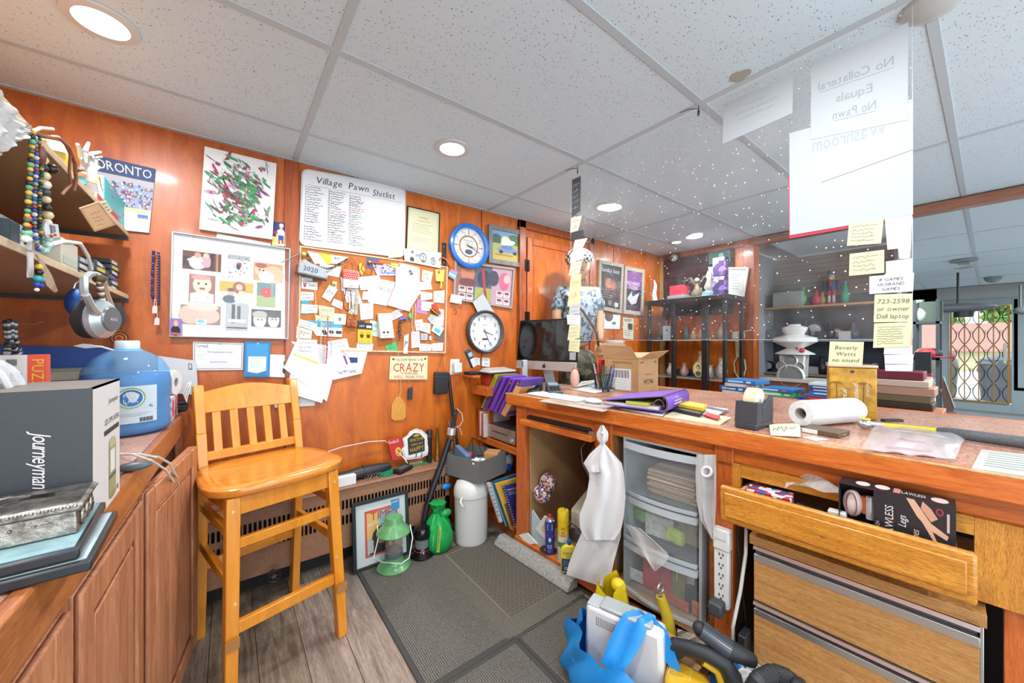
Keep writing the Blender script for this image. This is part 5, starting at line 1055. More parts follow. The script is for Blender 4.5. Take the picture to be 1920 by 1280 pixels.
t=thing('leather_lace','long brown leather lace looping off the upper shelf','lace',sgf(115,365));BP('7a4428',.55).tube([sgf(u,v)for u,v in((64,248),(85,256),(110,258),(128,275),(140,305),(143,335),(138,358))],.004).tube([sgf(u,v)for u,v in((120,265),(132,290),(130,320),(133,345),(116,365))],.003).o('lace',t);BP('d8c4a0',.6).tube([sgf(u,v)for u,v in((62,246),(75,240),(99,242))],.0035).o('pale_tie',t)
t=thing('leather_pouch','small brown leather pouch with dark ball hanging by the beads','pouch',sgf(90,320));BP('6a3420',.5).ball(sgf(76,290),.014,10,(.6,1,1.6)).o('pouch',t);BP('281c1c',.2).ball(sgf(98,317),.011).o('ball',t)
t=thing('feather','tan feather charm hanging below the lower shelf edge','feather',sgf(105,545));BP('b8987c',.7,nz=.15,nsc=120).prism([sgf(u,v)for u,v in((70,482),(78,488),(95,515),(107,545),(100,548),(86,535),(76,510))],(.0015,0,0)).o('vane',t);BP('8a6a50',.7).tube([sgf(u,v)for u,v in((68,478),(85,510),(106,548))],.001).o('quill',t)
t=thing('bead_doll','little bead doll charm in teal and blue under the shelf','charm',sgf(70,550));b=B()
for(u,v,r_,c_)in((73,500,.006,'e8c030'),(73,510,.007,'1e1a1a'),(71,522,.007,'2aa0a0'),(77,524,.006,'2aa0a0'),(69,533,.0055,'2a40b0'),(76,535,.0055,'2a40b0'),(69,543,.004,'e8e4dc')):b.mat(pm(c_,.4));b.ball(sgf(u,v),r_,8)
b.o('beads',t,kind='stuff')
t=thing('silver_cuff','flat silver bracelet hanging from the lower shelf edge','bracelet',sgf(55,520));BP('c8ccd0',.2,.9).prism([sgf(u,v)for u,v in((50,472),(60,472),(61,515),(58,520),(50,520))],(.002,0,0)).o('band',t)
t=thing('round_medal','round silver dream catcher charm in the bead bundle','charm',sgf(84,448));c=sgf(84,430);BP('d4d8d8',.25,.6).cyl(c,c+V((.004,0,0)),.017,n=20).o('disc',t)
t=thing('pendant_frame','small rectangular silver framed pendant with red dots','pendant',sgf(99,445));BP('c8ccd0',.3,.6).prism([sgf(u,v)for u,v in((90,418),(104,420),(107,442),(94,446))],(.004,0,0)).o('rim',t);BP('3a4450',.3).prism([G(u,v,SX+XO+.004)for u,v in((93,421),(102,423),(104,435),(96,437))],(.001,0,0)).o('stone',t);b=BP('b03028',.4);[b.ball(G(u,v,SX+XO+.006),.003,6)for u,v in((97,442),(103,440))];b.o('red_dots',t,kind='stuff')
t,p=sheet([(147,390),(182,378),(216,421),(176,434)],'leather_patch','tan leather patch with inked writing hanging off the upper shelf','patch','d09c6c',surf=lambda u,v:G(u,v,SX+.012),th=.002);p.line([(.04,.05),(.96,.05),(.96,.95),(.04,.95),(.04,.05)],.0012,'8a5a34').scrib(.2,.25,.85,.85,4,'6a4428',.001,14).done(t)
note([(184,378),(198,376),(210,395),(203,400)],'price_tag','cream price tag on the edge of the upper shelf','tag','e8dca8',surf=lambda u,v:G(u,v,SX+.014),n=3)
def slab_at(u,v,x,z,sx,sy,sz,col,name,label,cat,rz=0,mat=None,bev=.002):
 p_=G(u,v,x);t=thing(name,label,cat,(x,p_.y,z),rz);B(mat or pm(col,.45)).at(WM[t.name]).bx(-sx,0,0,sy,0,sz).o('body',t,bevel=bev);return t
t=slab_at(3,400,-.36,S2+.001,.12,.12,.06,'8a8a84','open_tray','grey tray box at the near end of the lower shelf','tray')
t=slab_at(18,400,-.34,S2+.001,.05,.10,.045,'243c44','card_box','dark teal card box on the lower shelf','box');BP('c8d8e0',.5).at(WM[t.name]).bx(.0002,.0015,.045,.10,0,.045).o('white_side',t)
R=random.Random(21)
GC=['3a3c40','4a4c50','56585c','30343a','45484c'];k=0
yb0=G(190,500,-.345).y
for col_ in range(3):
 for i in range(5-col_ if col_ else 6):
  z=S2+.001+i*.019;y_=[2.0,1.80,1.62][col_]+R.uniform(-.006,.006)
  t=thing('game_cartridge','black plastic game cartridge in the stacks on the lower shelf','cartridge',(-.345,y_,z),R.uniform(-.06,.06),'game cartridges stacked on the lower shelf');M=WM[t.name]
  t['label']=['grey game cartridge in the stack nearest the wall on the lower shelf','grey game cartridge in the middle stack on the lower shelf','grey game cartridge in the nearer stack on the lower shelf'][col_];t['group']=['cartridges in the wall end stack','cartridges in the middle stack','cartridges in the near stack'][col_]
  BP(GC[k%5],.45).at(M).bx(-.12,0,0,.13,0,.017).o('shell',t,bevel=.002)
  BP(['d8dce0','c8ccd0','4060c0','e0e4e8','d8c040'][(i+col_*2)%5],.5).at(M).bx(.0,.0008,.012,.085,.003,.014).o('end_label',t,smooth=0);k+=1
t=thing('tape_box','beige cassette box near the middle of the lower shelf','box',(-.34,1.5,S2));BP('d8d0b8',.5).bx(-.42,-.34,1.46,1.59,S2+.001,S2+.075).o('carton',t,bevel=.002);BP('b8c8b0',.5).bx(-.3402,-.3385,1.47,1.58,S2+.01,S2+.03).o('label_strip',t)
t=thing('white_ribbon','loose white ribbon over the cartridges','ribbon',sgf(165,500));b=BP('e0e0dc',.6);P=[G(u,v,-.335)for u,v in((95,458),(120,452),(150,456),(165,480),(172,505))];b.tube(P,.005,6);b.o('ribbon',t)
def headphones():
 g=lambda u,v,k=0:G(u,v,SX+.05+k)
 t=thing('headphones','silver over-ear headphones hanging on the lower shelf edge','headphones',g(185,630));SV=pm('b4bcbf',.3,.6)
 b=B(SV)
 for dx in(0,):
  P=[(160,560),(157,540),(158,522),(168,514),(182,515),(193,528),(200,555),(208,575)]
  for k in(-.014,.0,.014):b.tube([g(u,v,k)for u,v in P],.008,6)
 b.o('headband',t);B(SV).tube([g(160,552,.02),g(170,572,.024),g(180,585,.026),g(196,600,.026)],.008).o('yoke',t)
 c=g(184,598,.02);d=V((.9,-.35,0)).normalized()
 BP('202224',.6).lathe([(.036,-.03),(.048,-.02),(.048,0),(.036,.002)],c,30,sy=1.1,ax=d).o('ear_cushion',t);B(SV).lathe([(.049,0),(.048,.012),(.036,.024),(.034,.026)],c,30,ax=d).o('ear_cup',t)
 BP('6a6c70',.35,.5).lathe([(.032,.026),(.030,.030),(.002,.031)],c,30,ax=d).o('cup_disc',t)
 xa=d.cross(V((0,0,1))).normalized()*-1;BP('e0e0e0',.4).text('AKG',c+d*.0316+V((0,0,-.004)),xa,(0,0,1),.008).o('logo',t,smooth=0)
 c2_=g(206,592,-.05);BP('202224',.6).lathe([(.034,-.01),(.044,0),(.044,.02),(.034,.024)],c2_,26,ax=d).o('ear_cushion',t);B(SV).lathe([(.045,-.02),(.044,0)],c2_,26,ax=d).o('ear_cup',t)
headphones()
t=thing('baseball_cap','blue cap hanging behind the headphones','cap',G(145,592,-.33));BP('1c58b0',.5,nz=.1).ball(G(146,568,-.33),.036,16,(.7,.9,1.1)).o('crown',t);BP('2a2a2e',.5).tube([G(u,v,-.31)for u,v in((138,542),(142,532),(155,524))],.0025).o('strap',t)
t=thing('paracord_bracelet','brown and white paracord bracelet hanging inside the headphones','bracelet',G(192,575,-.28));b=B()
for i in range(10):b.mat(pm(['d8ccb8','5a4430'][i%2],.7));b.ball(G(186+i*.9,528+i*5.5,SX+.075),.0085,8,(.8,1.1,.8),5)
b.mat(pm('4a3a1c',.5));b.ball(G(186,522,SX+.075),.013,8);b.o('weave',t,kind='stuff')
t=thing('peg_hook','long silver peg hook projecting from the left','hook',G(40,610,-.45));B(CHROME).tube([G(-15,606,-.5),G(60,608,-.5),G(66,606,-.5),G(80,601,-.5)],.003).o('rod',t)
t=thing('bracelet_bundle','bundle of black and silver beaded bracelets on the peg hook','bracelets',G(22,663,-.5));R=random.Random(6)
for j,pts in enumerate(([(12,604),(14,630),(22,648),(34,664)],[(20,602),(20,628),(14,650),(12,663)],[(26,604),(26,630),(32,650),(36,662)])):
 b=B();P=[G(u,v,-.5)for u,v in pts]
 for i in range(len(P)-1):
  for k in range(6):b.mat(pm(['1c1c1e','b8bcc0','3a3c3e'][(i+k)%3],.35));b.ball(P[i].lerp(P[i+1],k/6),.008,6,m=4)
 b.o('bracelet',t,kind='stuff')
 # ================================================================ DESK
DO=V((1.317,1.774,0));DA=V((.056,-.998,0));DB=V((.998,.056,0));DZ=.92
MD=Matrix.Identity(4);MD.col[0]=(*DA,0);MD.col[1]=(*DB,0);MD.col[2]=(0,0,1,0);MD.col[3]=(*DO,1)
def dk(s,d,z):return DO+DA*s+DB*d+V((0,0,z))
def DF(u,v,d):return pt(u,v,DB,DB.dot(DO)+d)
def dbx(b,s0,s1,d0,d1,z0,z1):
 return b.hexa([dk(s1,d0,z0),dk(s0,d0,z0),dk(s0,d1,z0),dk(s1,d1,z0),dk(s1,d0,z1),dk(s0,d0,z1),dk(s0,d1,z1),dk(s1,d1,z1)])
desk=thing('pawn_counter','long orange wood service counter with worn speckled top across the right side','counter',dk(1.0,.3,0))
def dp(name,m,*a,bevel=.002,**k):b=B(m);dbx(b,*a);return b.obj(name,None,desk,bevel=bevel,**k)
TOPM=speck(['7a4030','b07a62','d4a48c','94543e','e6c8b4'],70,.25,4)
b=B(TOPM);b.prism([dk(.02,.03,.885),dk(2.6,.03,.885),dk(2.6,1.0,.885),dk(.0,1.0,.885),dk(.0,.62,.885),dk(-.46,.62,.885),dk(-.46,.30,.885),dk(.02,.30,.885)][::-1],(0,0,.035));b.obj('worktop',None,desk,smooth=0)
dp('front_lip',DESKM,-.0,2.6,0,.032,.857,.922,bevel=.006);b=BP('d8a468',.6,nz=.25,nsc=35);dbx(b,.0,2.6,-.0008,.007,.9185,.9228);b.obj('worn_edge',None,desk,label='pale worn edge')
dp('end_lip',DESKM,-.0,.022,.032,.30,.857,.922)
dp('rear_lip',DESKM,.0,2.6,1.0,1.03,.857,.922)
dp('apron',DESKM,.06,2.6,.045,.065,.80,.857);dp('post',DESKV,.063,.145,.03,.06,.04,.857)
dp('post',DESKV,.627,.72,.03,.06,.04,.857);dp('post',DESKV,1.16,1.222,.03,.06,.0,.857)
dp('side_board',PBOARD,.145,.15,.06,.75,.04,.857);dp('back_board',PBOARD,.15,2.6,.75,.765,.0,.885)
dp('divider_board',PBOARD,.70,.715,.06,.75,.04,.857);dp('divider_board',PBOARD,1.19,1.205,.06,.75,.0,.857)
dp('end_board',DESKV,.055,.066,.06,.75,.0,.885)
dp('base_rail',DESKM,.06,.72,.02,.05,.04,.085);dp('cabinet_floor',RAWW,.08,.72,.05,.75,.055,.08);dp('toe_kick',DESKM,.06,1.2,.065,.08,0,.06)
dp('rear_front_board',DESKV,.0,2.6,.98,1.0,0,.857)
dp('extension_leg',DESKV,-.46,-.42,.30,.36,0,.885)
b=B(RAWW);dbx(b,.72,1.19,.02,.45,.12,.145);b.obj('platform',None,desk);b=B(RAWW);dbx(b,.72,1.12,-.06,-.035,.06,.115);b.obj('loose_batten',None,desk)
dp('platform_riser',RAWW,.74,.78,.05,.4,0.062,.12);dp('platform_riser',wood('5a3a28','8a6048'),1.10,1.15,-.03,.06,.06,.145)
dp('batten_foot',RAWW,.8,.84,-.06,.02,0,.06)
dp('batten_foot',RAWW,1.11,1.14,-.06,.06,0,.06)
t=B(DESKM);dbx(t,.135,.635,-.01,.30,.757,.787);tr=t.obj('keyboard_tray',None,desk,bevel=.003)
b=B(ALU);dbx(b,.60,.628,.02,.3,.787,.80);b.obj('tray_slide',None,tr)
dp('oak_stile',OAKV,1.17,1.245,.03,.055,.60,.80);dp('oak_rail',OAK,1.245,1.755,.03,.055,.755,.80);dp('oak_stile',OAKV,1.755,2.3,.03,.055,.60,.80,bevel=.001);dp('oak_rail',OAK,1.245,1.755,.03,.055,.588,.612)
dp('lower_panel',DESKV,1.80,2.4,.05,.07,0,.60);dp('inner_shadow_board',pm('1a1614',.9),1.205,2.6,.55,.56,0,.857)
FZ=-.10;z0,z1=.640,.757
dr=B(OAK);dbx(dr,1.225,1.755,FZ,FZ+.02,z0,z1);dr=dr.obj('drawer',None,desk,bevel=.007)
b=B(OAK);dbx(b,1.24,1.74,FZ-.006,FZ,z0+.02,z1-.02);b.obj('raised_field',None,dr,bevel=.004)
b=BP('c89858',.6);dbx(b,1.26,1.72,FZ+.02,.45,z0+.008,z0+.014);b.obj('drawer_bottom',None,dr)
b=B(RAWW);dbx(b,1.255,1.267,FZ+.02,.45,z0+.01,z1-.03);b.obj('drawer_side',None,dr);b=B(RAWW);dbx(b,1.715,1.727,FZ+.02,.45,z0+.01,z1-.03);b.obj('drawer_side',None,dr)
c=DF(1541,1005,FZ-.006);BP('6a5a4a',.5).cyl(c,c-DB*.002,.0025,n=10).obj('screw_hole',None,dr)
# ---- file cabinet
fc=thing('file_cabinet','oak laminate drawer cabinet with long aluminium pulls under the counter','cabinet',dk(1.53,.2,0))
def fp(name,m,*a,bevel=.001,par=None):b=B(m);dbx(b,*a);return b.obj(name,None,par or fc,bevel=bevel)
fp('top_board',LAMI,1.285,1.772,-.012,.5,.558,.588);fp('carcass',pm('6a5038',.6),1.295,1.765,.02,.5,.02,.557);fp('side_edge',ALU,1.762,1.768,.0,.03,.02,.557)
for za,zb,h in((.372,.553,.052),(.03,.368,.045)):
 d=fp('drawer_front',LAMI,1.295,1.762,0,.019,za,zb-h)
 fp('pull_face',ALU,1.295,1.762,-.002,.019,zb-h,zb-h*.55,par=d);fp('pull_groove',pm('5a5c5e',.4,.6),1.297,1.760,.012,.019,zb-h*.55,zb-h*.18,par=d)
 b=B(ALU);b.prism([dk(1.295,-.006,zb),dk(1.295,.014,zb),dk(1.295,.006,zb-h*.2),dk(1.295,-.010,zb-h*.2)],DA*.467);b.obj('pull_lip',None,d)
 # ---- power strip on post
t=thing('power_strip','white six outlet power strip screwed to the counter post','power strip',dk(1.19,0,.27))
PW=pm('e6e6e0',.4);b=B(PW);dbx(b,1.168,1.218,.002,.028,.285,.49);b.o('outlet_bar',t,bevel=.005);b=B(PW);dbx(b,1.166,1.221,-.004,.029,.49,.565);b.o('surge_head',t,bevel=.006)
for i in range(5):
 z=.47-i*.036;b=BP('2a2a28',.6)
 for ds in(-.006,.006):dbx(b,1.193+ds-.0015,1.193+ds+.0015,.0005,.0022,z,z+.009)
 dbx(b,1.1905,1.1955,.0005,.0022,z-.010,z-.005);b.o('outlet',t,smooth=0,kind='stuff')
BP('6a6a68',.5).text('STAPLES',dk(1.193,-.0045,.525),DA,(0,0,1),.006).o('logo',t,smooth=0)
t=thing('plug_adapter','black square plug adapter in the lowest outlet of the power strip','plug',dk(1.185,-.04,.27));b=BP('3c3e40',.5);dbx(b,1.165,1.21,-.045,.001,.272,.318);b.o('housing',t,bevel=.007);B(BLK).tube([dk(1.165,-.02,.29),dk(1.15,-.01,.27),dk(1.145,.0,.2),dk(1.15,-.01,.16)],.002).o('cord',t)
t=thing('extension_cable','thick white power cord looping down beside the power strip','cord',dk(1.25,.0,0));BP('e0dcd4',.5).tube([dk(s,d,z)for s,d,z in((1.255,.06,.60),(1.262,.03,.5),(1.255,.0,.38),(1.235,-.01,.25),(1.24,-.02,.12),(1.265,-.02,.07),(1.28,-.01,.14),(1.275,.0,.2))],.0055).o('cord',t)
t=thing('thin_cable','thin black cord hanging behind the white one','cord',dk(1.25,.03,.2));B(BLK).tube([dk(s,d,z)for s,d,z in((1.24,.05,.60),(1.236,.03,.54),(1.25,.03,.4),(1.262,.03,.26),(1.268,.03,.2))],.002).o('cord',t)
t=thing('cardboard_tube','brown parcel tape wrapped tube standing behind the power strip post','tube',dk(1.135,.1,.146));BP('a8642c',.4,nz=.2,nsc=25,bmp=.4).cyl(dk(1.138,.09,.146),dk(1.14,.09,.62),.021,n=18).o('tube',t)
# ---- plastic drawers
PD=thing('plastic_drawer_tower','clear plastic three drawer tower full of odds and ends','drawer unit',dk(.94,.2,.146))
PLC=plastic_clear('storage_plastic','dfe6ea','fafcfc',.10);PLF=plastic_clear('storage_frame','c8d0d6','eef4f6',.72)
s0,s1,d0,d1=.775,1.112,.03,.40
lv=[(.150,.360),(.372,.560),(.572,.790)]
for s_ in(s0,s1-.012):b=B(PLF);dbx(b,s_,s_+.012,d0+.01,d1,.146,.80);b.obj('frame_side',None,PD,bevel=.002)
b=B(PLF);dbx(b,s0,s1,d0+.01,d1,.797,.806);b.obj('frame_top',None,PD,bevel=.002)
def bowf(s,z,d):k=(s-(s0+s1)/2)/((s1-s0)/2);return dk(s,d-.028*(1-k*k),z)
dwr=[]
for za,zb in lv:
 b=B(PLC);n=12;P=[s0+.012+(s1-s0-.024)*i/n for i in range(n+1)]
 vs=[bowf(s,za,d0)for s in P]+[bowf(s,zb-.022,d0)for s in P]+[bowf(s,za,d0+.003)for s in P]+[bowf(s,zb-.022,d0+.003)for s in P];m=n+1
 fs=[(i+1,i,m+i,m+i+1)for i in range(n)]+[(2*m+i,2*m+i+1,3*m+i+1,3*m+i)for i in range(n)]
 d=b.add(vs,fs).obj('drawer',None,PD,smooth=60);dwr.append(d)
 b=B(PLF);vs=[];
 for s in P:vs+=[bowf(s,zb-.026,d0-.004),bowf(s,zb,d0-.002),bowf(s,zb,d0+.012),bowf(s,zb-.026,d0+.008)]
 b.add(vs,[(i*4+k,i*4+(k+1)%4,(i+1)*4+(k+1)%4,(i+1)*4+k)for i in range(n)for k in range(4)]).obj('handle_rim',None,d,smooth=60)
 b=B(PLF);vs=[]
 for s in P:vs+=[bowf(s,za-.004,d0-.004),bowf(s,za+.008,d0-.004),bowf(s,za+.008,d0+.008),bowf(s,za-.004,d0+.008)]
 b.add(vs,[(i*4+k,i*4+(k+1)%4,(i+1)*4+(k+1)%4,(i+1)*4+k)for i in range(n)for k in range(4)]).obj('bottom_rim',None,d,smooth=60)
 b=B(PLC);dbx(b,s0+.014,s1-.014,d0+.012,d1-.01,za+.001,za+.004);b.obj('tray_bottom',None,d)
def inbox(name,label,cat,s,d,z,ls,ld,lz,col,rz=0,m=None,bevel=.001,rx=0,ry=0):
 p=dk(s,d,z);t=thing(name,label,cat,p);b=B(m or pm(col,.6));M=frame(p,rz-pi/2+.056,rx,ry);b.at(M).bx(-ls/2,ls/2,-ld/2,ld/2,0,lz);b.o('body',t,bevel=bevel);return t
for i in range(12):
 R=random.Random(i);t=inbox('envelope','brown kraft envelope, number %s'%i if False else 'brown kraft envelope in the stack in the top plastic drawer','envelope',.97+R.uniform(-.008,.008),.16+R.uniform(-.01,.006),.578+i*.0085,.20,.15,.007,['b8946a','c8a680','a8845c','d0b490'][i%4],rz=R.uniform(-.06,.06));t['group']='kraft envelopes in the top plastic drawer'
R=random.Random(31)
JK=[('6ab04a','green box',.80,.095,.43,.09,.03,.045),('a8c83c','lime lid',.985,.075,.40,.07,.02,.05),('8a7a5a','brown packet',1.03,.14,.40,.10,.08,.09),('d8d4c8','white sachet',.90,.14,.38,.12,.1,.09),('5a5c60','dark grey gadget',.88,.22,.378,.14,.1,.13),('b0a8a0','grey blister',.95,.12,.38,.09,.05,.06),('484c58','navy charger',1.06,.2,.38,.06,.1,.12),('d0a060','gold carton',1.02,.2,.38,.07,.08,.12),('d84830','red orange tag',.83,.085,.26,.06,.01,.07),('e8e8e8','white barcode card',.83,.068,.158,.10,.006,.05),('c83848','crimson case',.90,.12,.155,.12,.1,.12),('8a8a48','olive bundle',.985,.13,.156,.10,.1,.13),('e86848','coral strip',.98,.05,.156,.14,.01,.035),('e87858','coral tag',1.075,.06,.156,.03,.01,.05),('383a40','black adaptor',1.06,.1,.156,.06,.07,.09),('e4ddd4','white ticket',1.02,.09,.24,.07,.01,.07),('60402c','brown wallet',.86,.2,.156,.1,.1,.12)]
for c_,n_,s,d,z,ls,ld,lz in JK:
 up_='middle' if z>.37 else 'bottom'
 inbox('_'.join(n_.split(' ')),n_+' seen through the %s plastic drawer'%up_,n_.split(' ')[-1],s,d+.02,z,ls,ld,lz,c_,rz=R.uniform(-.25,.25),m=pm(c_,.45,nz=.2,nsc=50))
MILK=plastic_clear('bag_milk','f2f2f2','ffffff',.62)
t=thing('plastic_bag','translucent white carrier bag hanging over the right side of the plastic drawers','bag',dk(1.13,-.01,.52))
PG=[(1307,852),(1343,860),(1343,905),(1342,950),(1340,1012),(1318,985),(1306,950),(1304,900)]
def clothsurf(cols,rows,d,amp,seed,fq=3.0):
 """rows: list of (v, u_left, u_right) -> fn"""
 rows=[(*r,0)if len(r)==3 else r for r in rows]
 def fn(a,s_):
  k=s_*(len(rows)-1);i=min(int(k),len(rows)-2);f=k-i
  v=rows[i][0]*(1-f)+rows[i+1][0]*f;ul=rows[i][1]*(1-f)+rows[i+1][1]*f;ur=rows[i][2]*(1-f)+rows[i+1][2]*f
  dv=rows[i][3]*(1-f)+rows[i+1][3]*f
  dd=d+amp*(sin(a*fq*pi+seed+s_*2.1)+.5*sin(a*fq*2.3*pi+s_*5+seed*2)+.3*sin(s_*11+a*4))
  return DF(ul*(1-a)+ur*a,v+dv*(a-.5),dd)
 return fn
b=B(MILK);b.grid(clothsurf(0,[(852,1306,1342),(890,1304,1343),(940,1306,1343),(975,1314,1341),(1010,1334,1340)],-.012,.006,1),12,16);b.o('bag_sheet',t,smooth=70)
BP('f0f0f0',.5).tube([DF(1325+9*cos(a),884+9*sin(a),-.018)for a in[i*pi/6 for i in range(12)]],.005,7,True).o('handle_knot',t)
t=thing('plastic_bag','clear plastic bag corner caught in the front of the bottom plastic drawer','bag',dk(.85,-.03,.3));b=B(plastic_clear('clear_bag','ece8e0','ffffff',.5));b.grid(clothsurf(0,[(985,1166,1200,10),(1010,1172,1256,60),(1040,1195,1248,30),(1070,1226,1230)],-.03,.004,2),10,10);b.o('bag_sheet',t,smooth=70)
t=thing('white_coverall','white disposable coverall hanging from a hook at the counter edge','garment',dk(.66,-.04,.1));CL=pm('eceeee',.7,bmp=.25,nsc=120)
b=B(CL);b.grid(clothsurf(0,[(797,1126,1132),(812,1118,1141),(825,1120,1140),(832,1126,1134),(850,1106,1150),(868,1094,1166),(890,1106,1170),(930,1100,1173),(965,1086,1170),(992,1088,1165),(1012,1100,1152)],-.05,.008,.5,2.4),18,34);b.o('upper_layer',t,smooth=70)
b=B(CL);b.grid(clothsurf(0,[(880,1112,1165),(960,1096,1166),(1000,1092,1164,10),(1040,1076,1152,18),(1070,1066,1145,24),(1090,1062,1140,26)],-.035,.007,2.2,2),16,22);b.o('lower_layer',t,smooth=70)
b=B(CL);b.grid(clothsurf(0,[(835,1124,1131),(870,1098,1122),(885,1106,1125)],-.062,.003,1.1,2),6,8);b.o('sleeve_fold',t,smooth=70)
BP('c8ccd0',.3,.5).ball(DF(1129,812,-.066),.007).o('snap',t)
t=thing('coat_hook','small hook on the counter edge holding the coverall','hook',dk(.70,-.02,.85));B(CHROME).tube([DF(1129,795,.0),DF(1129,795,-.03),DF(1129,800,-.05),DF(1129,804,-.06),DF(1129,802,-.068)],.003).o('hook',t)
# ---- keyboard on the tray
def keyboard(name,label,s0_,s1_,da,db,z,col,keyc,rows=5,cols=15,h=.014,rzoff=0):
 t=thing(name,label,'keyboard',dk((s0_+s1_)/2,(da+db)/2,z));b=BP(col,.4);dbx(b,s0_,s1_,da,db,z,z+h);b.o('base',t,bevel=.003)
 km=pm(keyc,.5);ks=(s1_-s0_-.012)/cols;kd=(db-da-.012)/rows
 for r in range(rows):
  c=0
  while c<cols:
   wk=5 if(r==0 and c==4)else 1
   b=B(km);dbx(b,s0_+.006+c*ks+.001,s0_+.006+(c+wk)*ks-.001,da+.006+r*kd+.001,da+.006+(r+1)*kd-.001,z+h,z+h+.004);b.o('key',t,smooth=0);c+=wk
 return t
keyboard('keyboard','black computer keyboard on the pull-out tray',.16,.60,.03,.19,.7885,'1a1a1c','26262a',h=.018)
# ---- inside the cabinet
t=thing('printer','beige printer inside the open counter cabinet','printer',dk(.52,.35,.081));PB=pm('c8bfa4',.5)
b=B(PB);b.prism([dk(.40,.12,.12),dk(.40,.50,.12),dk(.40,.50,.40),dk(.40,.30,.42),dk(.40,.12,.33)],DA*.22);b.o('body',t,bevel=.012);b=BP('4a4a48',.5);dbx(b,.42,.61,.085,.16,.19,.24);b.o('paper_slot',t,bevel=.003);b=B(PB);dbx(b,.42,.61,.10,.2,.081,.19);b.o('lower_tray',t,bevel=.006)
b=B(BLK);b.tube([dk(.42,.1,.42),dk(.41,.06,.34),dk(.43,.05,.25),dk(.47,.05,.30),dk(.55,.06,.27),dk(.6,.08,.2)],.003);b.o('cables',t,kind='stuff')
t=thing('tray_cables','grey cables dangling under the keyboard tray','cable',dk(.5,.2,.5));BP('9a9a94',.5).tube([dk(.50,.2,.756),dk(.49,.1,.68),dk(.5,.1,.6),dk(.52,.15,.5)],.0025).tube([dk(.56,.2,.756),dk(.56,.1,.7),dk(.57,.12,.64),dk(.56,.2,.56)],.0025).tube([dk(.535,.2,.756),dk(.53,.12,.66),dk(.53,.15,.58)],.0018).o('cables',t,kind='stuff')
t=thing('beaded_pouch','multicoloured beaded bag on the left of the open cabinet','bag',dk(.25,.2,.2));BD=camo(['a83028','2a3a6a','e8e4dc','6a4030','d8a0a0','3a4a80','c89060','f0ece0'],90,.5)
c=DF(1027,905,.14);B(BD).ball(c,.055,18,(.85,.9,1.05),12).o('top_pouch',t);B(BD).ball(DF(1017,925,.12),.06,18,(.9,.9,.9),12).o('lower_pouch',t)
b=BP('e83a9a',.5);b.ball(DF(996,915,.09),.022,10,(.7,.8,1.2));b.mat(pm('f0e4ec',.5));b.ball(DF(990,925,.08),.024,10,(.7,.8,1.2));b.o('ribbon_bow',t)
def can_(u,v,d,r,h,name,label,body,cap,prof=None,z=.081,extra=None,tilt=0,cat='spray can'):
 c=DF(u,v,d);c.z=z;t=thing(name,label,cat,c);B(body).lathe([(r*.96,0),(r,.004),(r,h*.86),(r*.94,h*.9)],c,28).o('body',t);return t,c
def curq(c,r,z0_,z1_,span=1.3,off=0):
 a0=math.atan2(-c.y,-c.x)+off
 class Q:
  L=r*span;Hh=z1_-z0_;n=V((0,1,0))
  def p(s,a,tt_,l=0):an=a0+(a-.5)*span;return V((c.x+(r+.0006+l)*cos(an),c.y+(r+.0006+l)*sin(an),c.z+z1_-(z1_-z0_)*tt_))
 return Q()
def curband(c,r,z0_,z1_,col,t,name='label_band',n=28):BP(col,.4).lathe([(r+.0004,z0_),(r+.0004,z1_)],c,n).obj(name,None,t)
t,c=can_(1031,1020,.05,.026,.20,'lubricant_can','blue and yellow spray lubricant can in the cabinet',pm('2a3a8c',.3),None);curband(c,.026,.12,.175,'2a3a8c',t)
p=Print(curq(c,.0265,.118,.172));p.rect(.1,.1,.9,.7,'e8c820').text('WD-40',.5,.52,.32,'2a3a8c',wmax=.75).done(t,'label_print');p=Print(curq(c,.0265,.01,.11));p.rect(.05,.0,.95,.12,'c83030').ell(.5,.25,.2,.12,'e8e8e8').ring(.3,.62,.14,.1,.7,'e8e8e8').ring(.68,.62,.14,.1,.7,'e8e8e8').scrib(.1,.78,.9,.95,3,'c8ccd8',.0006).done(t,'small_print')
BP('b8bcc0',.3,.8).lathe([(.025,.178),(.02,.19),(.012,.194)],c,20).o('dome',t);BP('c82c28',.4).lathe([(.010,.19),(.009,.21),(.002,.212)],c,14).o('nozzle',t)
t,c=can_(1056,1040,.05,.029,.25,'yellow_spray_can','tall yellow capped spray can behind the yellow bottle',pm('e8e4da',.35),None);curband(c,.029,.14,.22,'e8bc20',t);curband(c,.0292,.085,.11,'2a9048',t)
p=Print(curq(c,.0298,.02,.20));p.text('GOO',.5,.13,.07,'2a2a2a',wmax=.5).rect(.1,.18,.9,.36,'f0f0ec').text('REMOVER',.5,.25,.06,'c82828',wmax=.7).text('BEGONE',.5,.33,.06,'c82828',wmax=.7).scrib(.1,.65,.9,.95,6,'4a4a4a',.0006).done(t,'label_print');BP('e8bc20',.35).lathe([(.03,.215),(.03,.262),(.027,.268),(.002,.268)],c,28).o('cap',t)
t=thing('cleaner_bottle','flat yellow bottle with a blue cap at the front of the cabinet','bottle',DF(1066,1060,-.005));c=DF(1067,1060,.0);c.z=.083
t.location=c;WM[t.name]=Matrix.Translation(c);fa=math.atan2(-c.y,-c.x)+pi/2
M=frame(c,fa);YB=pm('ecc434',.35)
B(YB).at(M).prism([(-.04,-.014,0),(.04,-.014,0),(.043,-.014,.10),(.034,-.014,.125),(.012,-.014,.138),(-.012,-.014,.138),(-.034,-.014,.125),(-.043,-.014,.10)],(0,.028,0)).o('body',t,bevel=.006)
BP('1c4a8c',.35).at(M).cyl((0,0,.138),(0,0,.156),.010).o('cap',t)
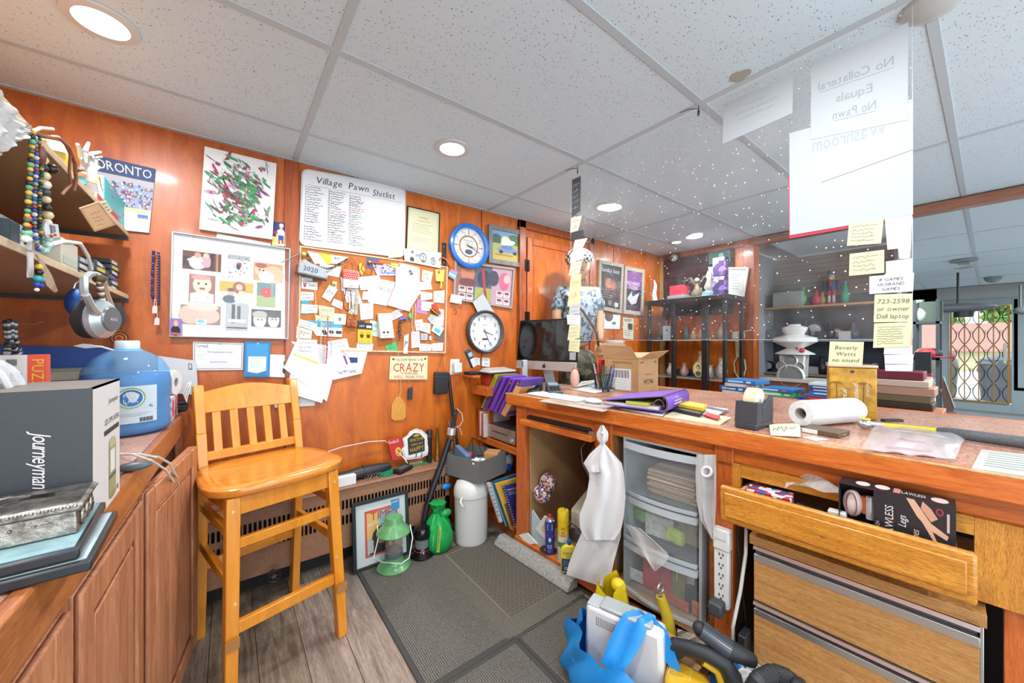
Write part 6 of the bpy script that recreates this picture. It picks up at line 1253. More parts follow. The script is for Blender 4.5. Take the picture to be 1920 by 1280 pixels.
q=Quad([M@V(p)for p in((-.036,-.0145,.118),(.036,-.0145,.118),(.036,-.0145,.01),(-.036,-.0145,.01))]).face();p=Print(q);p.rect(0,.42,1,1,'1c3c5c').text('SUNLIGHT',.5,.22,.11,'2a4a5a',wmax=.85).text('Dish',.5,.36,.1,'2a6a8a',wmax=.5).scrib(.1,.5,.9,.75,3,'d8c860',.0008).ring(.3,.86,.1,.07,.6,'e8e8e8').ring(.7,.86,.1,.07,.6,'e8e8e8').done(t,'label_print')
for i,(pp_,cc,lb,dd)in enumerate(([[(974,975),(1000,955),(1035,1010),(1018,1030)],'b8d4e0','blue edged plastic folder leaning in the cabinet',.08],[[(1005,990),(1022,966),(1040,975),(1030,1018),(1012,1010)][:4],'e8e4d8','white bag with letters leaning in the cabinet',.06],[[(974,1002),(990,998),(1008,1018),(990,1020)],'f0f0ee','white paper stack at the cabinet front left',.03])):
 t,p=sheet(pp_,['plastic_folder','paper_bag','paper_stack'][i],lb,['folder','bag','paper'][i],cc,surf=lambda u,v,dd=dd:DF(u,v,dd),th=.006)
 if i==0:p.line([(0,0),(0,1)],.004,'3a8ac0')
 if i==1:p.text('GIO',.5,.65,.35,'6a6a66',wmax=.5)
 p.done(t)if i<2 else None
t=thing('dark_tray','dark dish of small items at the foot of the blue spray can','dish',DF(1020,1030,.04));c=DF(1022,1040,.0);c=dk(.30,.05,.082);BP('2c2c28',.5).lathe([(.03,0),(.045,.012),(.04,.012),(.028,.004)],c,20).o('dish',t);BP('c8b068',.5).ball(c+V((0,0,.012)),.015,8,(1.4,1,.6)).o('coil',t)
# ---- drawer contents
zt_=z0+.016
def dput(name,label,cat,s,d,z,dims,col,rz=0,ry=0,m=None,bevel=.003):
 p=dk(s,d,z);t=thing(name,label,cat,p);M=frame(p,-pi/2+.056+rz,ry);B(m or pm(col,.4)).at(M).bx(-dims[0]/2,dims[0]/2,-dims[1]/2,dims[1]/2,0,dims[2]).o('body',t,bevel=bevel);return t,M
dput('red_blue_packet','red and blue snack packet in the open oak drawer','packet',1.34,.0,zt_+.04,(.12,.06,.05),'5a3a70',.1,m=camo(['b02838','2a58b0','e8e8ec','8a2030','d8d0d4'],60,.35))
dput('white_packet','white packet at the left end of the open oak drawer','packet',1.30,.02,zt_+.002,(.08,.08,.05),'e4e4e4',.2)
dput('black_adapter_brick','black power brick in the open oak drawer','adapter',1.44,-.035,zt_+.045,(.06,.04,.035),'202224',-.3,.3);dput('dark_junk_box','dark flat box deep in the oak drawer','box',1.42,.03,zt_+.001,(.10,.1,.05),'3a3a3c',.1)
t=thing('clear_bag','crumpled clear plastic bag in the oak drawer','bag',dk(1.46,.03,.76));b=B(plastic_clear('crinkle','e8e8e4','ffffff',.45));R=random.Random(2)
b.grid(lambda a,s_:dk(1.38+.17*a,.0+.06*s_,.765+.03*sin(pi*a)+.012*sin(9*a+7*s_)+.02*s_),12,8);b.o('bag_sheet',t,smooth=0)
t=thing('cable_coil','black and white coiled cable beside the shaver box','cable',dk(1.49,-.04,.7));b=B(BLK);b.tube([dk(1.50+.024*cos(a),-.05+.02*sin(a),zt_+.035+.004*a/2)for a in[i*.5 for i in range(36)]],.0035);b.o('coil',t);b=BP('dcdcdc',.4);dbx(b,1.49,1.53,-.045,-.02,zt_+.075,zt_+.095);b.o('white_plug',t,bevel=.004)
t=thing('shaver_box','black leg shaver retail box with window standing in the oak drawer','box',dk(1.62,0,zt_))
TL,TR,BR,BL=DF(1574,884,-.045),DF(1801,948,-.045),DF(1803,1060,-.045),DF(1574,985,-.045)
zt2=(TL.z+TR.z)/2;sL=(TL-DO).dot(DA);sR=(TR-DO).dot(DA);db_=zt_
BX=pm('26262a',.35,coat=.3);BH=.878-.0
zt2=.835
b=B(BX)
sL,sR=1.515,1.725
dbx(b,sL,sL+.002,-.05,.02,db_,zt2);dbx(b,sR-.002,sR,-.05,.02,db_,zt2);dbx(b,sL+.002,sR-.002,.018,.02,db_,zt2);dbx(b,sL+.07,sR-.002,-.05,-.048,db_,zt2);dbx(b,sL+.002,sL+.07,-.05,-.048,db_,db_+.05);dbx(b,sL,sR,-.05,.02,zt2,zt2+.002);b.o('carton',t,smooth=0)
b=BP('141416',.6);dbx(b,sL+.002,sL+.07,.0,.002,db_+.05,zt2);b.o('inner_tray',t,smooth=0)
c=dk(sL+.026,-.022,zt2-.055);BP('e4c8c0',.3,coat=.3).ball(c,.024,16,(.6,.9,1.55),12).o('shaver_body',t);b=BP('6a3a3c',.5);b.tube([c+V((-.0145*cos(0),0,0))+DA*.0+V((-.002*cos(a),0,0))+DA*.011*cos(a)+V((0,0,.032*sin(a)))for a in[i*pi/8 for i in range(16)]],.0012,5,True);b.o('seam',t)
b=BP('d8754a',.3,.5);b.cyl(dk(sL+.055,-.02,zt2-.075),dk(sL+.055,-.02,zt2-.03),.012);b.mat(pm('c8ccd0',.2,.5));b.cyl(dk(sL+.062,-.03,zt2-.085),dk(sL+.062,-.03,zt2-.025),.009);b.o('shaver_head',t)
q=Quad([dk(sL+.07,-.05,zt2),dk(sR,-.05,zt2),dk(sR,-.05,db_),dk(sL+.07,-.05,db_)]).face();p=Print(q)
def vtext(s_,a,t0,h,col,k=1.0,shear=0,cw=-1):
 g,f,wd=textgeo(s_,1,'L',.06,shear);q_=p.q;p.b.mat(mc(col));kx=h;ky=h*q_.L/q_.Hh
 p.b.add([q_.p(a+cw*y_*kx,t0+cw*x_*ky*k,p.l)for x_,y_ in g],f);p.l+=.00003
vtext('TOUCH',.08,.62,.05,'e0b8b0');vtext('FLAWLESS',.26,.66,.11,'e8d8d0',.9);vtext('Legs',.42,.42,.1,'f0e8e4',.8,.25);vtext('Jambes',.58,.66,.1,'e0b8a0',.8,.25)
p.poly([(.42,0),(.52,0),(.72,.28),(.92,.4),(.9,.46),(.68,.36),(.55,.22)],'d8a080').poly([(.62,0),(.72,.08),(.8,.2),(.72,.26),(.6,.1)],'c88c70').poly([(.6,.26),(.7,.3),(.82,.58),(.8,.62),(.74,.5)],'d8a080')
p.ell(.82,.1,.045,.05,'b03030').ell(.82,.1,.03,.035,'26262a');p.rect(.9,.1,.93,.35,'c8a8a0').rect(.84,.75,.93,.95,'6a5048').ell(.62,.9,.12,.1,'d8d8d8');p.done(t,'artwork')
q=Quad([dk(sL,.02,zt2+.0022),dk(sR,.02,zt2+.0022),dk(sR,-.05,zt2+.0022),dk(sL,-.05,zt2+.0022)]).face();p=Print(q);p.ell(.22,.5,.07,.3,'d8c8c0').ell(.4,.45,.07,.3,'d8c8c0').ell(.88,.6,.07,.3,'d8b8a8').text('FLAWLESS',.66,.7,.3,'e8d8d0',wmax=.22).rect(.5,.2,.56,.8,'c87870').done(t,'top_artwork')
# ================================================================ FLOOR THINGS
def mat_(name,label,x0,x1,y0,y1,m,h,rim,rm):
 t=thing(name,label,'mat',((x0+x1)/2,(y0+y1)/2,0));b=B(rm);b.bx(x0,x1,y0,y0+rim,0,h).bx(x0,x1,y1-rim,y1,0,h).bx(x0,x0+rim,y0+rim,y1-rim,0,h).bx(x1-rim,x1,y0+rim,y1-rim,0,h);b.o('border',t,bevel=.003);B(m).bx(x0+rim,x1-rim,y0+rim,y1-rim,0,h*.92).o('pile',t,smooth=0);return t
def ribm(cols,axis,sc=38):
 m,nt,b=node_mat('ribbed_'+cols[0]);w_=nt.nodes.new('ShaderNodeTexWave');w_.bands_direction=axis;w_.inputs['Scale'].default_value=sc;w_.inputs['Distortion'].default_value=2;w_.inputs['Detail'].default_value=2
 nt.links.new(coords(nt),w_.inputs['Vector']);n=noise(nt,coords(nt),260,3,.7)
 a=nt.nodes.new('ShaderNodeMath');a.operation='MULTIPLY_ADD';a.inputs[1].default_value=.35;nt.links.new(w_.outputs[0],a.inputs[0]);nt.links.new(n,a.inputs[2])
 nt.links.new(ramp(nt,a.outputs[0],[(.35,cols[0]),(.6,cols[1]),(.8,cols[2])]),b.inputs['Base Color']);b.inputs['Roughness'].default_value=.95;bump(nt,b,a.outputs[0],.6,.004);return m
RM=pm('3e3c39',.8)
mat_('carpet_mat','dark grey ribbed entrance mat beside the stool',.54,.9445,1.2,2.07,ribm(['2a2826','4a4742','716b61'],'X'),.006,.022,RM)
t=mat_('carpet_mat','dark grey mat under the blue bag',.9455,1.36,.25,1.199,ribm(['2b2927','48453f','6c665d'],'Y'),.006,.012,RM)
t=mat_('carpet_mat','grey mat strip at the bottom of the picture right of the wooden floor',.54,.9445,.3,1.199,ribm(['2a2826','4a4742','716b61'],'X'),.006,.022,RM)
ax0,ax1,ay0,ay1=.905,1.375,1.205,1.96;AM=pm('5e574c',.75,nz=.12,nsc=120,bmp=.2)
t=thing('anti_fatigue_mat','thick taupe anti-fatigue mat with wide border and rows of dashes','mat',((ax0+ax1)/2,(ay0+ay1)/2,0))
e=.075;h=.018;b=B(AM)
P0=[(ax0,ay0),(ax1,ay0),(ax1,ay1),(ax0,ay1)];P1=[(ax0+e,ay0+e),(ax1-e,ay0+e),(ax1-e,ay1-e),(ax0+e,ay1-e)]
b.add([(x,y,.001)for x,y in P0]+[(x,y,.005)for x,y in P0]+[(x,y,h)for x,y in P1],[(i,(i+1)%4,4+(i+1)%4,4+i)for i in range(4)]+[(4+i,4+(i+1)%4,8+(i+1)%4,8+i)for i in range(4)]+[(8,9,10,11),(3,2,1,0)]);b.o('pad',t,smooth=0)
BP('8a8478',.8).tube([(x,y,h)for x,y in P1],.0022,5,True).o('seam',t)
b=BP('2e2b27',.9);R=random.Random(1);y=ay0+e+.015;r=0
while y<ay1-e-.01:
 x=ax0+e+.012+(r%2)*.012
 while x<ax1-e-.03:b.add([(x,y-.0012,h+.0006),(x+.017,y-.0012,h+.0006),(x+.017,y+.0012,h+.0006),(x,y+.0012,h+.0006)],[(0,1,2,3)]);x+=.026
 y+=.017;r+=1
b.o('slot_dashes',t,smooth=0,kind='stuff')
t=thing('kerb_block','long pale concrete wedge block lying along the cabinet foot','block',(1.28,1.5,.02));b=BP('9a9890',.85,nz=.18,nsc=90,bmp=.5)
A0,A1=V((1.325,1.80,.02)),V((1.365,1.24,.02));dr_=(A1-A0)
b.prism([A0+V(p)for p in((-.075,0,0),(.0,0,0),(0,0,.05),(-.035,0,.055),(-.07,0,.02))],dr_);b.o('block',t,bevel=.004)
c=V((1.185,1.95,.001));t=thing('pedal_bin','white step bin with domed lid in front of the side unit','bin',c);WB=pm('e2e0da',.35,coat=.2)
B(WB).lathe([(.088,0),(.096,.01),(.10,.03),(.104,.29),(.106,.30)],c,36,1.0,.95).o('bucket',t,smooth=60);B(WB).lathe([(.108,.298),(.109,.315),(.104,.345),(.09,.375),(.06,.39),(.002,.394)],c,36,1.0,.95).o('lid',t,smooth=60)
BP('c8c6c0',.4).lathe([(.1062,.292),(.1075,.298)],c,36,1,.95).o('rim_seam',t);b=B(WB);b.tube([c+V((-.095,-.05,.31)),c+V((-.11,-.06,.29)),c+V((-.10,-.07,.265))],.008,10);b.o('side_latch',t)
c=V((.985,2.0,.001));t=thing('green_bag','knotted bright green carrier bag with yellow printed lettering','bag',c);GB=pm('18a048',.35,nz=.12,nsc=18,bmp=.8)
prof=[(.05,0),(.078,.015),(.086,.06),(.084,.11),(.066,.16),(.036,.20),(.02,.225),(.035,.255),(.045,.275)]
b=B(GB);b.lathe(prof,c,30)
b.v=[p+V((.006*sin(9*math.atan2(p.y-c.y,p.x-c.x)+p.z*18),.006*cos(7*math.atan2(p.y-c.y,p.x-c.x)+p.z*25),0))*(1 if p.z>.02 else 0)for p in b.v];b.o('bag_body',t,smooth=60)
B(GB).ball(c+V((.04,-.02,.21)),.03,12,(1.3,.8,.8)).ball(c+V((-.01,0,.235)),.028,12,(.8,.8,1.1)).o('knot',t)
p=Print(curq(c,.091,.03,.17,1.0));g,f,wd=textgeo('DOLLARAMA',1,'L',.1);
p.poly([(.42,.98),(.6,1.0),(.72,.02),(.54,.0)],'e8d83c');p.poly([(.45,.95),(.58,.97),(.69,.05),(.56,.03)],'18a048');p.b.mat(mc('f0e03c'));p.b.add([p.q.p(.57-y_*.085+x_*.016,.93-x_*.115,p.l)for x_,y_ in g],f);p.l+=.0001;p.line([(.22,.3),(.2,.75)],.0012,'e8f0e0');p.done(t,'lettering')
c=V((.715,1.985,.006));t=thing('camp_lantern','green enamel camping lantern with a glass globe and wire bail','lantern',c);GE=pm('5a9a5e',.3,coat=.4,nz=.1)
B(GE).lathe([(.088,0),(.09,.006),(.07,.022),(.052,.034),(.048,.045),(.048,.06)],c,36).o('base',t,smooth=50);BP('6a7078',.4,.4).lathe([(.046,.06),(.048,.064),(.048,.09),(.042,.094)],c,30).o('collar',t)
B(plastic_clear('globe','c8b8a8','f4ece4',.35)).lathe([(.043,.094),(.046,.12),(.046,.165),(.042,.19)],c,30).o('globe',t);BP('e8ddd0',.8).ball(c+V((.015,0,.14)),.018,10,(.8,.8,1.2)).ball(c+V((-.018,0,.14)),.016,10,(.8,.8,1.2)).o('mantle',t)
B(GE).lathe([(.088,.185),(.09,.19),(.05,.235),(.045,.24),(.046,.262),(.042,.272),(.02,.278),(.002,.279)],c,36).o('hood',t,smooth=50)
b=BP('d8dcd4',.3,.3);x_=V((.82,-.57,0));b.tube([c+x_*.088+V((0,0,.225)),c+x_*.094+V((0,-.02,.16)),c+x_*.092+V((-.03,-.05,.075)),c+x_*.05+V((-.04,-.075,.062)),c-x_*.05+V((-.03,-.06,.062)),c-x_*.092+V((-.03,-.045,.08)),c-x_*.09+V((0,-.02,.16)),c-x_*.088+V((0,0,.225))],.0028);b.o('wire_bail',t)
c=V((.885,2.0,.001));t=thing('camp_lantern','smaller black electric lantern between the green lantern and the green bag','lantern',c);B(BLKG).lathe([(.07,0),(.075,.012),(.055,.03),(.045,.04),(.04,.05)],c,28).o('base',t);BP('b02028',.4).lathe([(.0505,.032),(.046,.040)],c,28).o('red_ring',t)
B(plastic_clear('globe2','b0b4b8','e8eaec',.5)).lathe([(.038,.05),(.04,.07),(.038,.10)],c,28).o('globe',t);B(BLKG).lathe([(.042,.10),(.052,.108),(.054,.135),(.045,.16),(.02,.17),(.002,.171)],c,28).o('cap',t)
t,p=framed(None,'framed_magazine','black framed magazine cover with a red border leaning on the radiator','picture frame','1c2424',.018,.014,mat_col='d4dcda',world=[(.522,2.088,.362),(.832,2.088,.362),(.832,2.055,.002),(.522,2.055,.002)])
p.rect(.17,.13,.83,.88,'d84838').rect(.21,.17,.79,.85,'88b4c4').rect(.21,.17,.45,.6,'e8b060').text('TIME',.5,.30,.13,'c03428',wmax=.5).poly([(.7,.05),(.88,.05),(.88,.22),(.72,.24)],'3a88c8').line([(.72,.1),(.86,.08)],.004,'e8e8e8').text('the Music Fades',.5,.38,.05,'f0ece4',wmax=.6)
p.ell(.5,.62,.2,.2,'2a2220').ell(.5,.58,.11,.14,'c08a6c').poly([(.25,.85),(.32,.62),(.42,.7),(.6,.72),(.7,.62),(.78,.85)],'2c2624').poly([(.3,.8),(.33,.5),(.42,.45),(.38,.8)],'2a2220').rect(.23,.62,.33,.82,'d8d4cc').ell(.46,.56,.015,.012,'201814').ell(.55,.56,.015,.012,'201814').scrib(.24,.64,.32,.8,5,'3a3a3a',.0006).done(t)
t=thing('sword','curved black sheathed sword leaning in the corner','sword',Y_(790,990,2.07));SB=pm('1c1c20',.35,nz=.2,nsc=60);SP=[(791,995,2.06),(800,950,2.065),(812,912,2.075),(824,880,2.085),(834,850,2.095),(843,822,2.10)]
B(SB).tube([Y_(*a)for a in SP],[.014,.018,.019,.019,.019,.019],10).o('scabbard',t);BP('c8c8c4',.3,.6).lathe([(.024,-.012),(.028,-.008),(.028,.03),(.022,.034)],Y_(846,812,2.10),16,ax=(.15,0,1)).o('collar',t);B(camo(['1a1a1c','2e2e32','101012'],90)).cyl(Y_(848,803,2.10),Y_(856,768,2.10),.014,.012).o('grip',t)
BP('e0dcd0',.6).tube([Y_(857,766,2.10),Y_(866,775,2.08),(Y_(868,788,2.07)),Y_(862,798,2.07),Y_(853,800,2.08),Y_(862,802,2.07),Y_(866,815,2.07)],.002).o('cord',t)
t=thing('grey_pole','grey metal bar standing behind the sword in the corner','pole',Y_(860,950,2.15));BP('6e7678',.4,.4).bar(Y_(864,955,2.16),Y_(842,790,2.2),.03,.012).o('bar',t);BP('4a5054',.4).ball(Y_(858,888,2.14),.03,12,(.9,.6,.9)).o('clamp',t)
t=thing('blue_scoop','bright blue plastic handle beside the bin lid','handle',Y_(838,915,2.09));BP('1c78d8',.35).ball(Y_(837,912,2.08),.026,14,(1.25,.5,.75)).o('grip',t)
t=thing('black_stick','thin black stick leaning on the wall behind the sword','stick',Y_(848,780,2.22));B(BLK).cyl(Y_(841,700,2.24),Y_(850,780,2.2),.010,.012).cyl(Y_(850,780,2.2),Y_(862,860,2.17),.009).o('shaft',t)
t=thing('open_grey_box','open grey cardboard box of cables and gadgets on top of the white bin','box',(1.22,1.95,.396));M,X,Yl,hh=pbox((899,908),(841,883),(945,887),.396,h=.13)
X=.25;Yl=.29;BG=pm('6c6c6a',.6,nz=.06,nsc=60)
for a in((0,X,0,.003),(0,X,Yl-.003,Yl),(0,.003,.003,Yl-.003),(X-.003,X,.003,Yl-.003)):B(BG).at(M).bx(a[0],a[1],a[2],a[3],0,hh).o('side_panel',t,smooth=0)
B(BG).at(M).bx(.003,X-.003,.003,Yl-.003,0,.003).o('bottom_panel',t,smooth=0)
def inb(name,label,cat,x,y,z,dims,col,rz=0,rx=0,m=None):
 p_=M@V((x,y,z));tt_=thing(name,label,cat,p_);B(m or pm(col,.5)).at(M@frame((x,y,z),rz,rx)).bx(-dims[0]/2,dims[0]/2,-dims[1]/2,dims[1]/2,0,dims[2]).obj('body',None,tt_,bevel=.003);return tt_
inb('blue_sleeve','slate blue flat box sticking out of the grey box','box',.05,.20,.05,(.03,.16,.11),'5a78a0',-.3,.2);inb('orange_carton','orange brown carton in the grey box','carton',.19,.06,.05,(.09,.09,.09),'c88a58',.4);inb('pink_pouch','pink pouch in the grey box','pouch',.08,.16,.05,(.06,.05,.085),'c8486a',.6)
inb('box_filler','grey packing under the gadgets in the grey box','packing',.125,.145,.004,(.20,.23,.055),'4a4642')
t2=thing('game_controller','white game controller in the grey box','controller',M@V((.06,.06,.11)));WC=pm('eceae6',.35);b=B(WC).at(M);b.ball((.045,.07,.115),.028,12,(1.6,1,.6)).ball((.015,.05,.11),.018,10,(1,1.2,.8)).ball((.085,.05,.11),.018,10,(1,1.2,.8));b.obj('shell',None,t2);B(BLK).at(M).ball((.03,.075,.132),.007).ball((.062,.065,.132),.007).obj('sticks',None,t2,kind='stuff')
t2=thing('black_cable','black cable tangle over the grey box','cable',M@V((.12,.1,.13)));b=B(BLK).at(M);b.tube([(.04,.1,.12),(.09,.14,.17),(.15,.2,.21),(.2,.16,.18),(.16,.08,.12),(.1,.12,.12)],.0028).tube([(.1,.06,.12),(.14,.14,.19),(.17,.22,.2),(.13,.22,.14)],.0025);b.obj('cable',None,t2)
su=thing('side_unit','low open wood shelf unit between the wall and the counter','shelf unit',(1.6,2.0,0))
def sp(name,m,*a):b=B(m);b.bx(*a);return b.obj(name,None,su,bevel=.002)
sp('shelf_board',DESKM,1.42,1.80,1.80,2.245,.52,.565);sp('upright',DESKV,1.43,1.80,2.21,2.245,.0,.52);sp('upright',DESKV,1.43,1.47,2.12,2.16,.565,.875);sp('bottom_board',DESKM,1.40,1.80,1.80,2.205,.05,.08);sp('kick_board',DESKM,1.42,1.44,1.80,2.205,0,.05);sp('back_board',pm('241a14',.8),1.75,1.76,1.80,2.205,.08,.52)
sp('top_block',DESKM,1.36,1.74,2.03,2.245,.865,.925)
note([(896,802),(925,808),(967,817),(952,826)],'paper_stack','white papers sticking out under the silver player','paper','e8e6e0',surf=lambda u,v:T(u,v,.567),th=.006,n=0)
t=thing('disc_player','silver front disc player on the side unit shelf','player',(1.6,1.98,.575));BP('4a4644',.4).bx(1.43,1.78,1.82,2.12,.575,.665).o('case',t,bevel=.003);BP('b0a49c',.3,.6).bx(1.424,1.43,1.82,2.12,.577,.663).o('fascia',t,bevel=.002);B(BLK).bx(1.4232,1.4242,1.90,2.07,.622,.627).o('disc_slot',t);BP('d8d0c8',.3,.5).cyl((1.424,1.85,.60),(1.418,1.85,.60),.012).o('knob',t)
for k,(c_,lb)in enumerate((('a83028','red spined book standing beside the silver player'),('e0dac8','cream patterned book second from the left beside the player'),('c8382c','red and white book third from the left beside the player'),('d8d4cc','white case nearest the silver player'))):
 y_=2.215-k*.022;t=thing('book',lb,'book',(1.55,y_,.567));BP(c_,.5,nz=.12,nsc=60).bx(1.40,1.62,y_-.02,y_,.567,.74-.004*k).o('cover',t,bevel=.002);BP('ece6d8',.8).bx(1.405,1.6205,y_-.018,y_-.002,.568,.7405-.004*k).o('pages',t)
BN=[('a8b020','lime green binder leaning leftmost in the row beside the counter',[(901,764),(927,702),(934,702),(909,768)],.012),('6a3ab0','purple binder second in the leaning row',[(905,764),(938,704),(949,707),(924,771)],0),('6a3ab0','purple binder with dark spine band third in the leaning row',[(924,772),(956,708),(966,711),(938,778)],-.01),('5a48a0','violet binder beside the small wood block',[(938,776),(972,709),(981,711),(950,779)],-.02)]
for c_,lb,px_,o_ in BN:
 P=[G(u,v,1.40+o_)for u,v in px_];t=thing('binder',lb,'binder',min(P,key=lambda a:a.z))
 BP(c_,.4).prism(P,(.17,0,0)).o('cover',t,bevel=.003)
 mid=[(P[0]+P[3])/2,(P[1]+P[2])/2];BP('2a2430' if c_!='a8b020' else '8a9018',.5).bar(mid[0].lerp(mid[1],.05)-V((.002,0,0)),mid[0].lerp(mid[1],.95)-V((.002,0,0)),.012,.003,up=(1,0,0)).o('spine_band',t)
 B(CHROME).cyl(mid[0].lerp(mid[1],.88)-V((.004,0,0)),mid[0].lerp(mid[1],.88)-V((.001,0,0)),.010,n=16).o('finger_ring',t)
t=thing('wood_block','raw wood offcut leaning at the end of the binder row','block',G(955,780,1.36));B(wood('a8783c','d0a060',(9,9,2),.6,0)).prism([G(u,v,1.375)for u,v in((939,776),(968,722),(976,728),(947,781))],(.1,0,0)).o('block',t)
BK=[('c8c4bc',[(911,905),(917,903),(940,975),(934,978)],'pale thin book leaning leftmost under the side unit',1.83),('1c5a80',[(916,903),(966,887),(985,990),(945,984)],'tall blue book leaning under the side unit',1.86),('e0a030',[(926,906),(966,895),(985,990),(955,990)],'yellow and brown book leaning under the side unit',1.835),('2c2c6c',[(941,911),(966,904),(990,985),(964,984)],'navy spiral guide book at the front of the leaning row',1.81)]
for c_,px_,lb,y_ in BK:
 P=[Y_(u,v,y_)for u,v in px_];t,p=sheet(None,'book',lb,'book',c_,world=P,th=.016)
 if c_=='2c2c6c':
  p.text('CANADIAN',.5,.12,.05,'e8e8f0',wmax=.7).lines(.2,.16,.9,.24,2,'c8c8d8',.3).ell(.7,.55,.25,.16,'d8d0c0');p.done(t)
  b=BP('c8ccd4',.3,.6);[b.tube([P[0].lerp(P[3],i/16)+V((.006*cos(a),-.018+.006*sin(a),0))for a in[k*pi/3 for k in range(6)]],.001,4,True)for i in range(17)];b.o('spiral',t,kind='stuff')
 elif c_=='e0a030':p.poly([(0,.45),(1,.35),(1,1),(0,1)],'7a4a38').rect(0,0,.08,1,'e8b850').done(t)
 elif c_=='1c5a80':p.rect(0,0,.06,1,'6aa8c8').text('BUY',.5,.12,.08,'d8e4ec',wmax=.3).done(t)
 else:p.lines(.1,.1,.9,.9,8,'7a8088',.3).done(t)
t=thing('grocery_bag','white and blue plastic bag stuffed behind the grey box','bag',Y_(945,880,1.98));b=BP('d8dce0',.4,bmp=.5);b.ball(Y_(947,862,2.0),.075,16,(.8,.7,.85),10);b.mat(pm('1c5ac0',.4));b.ball(Y_(944,850,1.955),.035,10,(1.2,.5,.6));b.ball(Y_(953,876,1.955),.03,10,(1,.5,1));b.o('bag_body',t)
t=thing('red_box','small red box under the cordless phone','box',Y_(898,720,2.13));BP('d04030',.45).bx(1.42,1.62,2.10,2.2,.926,1.0).o('carton',t,bevel=.003)
t=thing('cordless_phone','silver and black cordless phone on its charging base','phone',(1.5,2.15,1.002));B(BLK).bx(1.38,1.64,2.05,2.2,1.002,1.018).o('base',t,bevel=.005);BP('b8b4ac',.35).hexa([V(p)for p in((1.39,2.055,1.018),(1.63,2.055,1.018),(1.63,2.19,1.018),(1.39,2.19,1.018),(1.40,2.06,1.028),(1.62,2.06,1.028),(1.60,2.18,1.045),(1.42,2.18,1.045))]).o('cradle',t,bevel=.004)
a_,b__=Y_(889,688,2.12),Y_(876,656,2.12);BP('2a3038',.35).bar(a_,b__,.045,.028,up=(0,1,0)).o('handset',t,bevel=.008);BP('8ab0d0',.3).bar(a_.lerp(b__,.62)+V((0,-.015,0)),a_.lerp(b__,.85)+V((0,-.015,0)),.03,.004,up=(0,1,0)).o('screen',t);BP('d8d8d4',.4).bar(a_.lerp(b__,.05)+V((0,-.015,0)),a_.lerp(b__,.5)+V((0,-.015,0)),.032,.004,up=(0,1,0)).o('keypad',t)
for px_,lb in(([(844,673),(861,673),(860,700),(843,702)],'white wall outlet with a plug left of the cordless phone'),([(888,670),(899,671),(899,684),(887,684)],'white switch plate behind the cordless phone'),([(903,670),(918,671),(917,688),(903,686)],'white outlet plate right of the cordless phone')):
 t,p=sheet(px_,'outlet_plate',lb,'outlet','ecebe6',off=.0,th=.006);p.rect(.35,.2,.42,.35,'3a3a38').rect(.58,.2,.65,.35,'3a3a38').rect(.35,.6,.42,.75,'3a3a38').rect(.58,.6,.65,.75,'3a3a38').done(t,'sockets')
t=thing('white_plug','white plug block in the left outlet','plug',W(851,690,.0));BP('e8e8e4',.4).bx(*(lambda a,b_:(a.x,b_.x,YW-.05,YW-.006,b_.z,a.z))(W(846,680,0),W(860,697,0))).o('housing',t,bevel=.004)
t=thing('router_box','flat black box on the shelf beside the white plug','router',(1.33,2.2,.93));B(BLK).bx(1.30,1.40,2.16,2.24,1.0,1.02).o('body',t,bevel=.003);B(DESKM).bx(1.30,1.359,2.12,2.255,.985,1.0).o('bracket',t)
t=thing('hanging_cables','brown cables hanging down from the wood block beside the wall','cable',(1.38,2.02,.55));BP('6a4430',.6).tube([G(u,v,1.345)for u,v in((874,712),(868,735),(870,760),(867,800),(869,840))],.0022).tube([G(u,v,1.345)for u,v in((880,716),(876,750),(877,790),(869,800))],.0018).o('cables',t)
t=thing('copper_cup','small copper cup left of the purple binders','cup',(1.66,2.1,.927));c=V((1.70,2.08,.927));BP('c08058',.3,.6).lathe([(.03,0),(.036,.06),(.034,.06),(.028,.004)],c,20).o('cup',t)
t=thing('grey_handset','grey and blue cordless handset in a round charger beside the monitor','phone',(1.72,2.1,.926));c=V((1.67,2.02,.926));BP('8a8c90',.4).lathe([(.04,0),(.04,.02),(.02,.03),(.002,.03)],c,20).o('charger',t);BP('c0c8d0',.4).bx(c.x-.02,c.x+.02,c.y-.012,c.y+.012,.956,1.10).o('handset',t,bevel=.006);BP('4a78a0',.3).bx(c.x-.0225,c.x-.019,c.y-.009,c.y+.009,1.05,1.09).o('screen',t)
# ---- foreground pile
def fp_(u,v,z):return T(u,v,z)
t=thing('game_console','white and grey game console standing in the blue bag','console',(1.15,.88,.07));
cN=V((1.07,.925,.012));cE=V((1.155,.655,.012));dx_=(cE-cN).normalized();nx_=V((dx_.y,-dx_.x,0))
def cst(d,o_,z):return cN+dx_*d+nx_*o_+V((0,0,z))
L_=(cE-cN).length;HW=.038
def cbox(b,d0_,d1_,o0,o1,z0_,z1_,tp=0):return b.hexa([cst(d0_,o0,z0_),cst(d1_,o0,z0_),cst(d1_,o1,z0_),cst(d0_,o1,z0_),cst(d0_+tp,o0,z1_),cst(d1_-tp,o0,z1_),cst(d1_-tp,o1,z1_),cst(d0_+tp,o1,z1_)])
b=BP('e8e8e6',.35);cbox(b,0,L_,-HW,HW,0,.26,.008);b.o('body',t,bevel=.016);b=BP('a8b0ae',.35);cbox(b,.06,.24,-HW+.004,HW-.004,.258,.272);b.o('hard_drive',t,bevel=.006)
b=BP('b4bcba',.35);cbox(b,.012,.06,-HW+.006,HW-.006,.255,.262);b.o('top_cover',t,bevel=.003);b=BP('c8ccc8',.3,.3);b.ball(cst(.17,0,.272),.012,16,(2.0,1.2,.3));b.mat(pm('88a828',.4));b.ball(cst(.17,0,.274),.008,12,(2,1.2,.3));b.o('badge',t)
b=BP('7a7e80',.6)
